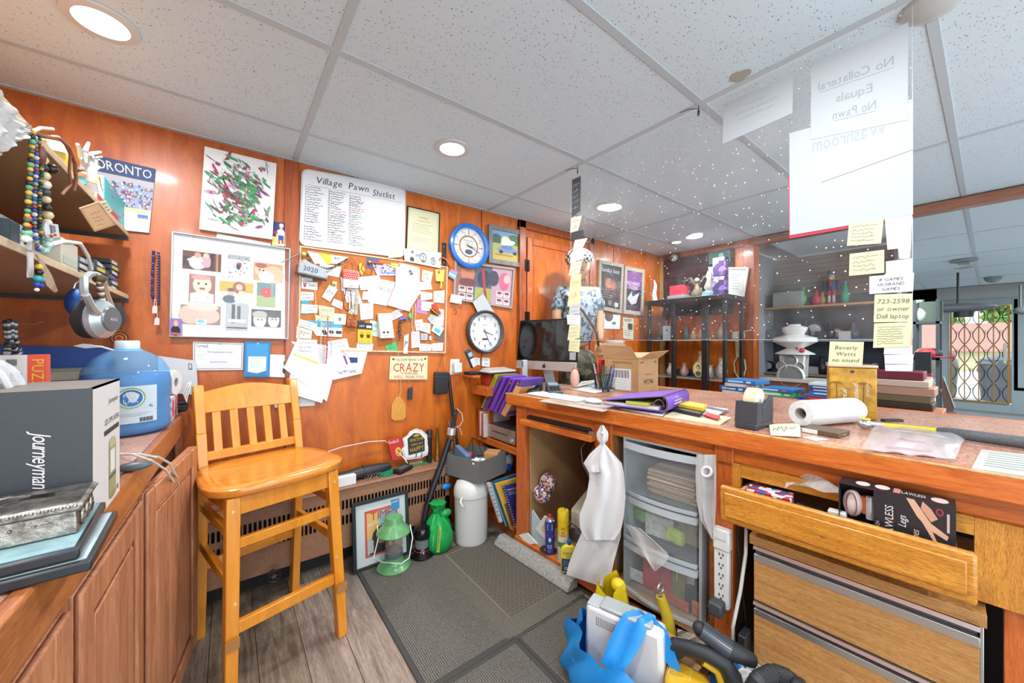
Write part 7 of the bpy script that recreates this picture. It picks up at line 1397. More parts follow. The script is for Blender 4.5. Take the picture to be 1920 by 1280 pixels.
for i in range(22):
 for j in range(4):cbox(b,.05+i*.007,.054+i*.007,HW,HW+.0008,.20+j*.008,.205+j*.008)
b.o('vent_holes',t,smooth=0,kind='stuff')
t=thing('blue_bag','large bright blue tote bag wrapped around the game console','bag',(1.14,.86,0));BB=pm('2088e0',.35,nz=.08,nsc=14,bmp=.35)
Cc=cst(L_/2-.01,.035,0);
def bagp(a,s_):
 an=a*2*pi;rx_=.205+.02*sin(3*an+s_*4)+.012*sin(7*an);ry_=.125+.014*sin(4*an+1)+.01*sin(9*an+s_*6)
 top=.135+.06*cos(an-2.6)+.018*sin(5*an+.6);k=(1-.12*s_**3)*(.86+.14*min(1,s_*6))
 z=.008+top*s_;sl=.012*sin(11*an+s_*9)*s_
 return V((Cc.x,Cc.y,z-.0))+dx_*(rx_*k+sl)*cos(an)+nx_*(ry_*k+sl*.6)*sin(an)
b=B(BB);b.grid(bagp,64,16);b.o('bag_wall',t,smooth=75)
b=B(BB);b.grid(lambda a,s_:bagp(a,0)*s_+(V((Cc.x,Cc.y,.008)))*(1-s_),24,2);b.o('bag_bottom',t)
b=B(BB);P=[cst(.13,HW+.075,.13),cst(.165,HW+.03,.21),cst(.19,.03,.275),cst(.22,-.01,.28),cst(.255,-.0,.262),cst(.285,.01,.15)]
b.grid(lambda a,s_:(lambda k:P[int(k)].lerp(P[min(int(k)+1,5)],k-int(k)))(s_*4.999)+dx_*(a-.5)*(.07+.02*sin(s_*7))+V((0,0,.010*sin(a*9+s_*4))),10,24);b.o('handle_drape',t,smooth=75)
b=B(BB);b.grid(lambda a,s_:cst(-.005-.05*s_+.01*sin(a*8),-.05+.11*a,.215-.12*s_**1.4-.05*a*s_+.012*sin(a*12+s_*6)),12,10);b.o('left_flap',t,smooth=75)
b=BP('1c78d0',.4);b.tube([cst(-.02,.10,.10),cst(.01,.115,.088),cst(.04,.12,.096)],.005);b.o('handle_slit',t)
t=thing('yellow_bag','crumpled yellow plastic bag behind the console','bag',(1.22,.93,.0));b=BP('f0c81c',.35,nz=.1,nsc=20,bmp=.5);cy_=V((1.22,.93,.20))
b.grid(lambda a,s_:cy_+V(((.055+.03*s_)*cos(a*2*pi)*(1+.22*sin(5*a*2*pi)),(.05+.05*s_)*sin(a*2*pi)*(1+.2*sin(7*a*2*pi)),.05-.24*s_+.03*sin(3*a*2*pi)*(1-s_))),36,8);b.ball(cy_+V((.02,-.02,.05)),.03,10,(.9,1.1,1));b.o('bag_body',t,smooth=70)
t=thing('clamp_tool','yellow and steel locking tool beside the console','tool',(1.36,.83,.0));b=BP('e8c030',.4);c=V((1.36,.80,.22));b.tube([c,c+V((.02,-.02,-.08)),c+V((.02,-.03,-.2))],[.018,.024,.03],10);b.mat(pm('a8a89c',.3,.7));b.tube([c+V((0,0,.01))+V((.02*cos(a),0,.02+.02*sin(a)))for a in[i*pi/6 for i in range(12)]],.005,6,True);b.cyl(c,c+V((.01,-.02,-.07)),.012);b.o('body',t)
YT=pm('f0b020',.4);BT=pm('26282a',.55)
t=thing('cordless_planer','yellow and black cordless power tool in the lower foreground','power tool',(1.28,.55,0));
def tp(u,v,z):return T(u,v,z)
b=B(YT);b.prism([tp(1250,1232,.16),tp(1285,1238,.16),tp(1325,1262,.16),tp(1350,1300,.16),tp(1300,1330,.16),tp(1250,1300,.16),tp(1246,1262,.16)][::-1],(0,0,-.13));b.o('housing',t,bevel=.018)
q=Quad([tp(1258,1246,.1605),tp(1298,1254,.1605),tp(1292,1276,.1605),tp(1252,1264,.1605)]).face();q.n=V((0,0,-1));p=Print(q);p.line([(0,0),(1,0),(1,1),(0,1),(0,0)],.0012,'f8f0d0').scrib(.1,.1,.9,.9,5,'a87818',.0008).done(t,'label')
b=B(BT);b.tube([tp(1262,1208,.22),tp(1290,1215,.24),tp(1325,1225,.25),tp(1358,1242,.24),tp(1375,1270,.20),tp(1385,1300,.16)],[.022,.024,.022,.024,.026,.02],10);b.o('handle',t);B(YT).tube([tp(1318,1240,.22),tp(1345,1258,.2),tp(1356,1290,.15)],.011,8).o('guard',t);B(BT).ball(tp(1268,1216,.2),.028,12).o('knob',t)
t=thing('hand_vacuum','black and red cordless hand vacuum on the pile','vacuum',(1.42,.62,.0));c0,c1_=tp(1315,1180,.30),tp(1368,1218,.27);BP('3a4048',.25,coat=.4).cyl(c0,c1_,.026,.03,18).o('clear_bin',t);BP('c02838',.4).tube([tp(1305,1186,.28),tp(1335,1205,.26),tp(1362,1226,.24),tp(1400,1232,.22)],.008).o('red_trim',t);B(BT).tube([c1_,tp(1385,1225,.27),tp(1412,1238,.25)],[.03,.026,.02],12).o('motor_grip',t);B(BT).ball(tp(1312,1178,.3),.022).o('nozzle',t)
for i,(x_,y_)in enumerate(((1.33,.66),)):
 t=thing('clear_pouch','clear plastic pouch of small parts under the hand vacuum','pouch',(1.36,.68,.15));b=B(plastic_clear('pouch','c8c4b8','ffffff',.6));b.grid(lambda a,s_:tp(1270+70*a,1178+30*s_+22*a,.22+.012*sin(a*14+s_*9)),14,8);b.o('pouch_sheet',t,smooth=0)
t=thing('battery_kit_box','blue and black tool carton reading 20V by the file cabinet','box',dk(1.25,-.12,0));b=BP('1c5a98',.4);b.hexa([V(p)for p in((1.24,.46,.02),(1.405,.44,.02),(1.42,.54,.02),(1.25,.56,.02),(1.24,.46,.16),(1.405,.44,.16),(1.42,.54,.16),(1.25,.56,.16))]);b.o('carton',t,bevel=.002)
q=Quad([(1.24,.4595,.16),(1.405,.4395,.16),(1.405,.4395,.06),(1.24,.4595,.06)]).face();p=Print(q);p.rect(0,.1,1,.45,'e4e8ec').text('EXTREME 20V',.55,.42,.26,'20242a',wmax=.8).done(t,'lettering')
q=Quad([(1.25,.56,.1605),(1.42,.54,.1605),(1.405,.44,.1605),(1.24,.46,.1605)]).face();q.n=V((0,0,-1));p=Print(q);p.rect(.1,.5,.95,.9,'e8ecf0').text('20V',.75,.85,.32,'20242a',wmax=.3).done(t,'top_lettering')
t=thing('keypad_handset','black keypad phone wedged upright beside the cabinet','phone',dk(1.265,-.02,.0));b=BP('1c2024',.4);dbx(b,1.262,1.285,-.05,.01,.12,.26);b.o('body',t,bevel=.004)
b=BP('a8c0cc',.4);[dbx(b,1.2645+.0,1.282,-.0512,-.0502,.135+i*.02,.147+i*.02)for i in range(5)];b.o('keys',t,kind='stuff')
t=thing('ribbed_hose','black ribbed vacuum hose end at the bottom edge','hose',(1.3,.33,0));P=[tp(1408,1300,.22),tp(1422,1276,.25),tp(1452,1262,.26),tp(1480,1272,.25),tp(1500,1300,.22)]
sm=[]
for i in range(4):
 for k in range(14):sm.append(P[i].lerp(P[i+1],k/14))
BP('2c2e30',.5).tube(sm,[.022+.003*(i%2)for i in range(len(sm))],14).o('hose',t,smooth=30)
B(BT).ball(tp(1498,1282,.26),.02,12,(1.2,1,.7)).o('end_cap',t)
# ================================================================ DESKTOP
def dthing(name,label,cat,s,d,z=.921,rz=0):p=dk(s,d,z);return thing(name,label,cat,p),p
L0,R0=V((1.70,2.16,0)),V((1.795,1.65,0));zb,ztp=1.03,1.388
t=thing('all_in_one_computer','black screened all-in-one computer with a silver chin on the counter','computer',(1.80,1.9,.921));mn=(R0-L0).normalized();nn=V((-mn.y,mn.x,0));nn=-nn if nn.dot(-(L0+R0)/2)<0 else nn
tilt=V((nn.x*-.05,nn.y*-.05,0))
def mq(a,z,k=0):f=(z-zb)/(ztp-zb);return L0.lerp(R0,a)+V((0,0,z))+tilt*f+nn*k
def mslab(b,a0,a1,z0_,z1_,k0,k1):return b.hexa([mq(a0,z0_,k0),mq(a1,z0_,k0),mq(a1,z0_,k1),mq(a0,z0_,k1),mq(a0,z1_,k0),mq(a1,z1_,k0),mq(a1,z1_,k1),mq(a0,z1_,k1)])
mslab(BP('b8aca4',.3,.6),0,1,zb,zb+.062,-.012,.002).o('chin',t,bevel=.003);mslab(BP('0c0c0e',.3),0,1,zb+.062,ztp,-.012,.002).o('bezel',t,bevel=.003);mslab(BP('050506',.06,coat=.6),.02,.98,zb+.075,ztp-.012,.002,.003).o('screen',t)
q=Quad([mq(.46,zb+.05,.0025),mq(.54,zb+.05,.0025),mq(.54,zb+.012,.0025),mq(.46,zb+.012,.0025)]).face();p=Print(q);p.ell(.42,.6,.26,.34,'141414').ell(.6,.6,.26,.34,'141414').ell(.56,.12,.1,.12,'141414').ell(.92,.5,.14,.16,'b8aca4').done(t,'emblem')
BP('b8bcc0',.3,.7).prism([mq(.42,zb+.05,-.02),mq(.58,zb+.05,-.02),mq(.58,.93,-.10),mq(.42,.93,-.10)],nn*.004).o('stand_neck',t);bb=BP('b8bcc0',.3,.7);mslab(bb,.32,.68,.921,.928,-.14,.06);bb.o('foot',t,bevel=.002)
keyboard('keyboard','slim white keyboard on the counter top before the monitor',.13,.50,.05,.17,.9225,'dcdad4','f2f2f0',h=.006)
t,c=dthing('mouse','white computer mouse right of the slim keyboard','mouse',.565,.10);BP('e8e8e6',.25,coat=.3).ball(c+V((0,0,.012)),.03,18,(1.0,1.75,.5),10).o('shell',t)
t,p=sheet([(1010,752),(1130,772),(1165,762),(1050,742)],'mouse_mat','grey paper mat under the mouse','paper','a8a49c',surf=lambda u,v:T(u,v,.9205),th=.0012)
t,c=dthing('card_terminal','dark card payment terminal by the monitor foot','card reader',.19,.22);M=frame(c,rad(-35));BP('3a3e42',.4).at(M).hexa([V(p_)for p_ in((-.045,-.08,0),(.045,-.08,0),(.045,.08,0),(-.045,.08,0),(-.042,-.078,.02),(.042,-.078,.02),(.04,.076,.055),(-.04,.076,.055))]).o('body',t,bevel=.006);BP('7a96a0',.2).at(M).prism([(-.03,.02,.0435),(.03,.02,.0435),(.03,.07,.0555),(-.03,.07,.0555)],(0,0,.001)).o('screen',t)
b=BP('26282a',.5).at(M)
for i in range(3):
 for j in range(4):b.bx(-.028+i*.02,-.014+i*.02,-.065+j*.018,-.053+j*.018,.025+j*.0042,.029+j*.0042)
b.o('keypad',t,kind='stuff')
t,c=dthing('desk_phone','black angular phone at the left end of the counter','phone',.05,.20);M=frame(c,rad(-50));B(BLK).at(M).hexa([V(p_)for p_ in((-.04,-.09,0),(.04,-.09,0),(.04,.09,0),(-.04,.09,0),(-.03,-.085,.015),(.03,-.085,.015),(.03,.08,.06),(-.03,.08,.06))]).o('body',t,bevel=.005);BP('d8d0c8',.5).at(M).prism([(-.03,-.05,.028),(.0,-.05,.028),(.01,.0,.042),(-.03,0,.042)],(0,0,.004)).o('paper_tag',t)
t,c=dthing('orange_trinket','small orange bits beside the black phone','trinket',.15,.12);b=BP('d0601c',.5);[b.ball(c+V((.01*i,.008*sin(i*3),.006)),.008,7)for i in range(4)];b.o('bits',t,kind='stuff')
for i,(px_,c_,lb)in enumerate((([(1070,730),(1115,738),(1160,730),(1110,722)],'d4ccbc','cream papers heaped behind the keyboard'),([(1095,722),(1125,730),(1150,722),(1120,716)],'88a8c8','blue envelope on the cream papers'),([(1080,726),(1110,720),(1125,712),(1090,716)],'e4e0d8','white slip rising behind the cream papers'))):
 note(px_,'paper_heap',lb,'paper',c_,surf=lambda u,v,i=i:T(u,v,.922+.006*i),th=.005,n=1)
def meshcup(s,d,rt_,rb_,h,name,label):
 t,c=dthing(name,label,'pen cup',s,d);WMh=pm('1c1c1e',.4,.5)
 b=B(WMh);n=26
 for i in range(n):a=2*pi*i/n;b.tube([c+V((rb_*cos(a),rb_*sin(a),.002)),c+V((rt_*cos(a+.5),rt_*sin(a+.5),h))],.0008,4).tube([c+V((rb_*cos(a),rb_*sin(a),.002)),c+V((rt_*cos(a-.5),rt_*sin(a-.5),h))],.0008,4)
 b.o('mesh_wall',t,kind='stuff');B(WMh).tube([c+V((rt_*cos(a),rt_*sin(a),h))for a in[i*pi/14 for i in range(28)]],.003,6,True).o('top_ring',t);B(WMh).cyl(c,c+V((0,0,.003)),rb_).o('floor_disc',t);return t,c
t,c=meshcup(.29,.58,.062,.055,.10,'mesh_pen_cup','black mesh organiser crowded with pens beside the cardboard box')
R=random.Random(44);PC=['2a6a4a','c82c34','3a3a8a','1c8a8a','26262a','6a3a8a','d89a3a','2a8ab0','40b0a0','c8ccd0','8a2a2a','1e1e22','3c6a3c','e0b030','26262a','4a8ac0']
nm={'2a6a4a':'green','c82c34':'red','3a3a8a':'navy','1c8a8a':'teal','26262a':'black','6a3a8a':'purple','d89a3a':'amber','2a8ab0':'sky blue','40b0a0':'mint','c8ccd0':'silver','8a2a2a':'maroon','1e1e22':'jet black','3c6a3c':'olive','e0b030':'yellow','4a8ac0':'light blue'}
for i,pc in enumerate(PC):
 a=i*2.39996;r_=.045*math.sqrt((i+.5)/16);p0=c+V((r_*cos(a),r_*sin(a),.006));p1=p0+V((.035*cos(a)+R.uniform(-.01,.01),.035*sin(a)+R.uniform(-.01,.01),.145+R.uniform(-.01,.02)))
 t=thing('pen',nm[pc]+(' pen standing in the mesh organiser' if i!=14 else ' marker standing in the mesh organiser'),'pen',p0);BP(pc,.35).cyl(p0,p1,.0042,n=8).o('barrel',t);BP('202024',.4).cyl(p1,p1+(p1-p0).normalized()*.012,.0035,.0015,8).o('tip',t)
t=thing('red_pack','red packet standing among the pens','packet',c+V((-.0,.03,.02)));BP('b81c24',.4).bx(c.x-.005,c.x+.04,c.y+.02,c.y+.035,c.z+.10,c.z+.19).o('packet',t,bevel=.002)
t,c2_=meshcup(.37,.80,.05,.036,.085,'mesh_cup','nearly empty black mesh cup behind the purple binder')
t=thing('hand_cream','pink object standing between the monitor and the pens','ornament',dk(.16,.45,.921));BP('e0a898',.5).ball(dk(.16,.45,.99),.04,14,(.7,.8,1.6)).o('figure',t);BP('8a4a3c',.5).ball(dk(.155,.46,1.04),.022,12).o('top_knob',t)
t=thing('paper_clips','heap of black clips between the pen cup and the binder','clips',dk(.40,.50,.921));b=BP('26262a',.35,.4);R=random.Random(5)
for i in range(16):p0=dk(.36+R.random()*.07,.42+R.random()*.1,.925+R.random()*.02);b.tube([p0,p0+V((R.uniform(-.02,.02),R.uniform(-.02,.02),.012)),p0+V((R.uniform(-.02,.02),R.uniform(-.02,.02),.0))],.0022,5)
b.o('clips',t,kind='stuff')
CB_=pm('b88a5c',.6,nz=.06,nsc=40)
M,X,Yl,hh=pbox((1197,737),(1147,728),(1250,728),.921,h=.2);X=.235;Yl=.24
t=thing('cardboard_box','open brown coffee carton standing on the counter behind the screen','box',M.translation)
for a in((0,X,0,.004),(0,X,Yl-.004,Yl),(0,.004,.004,Yl-.004),(X-.004,X,.004,Yl-.004)):B(CB_).at(M).bx(*a,0,hh).o('side_panel',t,smooth=0)
B(CB_).at(M).bx(.004,X-.004,.004,Yl-.004,0,.004).o('bottom_panel',t,smooth=0)
for pts,ext in(([(0,0,hh),(0,Yl,hh),(-.04,Yl+.01,hh+.085),(-.05,.02,hh+.08)],(-.003,0,.001)),([(X,0,hh),(X,Yl,hh),(X+.09,Yl,hh+.03),(X+.09,0,hh+.035)],(0,0,.003)),([(0,0,hh),(X,0,hh),(X+.02,-.06,hh+.05),(.02,-.07,hh+.045)][::1],(0,0,.003)),([(0,Yl,hh),(X,Yl,hh),(X,Yl+.015,hh+.10),(.01,Yl+.02,hh+.10)],(0,.003,0))):
 BP('c89a6c',.6).at(M).prism([V(p_)for p_ in pts],ext).o('flap',t,smooth=0)
q=Quad([M@V(p_)for p_ in((0,-.0005,hh),(X,-.0005,hh),(X,-.0005,0),(0,-.0005,0))]).face();p=Print(q)
p.text('COFFEE',.15,.12,.05,'4a3426',wmax=.2).text('48ct',.85,.12,.07,'4a3426',wmax=.2)
g,f,wd=textgeo('McCafe',1,'C',.06,.3);p.b.mat(mc('2e2018'));p.b.add([p.q.p(.5-x_*.11,.62+y_*.15,p.l)for x_,y_ in g],[f_[::-1]for f_ in f]);p.text('premium roast',.5,.48,.04,'5a4030',wmax=.3).done(t,'lettering')
q=Quad([M@V(p_)for p_ in((-.0005,Yl,hh),(-.0005,0,hh),(-.0005,0,0),(-.0005,Yl,0))]).face();p=Print(q);p.text('POUCH McCafe',.55,.14,.07,'4a3426',wmax=.7).rect(.2,.3,.8,.95,'e4e4e2')
for i in range(16):p.rect(.26+i*.03,.34,.26+i*.03+(.012 if i%3 else.02),.58,'26262a')
p.scrib(.25,.62,.75,.92,4,'4a4a4a',.0008).done(t,'shipping_label')
t,c=dthing('binder','large purple ring binder lying open-ended across the counter','binder',.66,.35,.955);PU=pm('7a4ac0',.4,nz=.06,nsc=30)
A,Bq,Cq,Dq=T(1143,742,.955),T(1243,760,.935),T(1318,735,.935),T(1310,712,.935)
sp0,sp1=T(1243,772,.940),T(1316,742,.940)
u_=(sp1-sp0).normalized();wv_=V((-u_.y,u_.x,0));wv_=wv_ if wv_.dot(T(1143,742,.94)-sp0)>0 else-wv_;Ls=.30;Wb=.27;hs=.062
def bq(a,w_,z):return sp0+u_*a+wv_*w_+V((0,0,z))
B(PU).prism([bq(0,0,0),bq(Ls,0,0),bq(Ls,Wb,0),bq(0,Wb,0)],(0,0,.003)).o('back_cover',t,smooth=0)
B(PU).prism([bq(0,.0,hs),bq(Ls,.0,hs),bq(Ls,Wb,.018),bq(0,Wb,.018)],(0,0,.003)).o('front_cover',t,smooth=0)
b=B(PU);n=8;vs=[]
for i in range(n+1):an=-pi/2+pi*i/n;vs+=[bq(0,-.018*cos(an),hs/2+(hs/2)*sin(an)),bq(Ls,-.018*cos(an),hs/2+(hs/2)*sin(an))]
b.add(vs,[(2*i,2*i+1,2*i+3,2*i+2)for i in range(n)]);b.o('spine',t,smooth=60,thick=.003)
b=BP('4a4458',.5);b.tube([bq(0,-.018*cos(-pi/2+pi*i/8),hs/2+(hs/2)*sin(-pi/2+pi*i/8))for i in range(9)],.004).tube([bq(0,.0,hs+.002),bq(Ls,.0,hs+.002)],.004).tube([bq(0,.0,hs+.002),bq(0,Wb,.02)],.003);b.o('edge_binding',t)
q=Quad([bq(.08,-.0185,hs*.68),bq(.19,-.0185,hs*.68),bq(.19,-.0185,hs*.3),bq(.08,-.0185,hs*.3)]).face();p=Print(q);p.rect(0,0,1,1,'4a2a80');p.rect(.04,.12,.96,.88,'d8d4e4').text('2023',.5,.7,.4,'5a5068',wmax=.5).done(t,'spine_label')
BP('d8d4c4',.8).prism([bq(.006,.02,.004),bq(Ls-.01,.02,.004),bq(Ls-.01,Wb-.01,.004),bq(.006,Wb-.01,.004)],(0,0,.012)).o('pages',t,smooth=0);BP('b0b848',.7).prism([bq(.0,.06,.017),bq(Ls-.02,.06,.017),bq(Ls-.02,.16,.017),bq(.0,.16,.017)],(0,0,.012)).o('green_pages',t,smooth=0)
b=B(CHROME);[b.tube([bq(a,.02+.022*cos(x),.018+.03*sin(x))for x in[i*pi/8 for i in range(9)]],.002,6)for a in(.01,.12,.24)];b.o('rings',t,kind='stuff')
for i,(px_,c_,lb,z)in enumerate((([(1145,757),(1165,768),(1243,781),(1255,765),(1190,748)],'e8eaee','white padded envelope at the counter edge under the purple binder',.9205),([(1148,752),(1170,762),(1240,773),(1265,760),(1190,742)],'c8d4e8','blue edged paper folder directly under the purple binder',.929))):
 P=[T(u,v,z)for u,v in px_];t=thing('folder',lb,'folder',P[0]);BP(c_,.5).prism(P[::-1],(0,0,.007)).o('sheet_stack',t,bevel=.002)
t,p=sheet([(1245,782),(1350,798),(1372,785),(1270,768)],'notepad','pale yellow legal pad at the counter edge','notepad','e4dca8',surf=lambda u,v:T(u,v,.9205),th=.006);p.lines(.1,.1,.9,.9,5,'b0b8c8',.1).done(t)
t,p=sheet([(1275,770),(1340,782),(1366,768),(1290,757)],'paper_slip','white slips behind the yellow box','paper','ecebe8',surf=lambda u,v:T(u,v,.9285),th=.004);p.scrib(.2,.2,.8,.8,3,'9098a0',.0006).done(t)
t=thing('black_box','flat dark box under the yellow box at the counter edge','box',T(1280,778,.928));b=BP('2e2c2a',.5);P=[T(1250,768,.9285),T(1312,782,.9285),T(1322,774,.9285),T(1258,762,.9285)];b.prism(P,(0,0,.014));b.o('carton',t,bevel=.001)
t=thing('yellow_box','slim bright yellow box on the dark box','box',T(1290,768,.943));b=BP('f0c020',.4);P=[T(1260,760,.943),T(1318,771,.943),T(1326,764,.943),T(1268,753,.943)];b.prism(P,(0,0,.014));b.o('carton',t,bevel=.001)
t=thing('marker_pen','black and grey marker lying on the white slips','marker',T(1320,766,.934));B(BLK).cyl(T(1300,755,.94),T(1325,762,.94),.006).o('cap',t);BP('8a9098',.4).cyl(T(1325,762,.94),T(1362,770,.94),.0055).o('barrel',t)
b=BP('c83030',.45);t=thing('red_tag','small red and white tag beside the yellow box','tag',T(1330,783,.93));b.prism([T(1320,780,.93),T(1345,788,.93),T(1350,782,.93),T(1325,775,.93)],(0,0,.006));b.o('tag',t)
M,X,Yl,hh=pbox((1418,808),(1362,797),(1456,795),.921,h=.05);
t=thing('tape_dispenser','heavy black tape dispenser with a roll of beige tape','tape dispenser',M.translation)
w2,l2=.070,.15
M2=M.copy();DI=pm('34363a',.45,nz=.1,nsc=200)
B(DI).at(M2).bx(0,l2,0,w2,0,.022).o('base',t,bevel=.004)
for y_ in(0,w2-.014):
 B(DI).at(M2).prism([(0,y_,.022),(.055,y_,.022),(.048,y_,.095),(.012,y_,.095)],(0,.014,0)).o('side_cheek',t,bevel=.002)
 B(DI).at(M2).prism([(.055,y_,.022),(l2,y_,.022),(l2,y_,.112),(.135,y_,.114),(.06,y_,.072)],(0,.010,0)).o('nose_arm',t,bevel=.002)
B(DI).at(M2).prism([(-.0,0,.022),(.0,w2,.022),(.011,w2,.096),(.011,0,.096)],(.006,0,0)).o('end_plate',t);
BP('d8c8a0',.5).at(M2).lathe([(.036,-.018),(.048,-.018),(.048,.018),(.036,.018),(.036,-.018)],(.075,w2/2,.092),40,ax=(0,1,0)).o('tape_roll',t,smooth=40);BP('e8e4dc',.5).at(M2).lathe([(.012,-.02),(.036,-.019),(.036,.019),(.012,.02),(.012,-.02)],(.075,w2/2,.092),30,ax=(0,1,0)).o('hub',t,smooth=40)
B(ALU).at(M2).bx(l2-.01,l2+.003,.01,w2-.01,.106,.110).o('cutter',t)
for o in[o_ for o_ in t.children if o_.name.startswith(('tape_roll','hub'))]:o.data.polygons
c=(T(1490,800,.921)+T(1612,790,.921))/2;a_=(T(1612,790,.921)-T(1490,800,.921)).normalized();c.z=.921+.047
t=thing('paper_towel_roll','white paper towel roll lying on the counter','paper roll',c-V((0,0,.047)));BP('f2f2f0',.8,nz=.03,nsc=90,bmp=.5).lathe([(.021,0),(.044,0),(.047,.02),(.046,.14),(.046,.265),(.042,.275),(.021,.275),(.021,.14),(.021,0)],c-a_*.1375,40,ax=a_).o('paper',t,smooth=45);BP('b0aca4',.8).lathe([(.0205,.0),(.0208,.27),(.019,.27),(.019,0),(.0205,0)],c-a_*.1375,24,ax=a_).o('core',t)
for o in list(t.children):
 me=o.data;bad=[f_ for f_ in me.polygons if len(f_.vertices)>20]
 if bad:
  import bmesh
  bm=bmesh.new();bm.from_mesh(me);bmesh.ops.delete(bm,geom=[f_ for f_ in bm.faces if len(f_.verts)>20],context='FACES_ONLY');bm.to_mesh(me);bm.free()
c=T(1598,785,.921);t=thing('gold_tin','tall gold and brown whisky style tin with white script','tin',c);fa=math.atan2(c.y,c.x)-pi/2;M=frame(c,fa+.12);GT=pm('b8822c',.35,.4,nz=.3,nsc=22)
B(GT).at(M).bx(-.072,.072,0,.075,0,.205).o('body',t,bevel=.006);BP('c8a890',.3,.5).at(M).bx(-.075,.075,-.003,.078,.205,.216).o('lid',t,bevel=.003)
q=Quad([M@V(p_)for p_ in((-.068,-.0006,.2),(.068,-.0006,.2),(.068,-.0006,.005),(-.068,-.0006,.005))]).face();p=Print(q)
for(a_0,s0_,k)in((.15,.3,1),(.75,.3,-1)):
 for i in range(7):an=-pi/2+(i-3)*.5;p.line([(a_0,s0_),(a_0+.12*cos(an),s0_+.06*sin(an)+.02),(a_0+.17*cos(an),s0_+.08*sin(an)+.06)],.0018,'7a4a18')
 p.line([(a_0,s0_),(a_0+.02*k,.95)],.003,'7a4a18')
vtext('private',.55,.30,.12,'f0e8d8',.95,.3,1);vtext('practice',.30,.42,.12,'f0e8d8',.95,.3,1);vtext('THE COMPLETE',.80,.25,.05,'e8dcc0',.9,0,1);p.ell(.5,.06,.05,.03,'303848');p.done(t,'artwork')
t=thing('small_brown_box','small brown and white carton lying before the paper towel roll','box',T(1560,815,.921));M,X,Yl,hh=pbox((1572,822),(1512,811),(1618,808),.921,h=.016);BP('5a4834',.5).at(M).bx(0,.09,0,.10,0,.016).o('carton',t,bevel=.001);BP('e8e8e4',.5).at(M).bx(-.0006,.0,.055,.098,.001,.015).o('white_label',t)
q=Quad([M@V(p_)for p_ in((0,-.0005,.016),(.09,-.0005,.016),(.09,-.0005,0),(0,-.0005,0))]).face();p=Print(q);p.text('Savage',.5,.7,.4,'d8c8a8',wmax=.4).done(t,'lettering')
note([(1442,793),(1500,790),(1501,815),(1445,812)],'sticky_note','cream sticky note curling on the counter edge beside the tape dispenser','note','ece6c0',surf=lambda u,v:T(u,v+4,.924),th=.003,n=1,curl=0)
note([(1505,820),(1530,827),(1555,824),(1525,818)],'paper_scrap','small torn paper scrap at the counter edge','paper','d8d8d4',surf=lambda u,v:T(u,v,.921),n=0)
z_=.94;t=thing('hammer','hammer with a yellow and dark grey handle lying along the counter','hammer',T(1640,798,.921));h0,h1,h2,h3=T(1622,795,z_),T(1655,797,z_),T(1757,808,z_),T(1960,835,z_)
BP('a8acb0',.3,.8).ball(h0,.022,14,(1,.9,.8)).cyl(h0,h1,.012,.008).o('head',t);BP('f0d010',.35).cyl(h1,h2,.0085,.010,12).o('yellow_shaft',t);BP('4e5254',.6,nz=.15,nsc=120).tube([h2,h2.lerp(h3,.1),h2.lerp(h3,.4),h3],[.012,.016,.017,.018],14).o('grip',t);BP('3a3a3c',.4,.5).bar(T(1655,788,z_),T(1690,788,z_),.016,.01).o('claw',t)
b=BP('e8c820',.4);b.tube([h0+V((.01*cos(a),.012*sin(a),.018))for a in[i*pi/5 for i in range(10)]],.003,5,True);b.o('yellow_band',t)
CLP=plastic_clear('clamshell','f0f0f2','f6f6f8',.38)
t=thing('clamshell_pack','clear plastic clamshell packet with red print lying at the counter edge','package',T(1700,845,.921));P0=[T(1614,848,.922),T(1790,868,.922),T(1812,822,.922),T(1640,800,.922)]
b=B(CLP);b.grid(lambda a,s_:P0[0]*(1-a)*(1-s_)+P0[1]*a*(1-s_)+P0[2]*a*s_+P0[3]*(1-a)*s_+V((0,0,.010+.022*(sin(pi*a)*sin(pi*s_))**.5+.004*sin(20*a)*sin(9*s_+3*a))),26,10);b.o('clear_shell',t,smooth=25)
b=BP('c89088',.5);b.prism([P0[0].lerp(P0[2],.1),P0[1].lerp(P0[3],.1),P0[2].lerp(P0[0],.35),P0[3].lerp(P0[1],.35)],(0,0,.004));b.o('inner_card',t);q=Quad([p_+V((0,0,.0055))for p_ in(P0[3].lerp(P0[1],.38),P0[2].lerp(P0[0],.38),P0[1].lerp(P0[3],.15),P0[0].lerp(P0[2],.15))]).face();p=Print(q);p.rect(.1,.05,.85,.2,'c02838').text('SUPERIOR',.45,.17,.12,'f0ecec',wmax=.4).rect(.2,.4,.6,.8,'e4b8b0').rect(.1,.85,.9,.92,'a84838').ell(.88,.6,.08,.2,'d87868').done(t)
t,p=sheet([(1840,845),(1990,862),(1990,905),(1822,880)],'zip_card','pale green lined receipt book in a clear sleeve at the right counter edge','receipt book','b4bcae',surf=lambda u,v:T(u,v,.921),th=.004);p.lines(.12,.15,.95,.9,7,'6a786e',.16).rect(.02,.05,.98,.09,'b0b8ac').done(t)
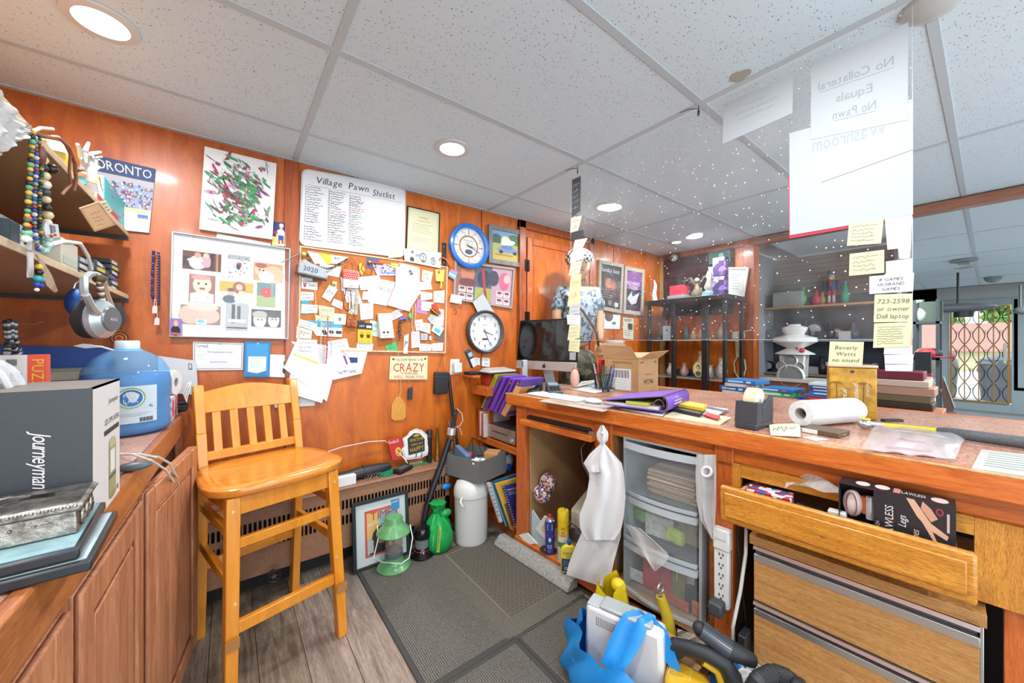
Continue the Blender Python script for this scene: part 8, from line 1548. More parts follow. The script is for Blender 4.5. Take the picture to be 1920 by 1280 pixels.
# ================================================================ ACRYLIC SCREEN with notes
GXp=1.505;gy0,gy1,gz0,gz1=.133,1.42,1.237,2.165
def acrylic():
 m=bpy.data.materials.new('scratched_acrylic');m.use_nodes=True;nt=m.node_tree;nt.nodes.clear()
 o=nt.nodes.new('ShaderNodeOutputMaterial');t=nt.nodes.new('ShaderNodeBsdfTransparent');g=nt.nodes.new('ShaderNodeBsdfGlossy');d=nt.nodes.new('ShaderNodeBsdfDiffuse')
 g.inputs['Roughness'].default_value=.015;t.inputs[0].default_value=(.97,.985,.985,1);d.inputs[0].default_value=(.9,.92,.95,1)
 vo=nt.nodes.new('ShaderNodeTexVoronoi');vo.inputs['Scale'].default_value=75;nt.links.new(coords(nt),vo.inputs['Vector']);sc_=nt.nodes.new('ShaderNodeSeparateColor');nt.links.new(vo.outputs['Color'],sc_.inputs[0])
 pw_=nt.nodes.new('ShaderNodeMath');pw_.operation='POWER';pw_.inputs[1].default_value=3;nt.links.new(sc_.outputs[0],pw_.inputs[0]);ml=nt.nodes.new('ShaderNodeMath');ml.operation='MULTIPLY';ml.inputs[1].default_value=.17;nt.links.new(pw_.outputs[0],ml.inputs[0])
 lt=nt.nodes.new('ShaderNodeMath');lt.operation='LESS_THAN';nt.links.new(vo.outputs['Distance'],lt.inputs[0]);nt.links.new(ml.outputs[0],lt.inputs[1]);s7_=nt.nodes.new('ShaderNodeMath');s7_.operation='MULTIPLY';s7_.inputs[1].default_value=.7;nt.links.new(lt.outputs[0],s7_.inputs[0]);sp_=s7_.outputs[0]
 n3=noise(nt,coords(nt,(1,1,1)),6,4,.6);hz=ramp(nt,n3,[(.4,.005),(.75,.035)])
 ad=nt.nodes.new('ShaderNodeMath');ad.operation='ADD';ad.use_clamp=True;nt.links.new(sp_,ad.inputs[0]);nt.links.new(hz,ad.inputs[1])
 m1=nt.nodes.new('ShaderNodeMixShader');m1.inputs[0].default_value=.02;nt.links.new(t.outputs[0],m1.inputs[1]);nt.links.new(g.outputs[0],m1.inputs[2])
 m2=nt.nodes.new('ShaderNodeMixShader');nt.links.new(ad.outputs[0],m2.inputs[0]);nt.links.new(m1.outputs[0],m2.inputs[1]);nt.links.new(d.outputs[0],m2.inputs[2]);nt.links.new(m2.outputs[0],o.inputs[0]);return m
t=thing('acrylic_screen','large dusty clear acrylic screen hung by wires from the ceiling over the counter','screen',(GXp,(gy0+gy1)/2,gz0));B(acrylic()).bx(GXp,GXp+.003,gy0,gy1,gz0,gz1).o('sheet',t,smooth=0)
EG=plastic_clear('acrylic_edge','c8dce4','ffffff',.6)
B(EG).bx(GXp-.0004,GXp+.0034,gy0-.0012,gy0,gz0,gz1).bx(GXp-.0004,GXp+.0034,gy1,gy1+.0012,gz0,gz1).bx(GXp-.0004,GXp+.0034,gy0,gy1,gz0-.0012,gz0).o('cut_edge',t,smooth=0,kind='stuff')
for y_ in(.72,1.37):
 B(BLK).tube([(GXp+.001,y_,gz1-.02),(GXp+.001,y_,ZC-.008)],.0016).tube([(GXp,y_,ZC-.02),(GXp-.02,y_+.03,ZC-.015),(GXp-.035,y_+.06,ZC-.02)],.0014).tube([(GXp+.004*cos(a),y_+.006*cos(a),gz1-.012+.012*sin(a))for a in[i*pi/5 for i in range(10)]],.0014,5,True).o('hanging_wire',t)
gl=lambda k=0:(lambda u,v:G(u,v,GXp-.0015-k));gb=lambda k=0:(lambda u,v:G(u,v,GXp+.0045+k))
def gsheet(px_,name,label,cat,col,front=True,off=0,**kw):return sheet(px_,name,label,cat,col,surf=(gl(off)if front else gb(off)),th=.0005,**kw)
def mirror(p,s_,a,t0,h,col,wmax):
 g,f,wd=textgeo(s_,1,'C',.08);kx=h*p.q.Hh/p.q.L
 if wd*kx>wmax:kx=wmax/wd
 p.b.mat(mc(col));p.b.add([p.q.p(a-x_*kx,t0-y_*h,p.l)for x_,y_ in g],[f_[::-1]for f_ in f]);p.l+=.00002
PAP='adb4b8'
t,p=gsheet([(1521,122),(1703,42),(1702,225),(1520,262)],'notice_sheet','tall white notice reading No Collateral Equals No Pawn in mirror writing','notice',PAP,off=.0018)
mirror(p,'No Collateral',.48,.38,.10,'8e959a',.78);mirror(p,'Equals',.48,.60,.10,'8e959a',.4);mirror(p,'No Pawn',.48,.80,.10,'8e959a',.45);p.line([(.1,.41),(.87,.41)],.0012,'8e959a').line([(.27,.825),(.7,.825)],.0012,'8e959a').done(t)
t,p=gsheet([(1480,250),(1712,185),(1712,402),(1481,441)],'notice_sheet','white notice with Washroom in mirror writing and a red back edge','notice',PAP,off=.0008)
mirror(p,'Washroom',.52,.24,.13,'9aa2a6',.6);p.line([(.3,.55),(1,.44)],.0016,'74787a').rect(.76,.04,1.0,.13,'c4c8c8').done(t)
BP('d02848',.5).prism([G(u,v,GXp-.0004)for u,v in((1478,330),(1481,330),(1481,441),(1712,402),(1712,406),(1480,447))],(-.0003,0,0)).o('red_border',t,smooth=0)
t,p=gsheet([(1357,195),(1487,140),(1486,212),(1355,270)],'notice_sheet','small white torn notice left of the tall notices on the screen','notice',PAP)
mirror(p,'Layaways',.5,.28,.09,'a4aaae',.3);mirror(p,'All sales are final',.5,.44,.09,'a4aaae',.62);mirror(p,'no refunds or',.5,.6,.09,'a4aaae',.6);mirror(p,'exchanges',.5,.76,.09,'c4c8cc',.6);p.done(t)
YN='dcd9a4'
NT=[([(1592,418),(1657,411),(1652,456),(1588,461)],'yellow sticky note just below the red edged notice',None,5),([(1593,476),(1658,468),(1658,511),(1592,517)],'yellow sticky note second from the top of the right hand column',None,4),([(1640,552),(1711,550),(1710,603),(1638,604)],'yellow sticky note about a laptop in the right hand column',['723-2598','or owner','Dell laptop'],6),([(1639,606),(1711,604),(1706,650),(1637,652)],'yellow sticky note crowded with small writing low in the right column',None,8),([(1556,640),(1620,641),(1617,685),(1553,683)],'square yellow sticky note above the gold tin',['Beverly','Watts','no sound'],4)]
for px_,lb,tx,n_ in NT:note(px_,'sticky_note',lb,'note',YN,surf=gl(.001),n=n_,txt=tx,ink='55584e',th=.0006,w=.0009)
note([(1630,518),(1714,511),(1712,546),(1630,551)],'paper_note','white note in bold black handwriting in the right hand column','note','e8eaee',surf=gl(.0016),txt=['IF GAMES','HUSBAND','GAMES'],ink='303236',th=.0006)
for px_,lb,c_ in(([(1659,408),(1710,401),(1708,463),(1664,468)],'white flyer of square codes left blank at the screen right edge','eef0f0'),([(1684,465),(1708,462),(1706,484),(1686,485)],'small white rounded sticker below the flyer','e8eaec'),([(1661,490),(1710,484),(1711,513),(1661,518)],'pale grey translucent sticker above the bold note','d4d8dc'),([(1658,650),(1711,648),(1711,664),(1657,664)],'pale lilac paper strip under the crowded note','d0ccd6'),([(1658,665),(1713,664),(1712,682),(1659,682)],'pale lilac label second from the bottom right corner','d8d6de'),([(1659,683),(1712,683),(1711,696),(1660,695)],'pale lilac label in the bottom right corner of the screen','dcdae2')):
 t=note(px_,'sticker',lb,'sticker',c_,surf=gl(.0002),n=0,th=.0005)
LC=[([(1073,337),(1089,330),(1088,395),(1072,408)],'dark printed strip sticker at the top of the left screen edge','3a3c40',5,'c8ccd0',0),([(1071,408),(1091,404),(1084,432),(1069,436)],'cream curled note under the dark strip sticker','e8e4c4',2,None,.012),([(1071,437),(1094,430),(1093,446),(1070,452)],'black card with a red dot on the left screen edge','26282c',0,None,.002),([(1078,450),(1102,446),(1090,470),(1073,474)],'cream note flaring out under the black card','ece8cc',2,None,.015),([(1070,474),(1096,470),(1094,486),(1069,492)],'white printed card on the left screen edge','e4e6e6',3,'6a6c70',.003),([(1071,492),(1092,488),(1087,512),(1066,517)],'cream note under the white printed card','e8e4c4',2,None,.012),([(1071,515),(1090,513),(1088,568),(1064,575)],'long yellow note on the left screen edge','ece6a4',2,None,.008),([(1068,572),(1088,568),(1087,588),(1067,590)],'pale grey note under the long yellow note','c8ccc8',2,None,.002),([(1063,590),(1088,590),(1088,609),(1064,608)],'white square note reading a few words on the left screen edge','ecebe8',3,'6a6c78',.006),([(1068,609),(1089,609),(1086,634),(1064,638)],'yellow note under the white square note','e6e0a8',3,None,.006),([(1068,636),(1088,636),(1086,660),(1066,658)],'lowest yellow note on the left screen edge','e4dea4',3,None,.004),([(1068,660),(1080,660),(1079,675),(1068,674)],'small grey label at the bottom of the left screen edge','9a9c9c',0,None,.001)]
for i,(px_,lb,c_,n_,ink,curl_)in enumerate(LC):note(px_,'sticky_note' if 'note' in lb else 'sticker',lb,'note' if 'note' in lb else 'sticker',c_,surf=gl(.001+.0006*(i%3)),n=n_,ink=ink or '7a7660',curl=0,th=.0006,w=.0008)
# ================================================================ BEHIND THE SCREEN
def skinfig(name,pts,edges,radii,m,parent,sub=2):
 me=bpy.data.meshes.new(name);me.from_pydata([tuple(p)for p in pts],edges,[]);o=bpy.data.objects.new(name,me);COL.objects.link(o);o.parent=parent
 Mi=WM[parent.name].inverted()
 for v in me.vertices:v.co=Mi@v.co
 md=o.modifiers.new('skin','SKIN');md.use_smooth_shade=True
 if not me.skin_vertices:me.skin_vertices.new()if hasattr(me.skin_vertices,'new')else None
 for i,r_ in enumerate(radii):me.skin_vertices[0].data[i].radius=(r_,r_*.85)if not isinstance(r_,tuple)else r_
 me.skin_vertices[0].data[0].use_root=True
 s_=o.modifiers.new('sub','SUBSURF');s_.levels=sub;s_.render_levels=sub;me.materials.append(m);return o
def mannequin():
 c=V((2.19,1.99,.16));t=thing('mannequin','shop mannequin in a rolled sleeve striped shirt and checkered cap behind the notes','mannequin',c)
 X_,Yv=V((.8,-.45,0)),V((-.5,-.8,0))
 P=lambda r_,f_,z:c+X_*r_+Yv*f_+V((0,0,z))
 SK=pm('d8a078',.5)
 SHT=camo(['8a98a8','5a6878','a8b0b8','46525e','98a4ac'],55,.8)
 def sk(name,pts,ed,rr,m):return skinfig(name,pts,ed,rr,m,t)
 bpts=[P(0,0,1.0),P(0,0,1.18),P(0,.01,1.36),P(0,.01,1.47),P(0,.01,1.53),P(0,.03,1.60),P(0,.04,1.68)]
 ok=True
 try:
  sk('body',[P(0,0,1.0),P(0,0,1.18),P(0,.01,1.36),P(-.15,0,1.45),P(-.20,.02,1.25),P(-.11,.11,1.12),P(.15,0,1.45),P(.19,.02,1.25),P(.17,.08,1.06),P(0,.01,1.50),P(0,.03,1.58)],[(0,1),(1,2),(2,3),(3,4),(4,5),(2,6),(6,7),(7,8),(2,9),(9,10)],[.13,.12,.13,.06,.045,.032,.06,.045,.032,.05,.045],SK)
  sk('shirt',[P(0,0,1.02),P(0,0,1.18),P(0,.01,1.37),P(-.155,0,1.455),P(-.195,.01,1.29),P(.155,0,1.455),P(.185,.01,1.29)],[(0,1),(1,2),(2,3),(3,4),(2,5),(5,6)],[.145,.14,.15,.078,.066,.078,.066],SHT)
  sk('trousers',[P(0,0,1.03),P(0,0,.92),P(-.09,0,.84),P(-.10,.02,.5),P(-.10,.0,.06),P(.09,0,.84),P(.10,.02,.5),P(.10,0,.06)],[(0,1),(1,2),(2,3),(3,4),(1,5),(5,6),(6,7)],[.14,.14,.10,.075,.055,.10,.075,.055],camo(['6a6a54','4a4c3c','8a8468'],25,.8))
 except Exception as e:print('skin',e)
 B(SK).ball(P(0,.04,1.66),.092,18,(.85,.95,1.2),12).o('head',t);B(SK).ball(P(0,.135,1.645),.014,8,(1,1,1.3)).o('nose',t)
 b=BP('2a1c18',.4);[b.ball(P(s_*.032,.122,1.672),.008,6)for s_ in(-1,1)];b.o('eyes',t,kind='stuff');BP('a84a40',.4).ball(P(0,.128,1.612),.012,8,(1.4,1,.4)).o('mouth',t)
 b=B(SK);[b.ball(P(s_*.085,.03,1.65),.018,8,(.5,.8,1.3))for s_ in(-1,1)];b.o('ears',t,kind='stuff')
 m,nt,bs=node_mat('checker_cap');ck=nt.nodes.new('ShaderNodeTexChecker');ck.inputs['Scale'].default_value=45;ck.inputs[1].default_value=hexc('e8e4dc');ck.inputs[2].default_value=hexc('26242a');nt.links.new(coords(nt),ck.inputs['Vector']);nt.links.new(ck.outputs[0],bs.inputs['Base Color'])
 b=B(m);b.ball(P(0,.03,1.72),.105,22,(1.05,1.05,.75),12);b.o('cap',t);b=B(m);b.add([P(-.07,.10,1.71),P(.07,.10,1.71),P(.05,.19,1.69),P(-.05,.19,1.69),P(-.07,.10,1.715),P(.07,.10,1.715),P(.05,.19,1.695),P(-.05,.19,1.695)],[(0,1,2,3),(7,6,5,4),(0,4,5,1),(1,5,6,2),(2,6,7,3),(3,7,4,0)]);b.o('peak',t)
 for s_,hx in((-1,P(-.11,.11,1.12)),(1,P(.17,.08,1.06))):
  B(SK).ball(hx+V((0,0,-.035)),.036,12,(.75,.6,1.1)).o('palm',t)
  for k in range(4):f0=hx+X_*(-.02+k*.014)+V((0,0,-.06));B(SK).tube([f0,f0+V((0,0,-.03))+Yv*.008,f0+V((0,0,-.055+.004*abs(k-1.5)))-Yv*.006],[.0088,.008,.006],8).o('finger',t)
  f0=hx+X_*(.03*s_*-1)+V((0,0,-.02));B(SK).tube([f0,f0+X_*(-.012*s_)+V((0,0,-.025))+Yv*.01,f0+X_*(-.01*s_)+V((0,0,-.045))+Yv*.014],[.0105,.009,.007],8).o('thumb',t)
 b=BP('a8743c',.5);b.ball(P(-.16,.12,1.02),.08,14,(1.1,.8,.8));b.o('belt_bag',t)
 BP('5a3a24',.6).tube([P(-.14,.12,1.42),P(0,.145,1.30),P(.12,.14,1.14),P(.15,.10,1.04)],.010).o('strap',t)
 B(BLK).cyl(c-V((0,0,.159)),c+V((0,0,.005)),.13,n=24).o('stand_base',t);
 for s_ in(-1,1):BP('3a2c20',.5).ball(P(s_*.10,.05,.05),.06,12,(.7,1.5,.6)).o('shoe',t)
mannequin()
t,p=framed([(1121,487),(1167,496),(1163,588),(1119,580)],'framed_poster','silver framed band poster with white title, left of two behind the screen','picture frame','a89c8c',.035,.02,mat_col='2e2a2c')
p.text('Sunday best',.5,.16,.1,'e8e4e0',wmax=.9).rect(.2,.3,.8,.6,'6a3a30').ell(.4,.42,.14,.12,'c07858').ell(.62,.45,.13,.12,'a8583c').scrib(.1,.62,.9,.78,3,'b8b4b0',.002).rect(.05,.85,.25,.95,'d8d4d0').rect(.75,.85,.95,.95,'d8d4d0').rect(.4,.82,.6,.92,'7a6a68').done(t)
t,p=framed([(1169,499),(1206,506),(1203,592),(1166,588)],'framed_poster','silver framed purple band poster, right of two behind the screen','picture frame','a89c8c',.04,.02,mat_col='2c2030')
p.rect(0,0,1,.45,'7a4a88').text('HUDABABY',.5,.34,.09,'f0dcd8',wmax=.85).text('TOUR',.5,.46,.1,'f0dcd8',wmax=.6).poly([(.1,.7),(.4,.5),(.6,.6),(.9,.5),(.7,.8),(.4,.85)],'c8c8d0').ell(.5,.55,.1,.08,'2a2028').scrib(.15,.86,.85,.95,2,'a8a0a8',.002).done(t)
t,p=sheet([(1123,588),(1163,590),(1162,617),(1123,616)],'cow_print_sheet','white sheet with brown blots under the left band poster','picture','ecebea',off=.004);p.ell(.45,.15,.2,.35,'6a5048').ell(.7,.6,.1,.1,'8a6a60').ell(.15,.75,.08,.1,'4a3c3a').done(t)
t,p=sheet([(1168,595),(1188,597),(1187,637),(1168,634)],'notice','cream printed notice under the right band poster','notice','d8ccb4',off=.004);p.lines(.1,.06,.9,.2,2,'4a463c',.5).rect(.45,.25,.9,.55,'3a3c34').lines(.1,.6,.9,.9,3,'8a8474',.3).done(t)
CLJ=plastic_clear('jar','dce0e0','f4f6f6',.3)
c=Y_(1145,690,2.0);c.z=.921;t=thing('clear_dispenser','tall clear plastic jar on the back of the counter','jar',(2.30,1.72,.921));B(CLJ).lathe([(.085,0),(.09,.01),(.09,.27),(.07,.29),(.065,.30)],(2.30,1.72,.921),30).o('jar',t);BP('c8ccc8',.4).lathe([(.07,.30),(.07,.315),(.002,.318)],(2.30,1.72,.921),26).o('lid',t)
bx0,bx1,by0,by1=3.42,3.80,1.40,2.16;t=thing('display_cabinet','black framed glass display cabinet with turned posts in the far corner','cabinet',(3.6,1.78,0));BF=pm('1e2022',.35)
for x_ in(bx0,bx1-.03):
 for y_ in(by0,by1-.03):B(BF).bx(x_,x_+.03,y_,y_+.03,0,1.60).o('corner_post',t,bevel=.003)
B(BF).bx(bx0,bx0+.035,1.555,1.61,0,1.60).o('front_post',t,bevel=.003);B(BF).bx(bx0,bx0+.03,1.86,1.90,0,1.60).o('front_post',t,bevel=.003)
for z in(1.60,.40,.04):B(BF).bx(bx0-.01,bx1+.01,by0-.01,by1+.01,z,z+.045).o('case_board',t,bevel=.004)
for z in(1.235,.875):B(plastic_clear('shelf_glass','b8ccc8','ffffff',.45)).bx(bx0+.031,bx1-.031,by0+.031,by1-.031,z,z+.010).o('glass_shelf',t,smooth=0)
R=random.Random(17)
def onsh(name,label,cat,u,zb_,xx,build):
 c=G(u,600,xx);c.z=zb_;t=thing(name,label,cat,c);build(t,c);return t
def vase(r,h,col,m=None):return lambda t,c:B(m or pm(col,.35)).lathe([(r*.5,0),(r*.9,h*.15),(r,h*.4),(r*.5,h*.7),(r*.35,h*.85),(r*.55,h)],c,18).o('body',t)
def boxy(a,b_,h,col,m=None):return lambda t,c:B(m or pm(col,.5)).bx(c.x-a/2,c.x+a/2,c.y-b_/2,c.y+b_/2,c.z,c.z+h).o('carton',t,bevel=.002)
TZ=1.646
onsh('red_box','red box on grey magazines on top of the black display cabinet','box',1274,TZ+.035,3.56,boxy(.14,.13,.10,'d03848'));onsh('magazine_pile','grey pile of magazines under the red box on the cabinet top','magazines',1276,TZ,3.56,boxy(.2,.17,.034,'9aa8a8'))
def bird(t,c):
 BP('6a5c48',.6,nz=.4).lathe([(.05,0),(.055,.05),(.03,.09),(.02,.14)],c,12).o('body',t)
 for k in(-1,1):BP('3c342c',.6,nz=.4).tube([c+V((0,.02*k,.12)),c+V((0,.07*k,.19)),c+V((0,.12*k,.17)),c+V((0,.14*k,.10))],[.02,.022,.018,.008],7).o('wing',t)
 BP('d8c8a8',.6).ball(c+V((-.01,0,.17)),.022).o('head',t)
onsh('eagle_statue','dark eagle figurine with raised wings on the cabinet top','figurine',1308,TZ,3.56,bird)
def fig2(t,c):BP('b8b0a4',.5,nz=.2).lathe([(.03,.05),(.045,.09),(.02,.16),(.03,.2),(.015,.24)],c,12).o('figure',t);BP('6a90b0',.5,nz=.3,bmp=.5).lathe([(.07,0),(.06,.04),(.03,.06)],c,14).o('wave_base',t)
onsh('sea_statue','pale figurine on a blue wave base on the cabinet top','figurine',1330,TZ,3.55,fig2)
for k,z in enumerate((0,.17)):
 def pb_(t,c,k=k):B(camo(['6a4a98','40306a','8a6ab8','d8d0e8'],25)).bx(c.x-.03,c.x+.03,c.y-.055,c.y+.055,c.z,c.z+.165).o('carton',t,bevel=.002)
 onsh('game_box',['purple boxed game standing on the cabinet top','purple boxed game stacked on the other purple box'][k],'box',1351,TZ+z,3.50,pb_)
def horn(t,c):BP('d8dcdc',.3,.4).tube([c,c+V((0,.01,.08)),c+V((0,-.005,.16)),c+V((0,.01,.22))],[.03,.022,.018,.006],8).o('plume',t)
onsh('white_plume','white feather ornament at the left end of the cabinet top','ornament',1228,TZ,3.5,horn)
for lb,u,z,r_,h,c_ in(('dark bust ornament on the middle shelf of the display cabinet',1249,1.246,.04,.2,'8a5a48'),('green leafed ornament on the middle glass shelf',1287,1.246,.035,.14,'5a6a60'),('left of two orange pear figurines on the middle glass shelf',1301,1.246,.035,.11,'d88a50'),('right of two orange pear figurines on the middle glass shelf',1314,1.246,.035,.11,'d08048'),('pale shell dish on the middle glass shelf',1325,1.246,.04,.04,'e0d4c4'),('brown framed ornament at the right of the middle glass shelf',1352,1.246,.05,.15,'9a7058'),('pink flower figurine on the lower glass shelf',1283,.886,.045,.13,'c89a9a'),('tall tan urn on the lower glass shelf behind the portrait plate',1314,.886,.06,.25,'b08868'),('white floral teapot on the lower glass shelf',1332,.886,.045,.12,'d8d0c4'),('patterned pitcher at the right of the lower glass shelf',1352,.886,.055,.19,'a89a94'),('white swan figurine at the left of the lower glass shelf',1257,.886,.04,.12,'d0ccc8')):
 onsh('figurine',lb,'figurine',u,z,3.62,vase(r_,h,c_,pm(c_,.4,nz=.25,nsc=40)))
def tops(t,c):BP('5aa050',.5).lathe([(.015,.10),(.02,.12),(.012,.15)],c,10).o('leaf',t)
def plate(t,c):
 P=[c+V((-.0,.052*cos(a),.085+.075*sin(a)))for a in[pi/8+i*pi/4 for i in range(8)]];BP('c8c070',.4).prism(P,(.012,0,0)).o('plate',t)
 q=Quad([c+V((-.001,.052,.16)),c+V((-.001,-.052,.16)),c+V((-.001,-.052,.01)),c+V((-.001,.052,.01))]).face();p=Print(q);p.ell(.5,.5,.36,.38,'ddd89a').ell(.5,.38,.17,.17,'3a2c24').ell(.48,.42,.11,.13,'e4b898').ell(.5,.75,.24,.15,'4a5a50').ell(.44,.42,.012,.01,'201814').ell(.52,.42,.012,.01,'201814').done(t)
onsh('portrait_plate','yellow octagonal portrait plate on the lower glass shelf','plate',1309,.886,3.46,plate)
onsh('price_card','pale blue card with a dark triangle on the middle shelf of the display cabinet','card',1250,1.246,3.46,lambda t,c:(BP('a8b8c8',.5).bx(c.x,c.x+.004,c.y-.04,c.y+.04,c.z,c.z+.14).o('card',t),BP('2a3440',.5).prism([(c.x-.0006,c.y-.012,c.z+.09),(c.x-.0006,c.y+.012,c.z+.09),(c.x-.0006,c.y,c.z+.11)],(.0004,0,0)).o('triangle_mark',t,smooth=0)))
onsh('black_cash_box','dark box at the left of the middle shelf in the display cabinet','box',1237,1.246,3.55,boxy(.2,.12,.05,'26282a'))
onsh('dark_machine','black machine on the lower shelf behind the portrait plate','machine',1292,.886,3.72,boxy(.1,.24,.06,'2a2c2e'))
t=thing('mirror_panel','dark glossy slatted panel with a green banner above the display cabinet','panel',(XM-.02,1.9,1.66));MP=pm('26242a',.12,coat=.6)
for i in range(6):B(MP).bx(XM-.03-.0015*(i%2),XM-.014,1.50,2.20,1.50+i*.105,1.50+i*.105+.103).o('slat',t,bevel=.002)
t,p=sheet([(1331,471),(1371,467),(1371,490),(1330,496)],'green_banner','dark green sign on the slatted panel','sign','1c5048',surf=lambda u,v:G(u,v,XM-.035),th=.006);p.ell(.55,.4,.12,.2,'7aa098').line([(.8,.2),(.9,.15),(.93,.4)],.002,'8ab0a8').done(t)
c=G(1266,484,XM-.03);t=thing('security_camera','grey dome security camera on the slatted panel','camera',c);c=c+V((-.03,0,0));BP('9aa8a8',.4).ball(c,.04,16).o('dome',t);B(BLKG).ball(c+V((-.03,.0,-.008)),.016,12).o('lens',t);BP('8a9898',.4).cyl(c+V((.0,0,0)),c+V((.03,0,0)),.03).o('mount',t)
t,p=framed([(1361,501),(1405,501),(1396,558),(1360,555)],'white_picture','white framed document leaning out from the right wall panel','picture frame','e4dccc',.02,.015,surf=lambda u,v:G(u,v,XM-.03),mat_col='dcdcd8');p.lines(.2,.2,.8,.85,6,'a8b0b0',.3).done(t)
BP('e8dcc4',.5).prism([G(u,v,XM-.045)for u,v in((1328,500),(1361,501),(1360,555),(1330,556))],(.008,0,0)).o('white_wing',t)
t=thing('rope_loop','pale yellow rope loop hanging on the brown wall panel','cord',G(1385,745,XM-.03));BP('d8c890',.6).tube([G(u,v,XM-.02)for u,v in((1383,668),(1376,680),(1378,698),(1390,715),(1396,735),(1392,748))],.007).tube([G(u,v,XM-.02)for u,v in((1384,668),(1396,675),(1398,692),(1390,715),(1393,740))],.007).o('rope',t);BP('d8c890',.5).bar(G(1384,668,XM-.02),G(1382,637,XM-.02),.03,.02,up=(1,0,0)).o('handle',t)
t=thing('wall_bracket','cream bracket shelf holding the rope loop','bracket',G(1385,632,XM-.05));BP('d8c8a8',.5).prism([G(u,v,XM-.06)for u,v in((1372,622),(1393,620),(1393,634),(1371,636))],(.058,0,0)).o('bracket',t,bevel=.003);BP('c8b080',.5).cyl(G(1390,622,XM-.03),G(1408,619,XM-.03),.009).o('peg',t)
# ---- sales counter with blue boxes behind the service counter
t=thing('glass_case_counter','low dark counter behind the service counter carrying blue boxes','counter',(3.1,.7,0));BP('3a3430',.5).bx(2.95,3.32,.35,1.30,0,.78).o('body',t,bevel=.004);B(wood('7a4a30','a06a48',(3,1.2,14))).bx(2.93,3.34,.33,1.32,.78,.80).o('top',t,bevel=.003)
R=random.Random(9)
BLs=[(1430,3.05,1.16,.0,.20,.22,.03,'2a68b0'),(1430,0,1.15,.03,.20,.21,.03,'b8c4d0'),(0,0,1.17,.06,.2,.2,.03,'1c5aa0'),(0,0,1.14,.09,.2,.21,.025,'c0a8a0'),(0,0,1.12,.115,.19,.22,.03,'2a70b8'),(0,0,.90,.0,.22,.22,.05,'2a80c8'),(0,0,.91,.05,.2,.2,.03,'4aa848'),(0,0,.90,.08,.2,.2,.025,'2068b0'),(0,0,.62,.0,.24,.26,.085,'1c58a0'),(0,0,.62,.085,.2,.2,.02,'2a6ab8'),(0,0,.61,.105,.2,.2,.02,'1c58a8'),(0,0,.62,.125,.2,.2,.02,'2a62a8'),(0,0,.63,.145,.2,.2,.015,'c8d0d4')]
lbs=['bottom','second','third','fourth','top']
for i,(_,x_,y_,z,a,b_,h,c_)in enumerate(BLs):
 pile,k=('left',i)if i<5 else(('middle',i-5)if i<8 else('right',i-8));tot={'left':5,'middle':3,'right':5}[pile]
 nmz='topmost' if k==tot-1 else['lowest','second lowest','third lowest','fourth lowest'][k]
 cn_={'2a68b0':'blue','b8c4d0':'pale','1c5aa0':'dark blue','c0a8a0':'pinkish','2a70b8':'blue','2a80c8':'bright blue','4aa848':'green','2068b0':'blue','1c58a0':'deep blue','2a6ab8':'blue','1c58a8':'blue','2a62a8':'blue','c8d0d4':'grey white'}[c_]
 rz=R.uniform(-.15,.15);p_=V((3.10,y_,.801+z));t=thing('boxed_set','%s boxed set, %s of the %s pile behind the counter'%(cn_,nmz,pile),'box',p_,rz,'boxed sets piled behind the counter')
 BP(c_,.45).at(WM[t.name]).bx(-a/2,a/2,-b_/2,b_/2,0,h-.001).o('carton',t,bevel=.0015)
 q=Quad([WM[t.name]@V(p__)for p__ in((-a/2,b_/2,h),(-a/2,-b_/2,h),(-a/2,-b_/2,0),(-a/2,b_/2,0))]).face();p=Print(q)
 if i==8:p.rect(.05,.1,.8,.9,'8a2a34').rect(.5,.3,.7,.7,'d8d4d0').poly([(.1,.2),(.4,.2),(.3,.8)],'c83838')
 else:p.rect(.1,.3,.6,.7,'d0dce8').rect(.7,.3,.85,.7,'c0605a' if i%2 else 'e8eef4')
 p.done(t)
sx_,sy_=3.75,1.05
t=thing('pedestal','wooden stand carrying the silver speaker','stand',(4.05,1.0,0));B(wood('6a3a24','8a5236')).bx(3.98,4.2,.86,1.40,0,.87).o('block',t,bevel=.004);BP('c8c0b4',.4).bx(3.96,4.22,.84,1.42,.87,.90).o('top',t)
def yo(u,x_):return G(u,640,x_).y
cy_=yo(1484,4.0);SPK=pm('b8b8b6',.35,.4);z0_=.905
zt2=zat((4.0,cy_,0),664);hw_=abs(yo(1460,4.0)-yo(1512,4.0))/2
t=thing('speaker','silver grey four driver speaker cabinet behind the blue boxes','speaker',(4.05,cy_,z0_));B(SPK).hexa([V(p_)for p_ in((4.0,cy_-hw_*.8,z0_),(4.2,cy_-hw_*.7,z0_),(4.2,cy_+hw_*.7,z0_),(4.0,cy_+hw_*.8,z0_),(4.0,cy_-hw_,zt2),(4.2,cy_-hw_*.8,zt2),(4.2,cy_+hw_*.8,zt2),(4.0,cy_+hw_,zt2))]).o('cabinet',t,bevel=.012)
for(u,v,r_)in((1483,705,.105),(1482,676,.058),(1466,686,.042),(1499,687,.042)):
 c=G(u,v,3.998);d=BP('d0d0ce',.3,.5).lathe([(r_,0),(r_*1.02,.012),(r_*.88,.02),(r_*.85,.004)],c,26,ax=(-1,0,0)).o('driver_ring',t);BP('7a7a78',.5).lathe([(r_*.86,.004),(r_*.4,.010),(.002,.012)],c,22,ax=(-1,0,0)).obj('cone',None,d)
t=thing('oil_lamp','white milk glass lamp with round shade standing on the silver speaker','lamp',(4.08,cy_,zt2));c=V((4.08,yo(1490,4.08),zt2));MG=pm('e8e6e0',.25,coat=.4);h_=zat(c,608)-zt2
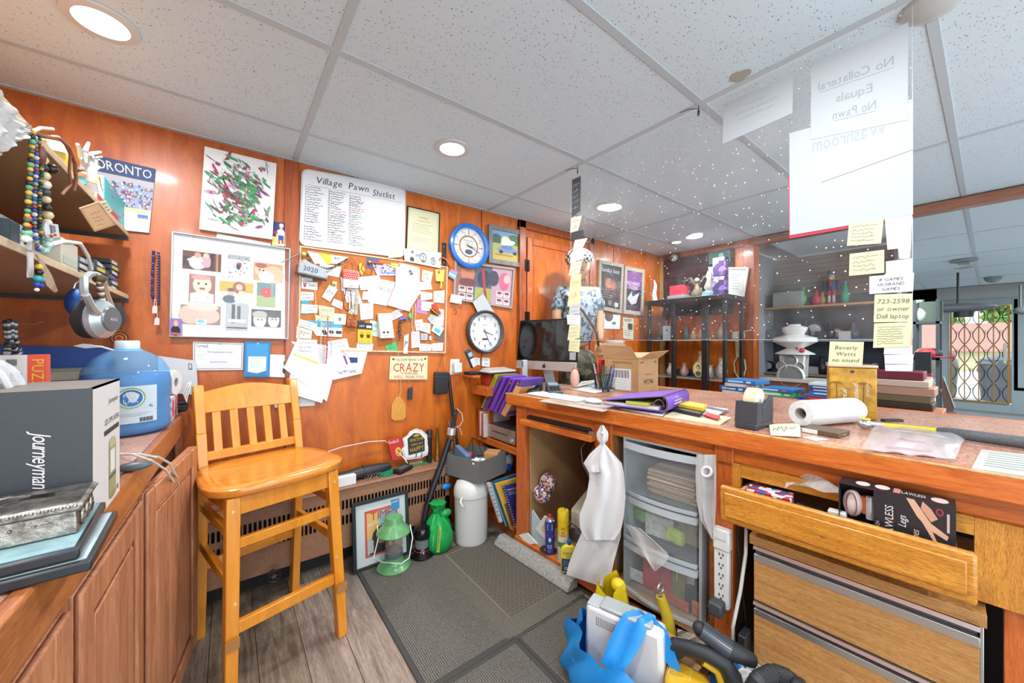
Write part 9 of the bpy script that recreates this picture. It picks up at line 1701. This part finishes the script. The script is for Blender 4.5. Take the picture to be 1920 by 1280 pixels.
B(MG).lathe([(.15,0),(.14,.01),(.06,h_*.2),(.10,h_*.28),(.165,h_*.42),(.16,h_*.55),(.07,h_*.66),(.09,h_*.8),(.095,h_*.9),(.05,h_*.95),(.045,h_)],c,36).o('body',t,smooth=60);BP('c84048',.5).ball(c+V((-.10,-.08,h_*.14)),.022).ball(c+V((-.12,-.05,h_*.2)),.014).o('painted_flowers',t,kind='stuff')
sh_=thing('shop_shelving','long dark shop shelving behind the screen with wood and glass shelves','shelving',(5.0,1.3,0));xs0,xs1=4.75,5.05
BP('3a444c',.6,nz=.2,nsc=8).bx(xs1,xs1+.02,.53,1.56,0,ZC-.03).obj('back_panel',None,sh_);
for i in range(9):BP('8a7e70',.6).bx(xs1-.008,xs1,.53,1.56,1.72+i*.05,1.72+i*.05+.046).obj('slat',None,sh_)
for z,m in((1.585,wood('a8784c','c89a68',(2,8,8),.5,0)),(1.23,pm('8a98a4',.3)),(.87,pm('9a8a78',.5))):B(m).bx(xs0,xs1,.53,1.56,z,z+.02).obj('shelf_board',None,sh_)
BP('4a5258',.5).bx(xs0,xs1,.51,.53,0,ZC-.03).obj('side_panel',None,sh_)
def sh(name,label,cat,u,z,build,x_=4.85):
 c=G(u,600,x_);c.z=z;t=thing(name,label,cat,c);build(t,c);return t
def nut(t,c):
 H_=.31;BP('b03040',.5).cyl(c,c+V((0,0,.02)),.05).o('base',t)
 for k in(-1,1):BP('e0dcd8',.5).cyl(c+V((0,.018*k,.02)),c+V((0,.018*k,.09)),.013).o('boot',t);BP('c02838',.5).cyl(c+V((0,.018*k,.09)),c+V((0,.018*k,.15)),.018).o('trouser_leg',t);BP('24406a',.5).cyl(c+V((0,.052*k,.24)),c+V((0,.06*k,.15)),.014).o('arm',t)
 BP('24406a',.5).cyl(c+V((0,0,.145)),c+V((0,0,.245)),.042,.036).o('tunic',t);BP('e0a050',.5).cyl(c+V((0,0,.245)),c+V((0,0,.30)),.028).o('head',t);BP('2a5888',.5).cyl(c+V((0,0,.30)),c+V((0,0,.345)),.034,.03).o('hat',t);BP('e8e8e8',.5).ball(c+V((-.028,0,.262)),.014,8).o('beard',t);BP('c83040',.5).bx(c.x-.043,c.x-.036,c.y-.008,c.y+.008,c.z+.18,c.z+.24).o('vest',t)
sh('nutcracker','toy soldier nutcracker in blue coat on the upper wood shelf','nutcracker',1559,1.606,nut)
for u,c_,lb,r_,h in((1531,'d02850','crimson ornament left of the nutcracker',.04,.15),(1542,'b08838','gold ornament left of the nutcracker',.03,.13),(1585,'2aa078','green tinsel figure right of the nutcracker',.035,.22),(1506,'28a038','green ball ornament on the upper wood shelf',.035,.2)):sh('ornament',lb,'ornament',u,1.606,vase(r_,h,c_))
sh('grey_radio','pale grey case on the upper wood shelf','case',1480,1.606,boxy(.15,.26,.16,'9a9c98'));sh('green_book','green book standing at the left of the upper wood shelf','book',1457,1.606,boxy(.12,.05,.13,'3a9858'));
c=G(1470,470,4.95);t,p=sheet(None,'teal_sign','teal sign with faded letters above the upper wood shelf','sign','5a8a88',world=[G(u,v,4.98)for u,v in((1436,458),(1492,444),(1492,468),(1436,478))],th=.008);mirror(p,'LE',.35,.75,.5,'9ab8a8',.4);p.done(t)
R=random.Random(77)
NMs=['radio','telephone','camera','clock','kettle','toaster','trophy','speaker','lamp_base','drill','fan','blender']
k=0
for z,us in((1.252,(1447,1462,1476,1493,1510,1526,1541,1556,1570,1586,1600)),(.892,(1440,1526,1541,1556,1572,1590,1606,1622,1640))):
 for u in us:
  c_=R.choice(['3a3c40','a8a8a6','6a5a4c','22252a','4a5864','c8c8c4','7a5a44','303840']);nm_=NMs[k%12];h=R.uniform(.10,.22)
  lab='%s %s, %s from the left on the %s shelf behind the screen'%({'3a3c40':'charcoal','a8a8a6':'grey','6a5a4c':'brown','22252a':'black','4a5864':'slate','c8c8c4':'pale','7a5a44':'tan','303840':'dark blue'}[c_],nm_.replace('_',' '),['first','second','third','fourth','fifth','sixth','seventh','eighth','ninth','tenth','eleventh'][us.index(u)],'middle' if z>1 else 'lower')
  cc_=nm_
  f=[boxy(.12,.09,h*.7,c_),vase(.05,h,c_),lambda t,c,c_=c_,h=h:(BP(c_,.4,.3).cyl(c+V((0,0,h*.5)),c+V((.04,0,h*.5)),h*.42).o('dial_body',t),BP(c_,.5).bx(c.x,c.x+.05,c.y-.03,c.y+.03,c.z,c.z+h*.2).o('foot',t),BP('c8c8c8',.4).cyl(c+V((-.003,0,h*.5)),c+V((0,0,h*.5)),h*.3).o('face',t))][k%3]
  sh(nm_,lab,nm_.replace('_',' '),u,z,f,4.86);k+=1
rk=thing('cap_rack','dark open rack with caps and helmets beside the shop door','rack',(7.0,.75,0));ra,rb_=G(1714,640,6.9).y,G(1758,640,6.9).y
for y_ in(ra,rb_):
 for x_ in(6.9,7.25):BP('3a3e42',.5).bx(x_,x_+.03,y_-.015,y_+.015,0,1.75).obj('post',None,rk)
for z in(1.45,1.0,.6):BP('3a3e42',.5).bx(6.9,7.28,rb_-.02,ra+.02,z,z+.03).obj('shelf_board',None,rk)
def far(name,label,cat,u,x_,z,build):c=G(u,640,x_);c.z=z;t=thing(name,label,cat,c);build(t,c);return t
def capf(c_):return lambda t,c:(BP(c_,.6).ball(c+V((0,0,.05)),.09,14,(1,1,.75)).o('crown',t),BP(c_,.6).ball(c+V((-.02,-.11,.01)),.07,10,(1,1.2,.15)).o('brim',t))
far('cap','brown and cream cap on the rack','cap',1730,6.95,1.03,capf('8a6a50'));far('cap','red and navy cap at the rack end','cap',1748,6.93,1.03,capf('2a2c3c'));far('cap','red cap between the other caps on the rack','cap',1739,6.90,1.03,capf('a83038'))
far('jug','clear glass carafe on top of the rack','jug',1724,7.0,1.48,vase(.08,.28,'b8c4c0'));far('mantel_clock','dark green mantel clock on the top of the rack','clock',1745,7.0,1.48,boxy(.1,.2,.25,'4a5a4c'));far('figurine','green and pink figurine low on the rack','figurine',1728,7.0,.63,vase(.08,.25,'5a7a68'));far('figurine','wire toy low on the rack beside the green figurine','toy',1742,7.0,.63,vase(.06,.2,'a8a09a'))
PL_=[(4.45,.0,.50,.62,.28,'1c1e20','long black guitar tool case at the bottom of the pile by the aisle','tool_case'),(4.45,.28,.42,.55,.07,'2a2a2c','thin black case second in the pile by the aisle','case'),(4.45,.35,.36,.5,.12,'a86a44','copper brown case in the middle of the pile by the aisle','case'),(4.45,.47,.3,.4,.04,'3a2a24','dark book box above the copper case','box'),(4.45,.51,.3,.38,.04,'6a5a40','olive flat box in the upper pile by the aisle','box'),(4.45,.55,.3,.42,.05,'b08068','tan box in the upper pile by the aisle','box'),(4.45,.60,.3,.36,.04,'d0b098','pale pink box near the top of the pile','box'),(4.45,.64,.25,.3,.05,'6a2030','maroon bag on the very top of the pile','bag')]
yc=G(1685,700,4.45).y
for x_,z,a,b_,h,c_,lb,nm_ in PL_:
 z,h=z*1.36,h*1.36
 t=thing(nm_,lb,nm_.replace('_',' '),(x_,yc+.0,z+.05));BP(c_,.45).bx(x_-a/2,x_+a/2,yc-b_/2,yc+b_/2,z+.05,z+.05+h-.002).o('case',t,bevel=.006)
 if nm_=='tool_case':BP('e0e0e0',.5).text('GUITARWARE',V((x_-a/2-.001,yc,z+.36)),(0,-1,0),(0,0,1),.035).o('lettering',t,smooth=0);[BP('9a9c9e',.4,.5).bx(x_-a/2-.012,x_-a/2,yc+k*.22-.03,yc+k*.22+.03,z+.27,z+.36).o('latch',t)for k in(-1,1)]
BP('5a5450',.7).bx(4.3,4.6,yc-.22,yc+.22,0,.049).obj('pallet',None,None,label='low grey pallet under the pile of cases',cat='pallet')
t=thing('hockey_jersey','black, white and red jersey draped between the pile and the rack','jersey',G(1735,740,5.9));
for k,(c_,v0,v1,u0,u1)in enumerate((('24262a',660,783,1715,1745),('a82838',700,706,1726,1745),('e8e4e0',706,712,1726,1745),('a82838',712,717,1726,1745))):BP(c_,.7).prism([G(u,v,5.9-.01*(k>0))if v<780 else V((5.9,G(u,v,5.9).y,.002))for u,v in((u0,v0),(u1,v0),(u1+3,v1),(u0,v1))],(.1,0,0)).o('panel',t,smooth=0)
t=thing('leaning_board','brown board leaning against the door frame','board',G(1775,762,7.6));BP('6a4c44',.5).prism([G(1762,708,7.6),G(1768,706,7.6),G(1789,764,7.6)*1.0,V((7.6,G(1776,762,7.6).y,.002))],(.03,0,0)).o('board',t);BP('c8c4bc',.5).prism([G(u,v,7.59)for u,v in((1768,706),(1770,706),(1791,764),(1789,764))],(.03,0,0)).o('pale_edge',t)
t=thing('white_heater','cream portable heater on the carpet near the door','heater',G(1757,770,6.1));c=G(1757,770,6.1);BP('d4d0bc',.5).bx(c.x,c.x+.25,c.y-.1,c.y+.1,.001,.42).o('body',t,bevel=.01);B(BLK).bx(c.x-.01,c.x+.26,c.y-.12,c.y+.12,.42,.45).o('top_grill',t)
t=thing('grey_crate','low grey crate in front of the cream heater','crate',G(1748,782,5.6));c=G(1748,782,5.6);BP('6a6e6c',.6).bx(c.x,c.x+.2,c.y-.13,c.y+.13,.001,.22).o('crate',t,bevel=.005)
# ---- shop front with grille door
FX=10.6;fr=struct('wall_front',B().bx(FX,FX+.1,1.0,1.6,0,ZC+.06).bx(FX,FX+.1,.62,1.0,1.9,ZC+.06).bx(FX,FX+.1,-1.75,1.0,1.95,ZC+.06).bx(FX,FX+.1,-1.75,-.62,0,.5),pm('c8d0d0',.6),smooth=0)
dl,dr2=G(1780,640,FX).y,G(1897,640,FX).y;DM=pm('9cb0b6',.45)
dd=struct('door_2',B(DM).bx(FX-.04,FX+.02,dl,dl+.09,0,1.98).bx(FX-.04,FX+.02,dr2-.20,dr2,0,1.98).bx(FX-.04,FX+.02,dr2,dl,1.86,1.98).bx(FX-.04,FX+.02,dr2,dl,.0,.16),smooth=0,bevel=.004)
WG=pm('a8742c',.4);gy_a,gy_b=dl-.02,dr2+.03;gz_a,gz_b=.17,1.84
for y_ in(gy_a,gy_b):B(WG).bx(FX-.07,FX-.045,y_-.012,y_+.012,gz_a,gz_b).obj('grille_post',None,dd)
for z in(gz_a,gz_b):B(WG).bx(FX-.07,FX-.045,gy_b,gy_a,z-.012,z+.012).obj('grille_rail',None,dd)
nb=3
for i in range(1,nb+1):y_=gy_b+(gy_a-gy_b)*i/(nb+1)+.0;B(WG).bx(FX-.064,FX-.052,y_-.007,y_+.007,gz_a,gz_b).obj('grille_bar',None,dd)
cw=(gy_a-gy_b)/4;ch=(gz_b-gz_a)/5.0
for i in range(4):
 for j in range(5):
  cy0,cz0=gy_b+cw*(i+.5),gz_a+ch*(j+.5)
  b=BP('4a3a24',.4,.4)
  for k in(-1,1):b.tube([(FX-.058,cy0+k*(cw*.5-cw*.42*sin(pi*q_/8)),cz0-ch*.5+ch*q_/8)for q_ in range(9)],.006,5)
  b.tube([(FX-.058,cy0+.035*cos(a)*(1-a/9),cz0+.05+.03*sin(a)*(1-a/9))for a in[q_*.7 for q_ in range(10)]],.0045,4)
  b.obj('scroll',None,dd)
B(plastic_clear('door_glass','dfe8ea','ffffff',.06)).bx(FX-.02,FX-.015,dr2+.03,dl,.16,1.86).obj('door_pane',None,dd,smooth=0)
BP('b8b4a8',.4,.4).bx(FX-.10,FX-.04,dr2+.05,dr2+.09,.85,1.2).obj('handle',None,dd,bevel=.004)
struct('window_1',B(DM).bx(FX-.04,FX+.02,dl+.09,dl+.13,0,1.98).bx(FX-.04,FX+.02,dl+.34,dl+.38,0,1.98).bx(FX-.04,FX+.02,dl+.13,dl+.34,.45,.52).bx(FX-.04,FX+.02,dl+.09,dl+.38,1.86,1.95),smooth=0)
struct('window_2',BP('c89a50',.5).bx(FX-.04,FX+.02,dr2-.06,dr2-.02,.4,1.95).bx(FX-.04,FX+.02,dr2-.95,dr2-.9,.4,1.95).bx(FX-.04,FX+.02,dr2-.95,dr2-.02,.4,.45),smooth=0)
t=thing('ceiling_speaker','dark oval speaker under the ceiling by the shop door','speaker',(8.5,.5,1.9));c=G(1796,577,8.0);BP('5a6064',.5).ball(c,.30,22,(.5,1.15,.22),10).o('housing',t);B(BLK).cyl(c+V((0,0,.05)),V((c.x,c.y,ZC-.01)),.012).cyl(c+V((0,-.05,-.13)),c+V((0,-.05,-.05)),.09).o('mount',t)
c=T(1816,520,ZC);c=V((6.8,.19,ZC));t=thing('smoke_detector','grey round smoke detector hanging under the shop ceiling','smoke detector',c-V((0,0,.06)));BP('8a9490',.5).lathe([(.11,-.008),(.11,-.03),(.05,-.045),(.04,-.07),(.08,-.075),(.08,-.10),(.04,-.11),(.002,-.11)],c,22).o('housing',t)
t=thing('ceiling_sensor','small grey dome on the ceiling near the shop door','sensor',G(1862,565,9));c=G(1862,560,9.0);c.z=ZC-.01;BP('8a8e8c',.5).ball(c,.09,14,(1,1,.9)).o('dome',t)
t=thing('round_mirror','dark round light fitting at the right edge above the shop window','fitting',G(1910,580,8.8));BP('5a6468',.4).ball(G(1916,582,8.8),.07,16,(.4,1.1,.8)).o('head',t);BP('5a6468',.4).cyl(G(1913,580,8.8),G(1913,560,8.8)+V((0,0,.2)),.012).o('arm',t)
t=struct('ground_outside',B().bx(10.7,40,-14,14,-.12,-.06),pm('c8c4bc',.9),smooth=0)
t=thing('yellow_house','pale yellow house with a brown roof across the street','house',(26,1,-.06));BP('e8d8a0',.8).bx(26,30,-6,7,-.06,.8).o('wall',t,smooth=0);BP('a87868',.8).prism([(25.6,-6.5,.8),(30.4,-6.5,.8),(28,-6.5,2.1)],(0,13.2,0)).o('roof',t,smooth=0)
for y_ in(-1.5,1.4,4):BP('e8ecec',.4).bx(25.93,25.99,y_-.5,y_+.5,.1,.65).o('window',t,smooth=0);BP('7a8a90',.3).bx(25.91,25.93,y_-.42,y_+.42,.16,.59).o('pane',t.children[-1],smooth=0)
R=random.Random(15)
for i,(x_,y_,z_,r_)in enumerate(((32,-1.6,2.9,1.9),(38,3.5,2.6,2.6))):
 t=thing('leafy_tree',['nearer leafy tree seen through the door grille','far tree rising behind the yellow house'][i],'tree',(x_,y_,-.06));BP('5a4434',.9).cyl((x_,y_,-.06),(x_,y_,z_),.18,.1).o('trunk',t)
 b=BP(['6a9a3c','88b060'][i],.8,nz=.3,nsc=3)
 for k in range(700):
  a,e_=R.random()*2*pi,R.uniform(-1,1);rr_=r_*(.6+.4*R.random());p0=V((x_+rr_*cos(a)*math.sqrt(1-e_*e_),y_+rr_*sin(a)*math.sqrt(1-e_*e_),z_+rr_*e_*.8));u1,u2=V((R.gauss(0,1),R.gauss(0,1),R.gauss(0,1))).normalized()*.28,V((R.gauss(0,1),R.gauss(0,1),R.gauss(0,1))).normalized()*.28
  b.add([p0-u1,p0+u2,p0+u1,p0-u2],[(0,1,2,3)])
 b.o('foliage',t,smooth=0,kind='stuff')
for i,(y_,c_)in enumerate(((.95,'6a6a60'),(-.35,'4a5058'))):
 t=thing('parked_item',['grey bin standing outside the shop door','dark barbecue standing outside the shop door'][i],['bin','barbecue'][i],(13.2,y_*.8,-.06));BP(c_,.5).lathe([(.28,0),(.32,.6),(.34,.65),(.3,.9),(.1,1.0)],(13.2,y_*.7+.1,-.06),18).o('body',t);BP('b83030',.5).ball((13.0,y_*.5+.1,.9),.1).o('red_cover',t)if i==0 else BP('8a8c8c',.4,.5).bx(12.9,13.5,-.4,.2,.75,.8).o('side_shelf',t)
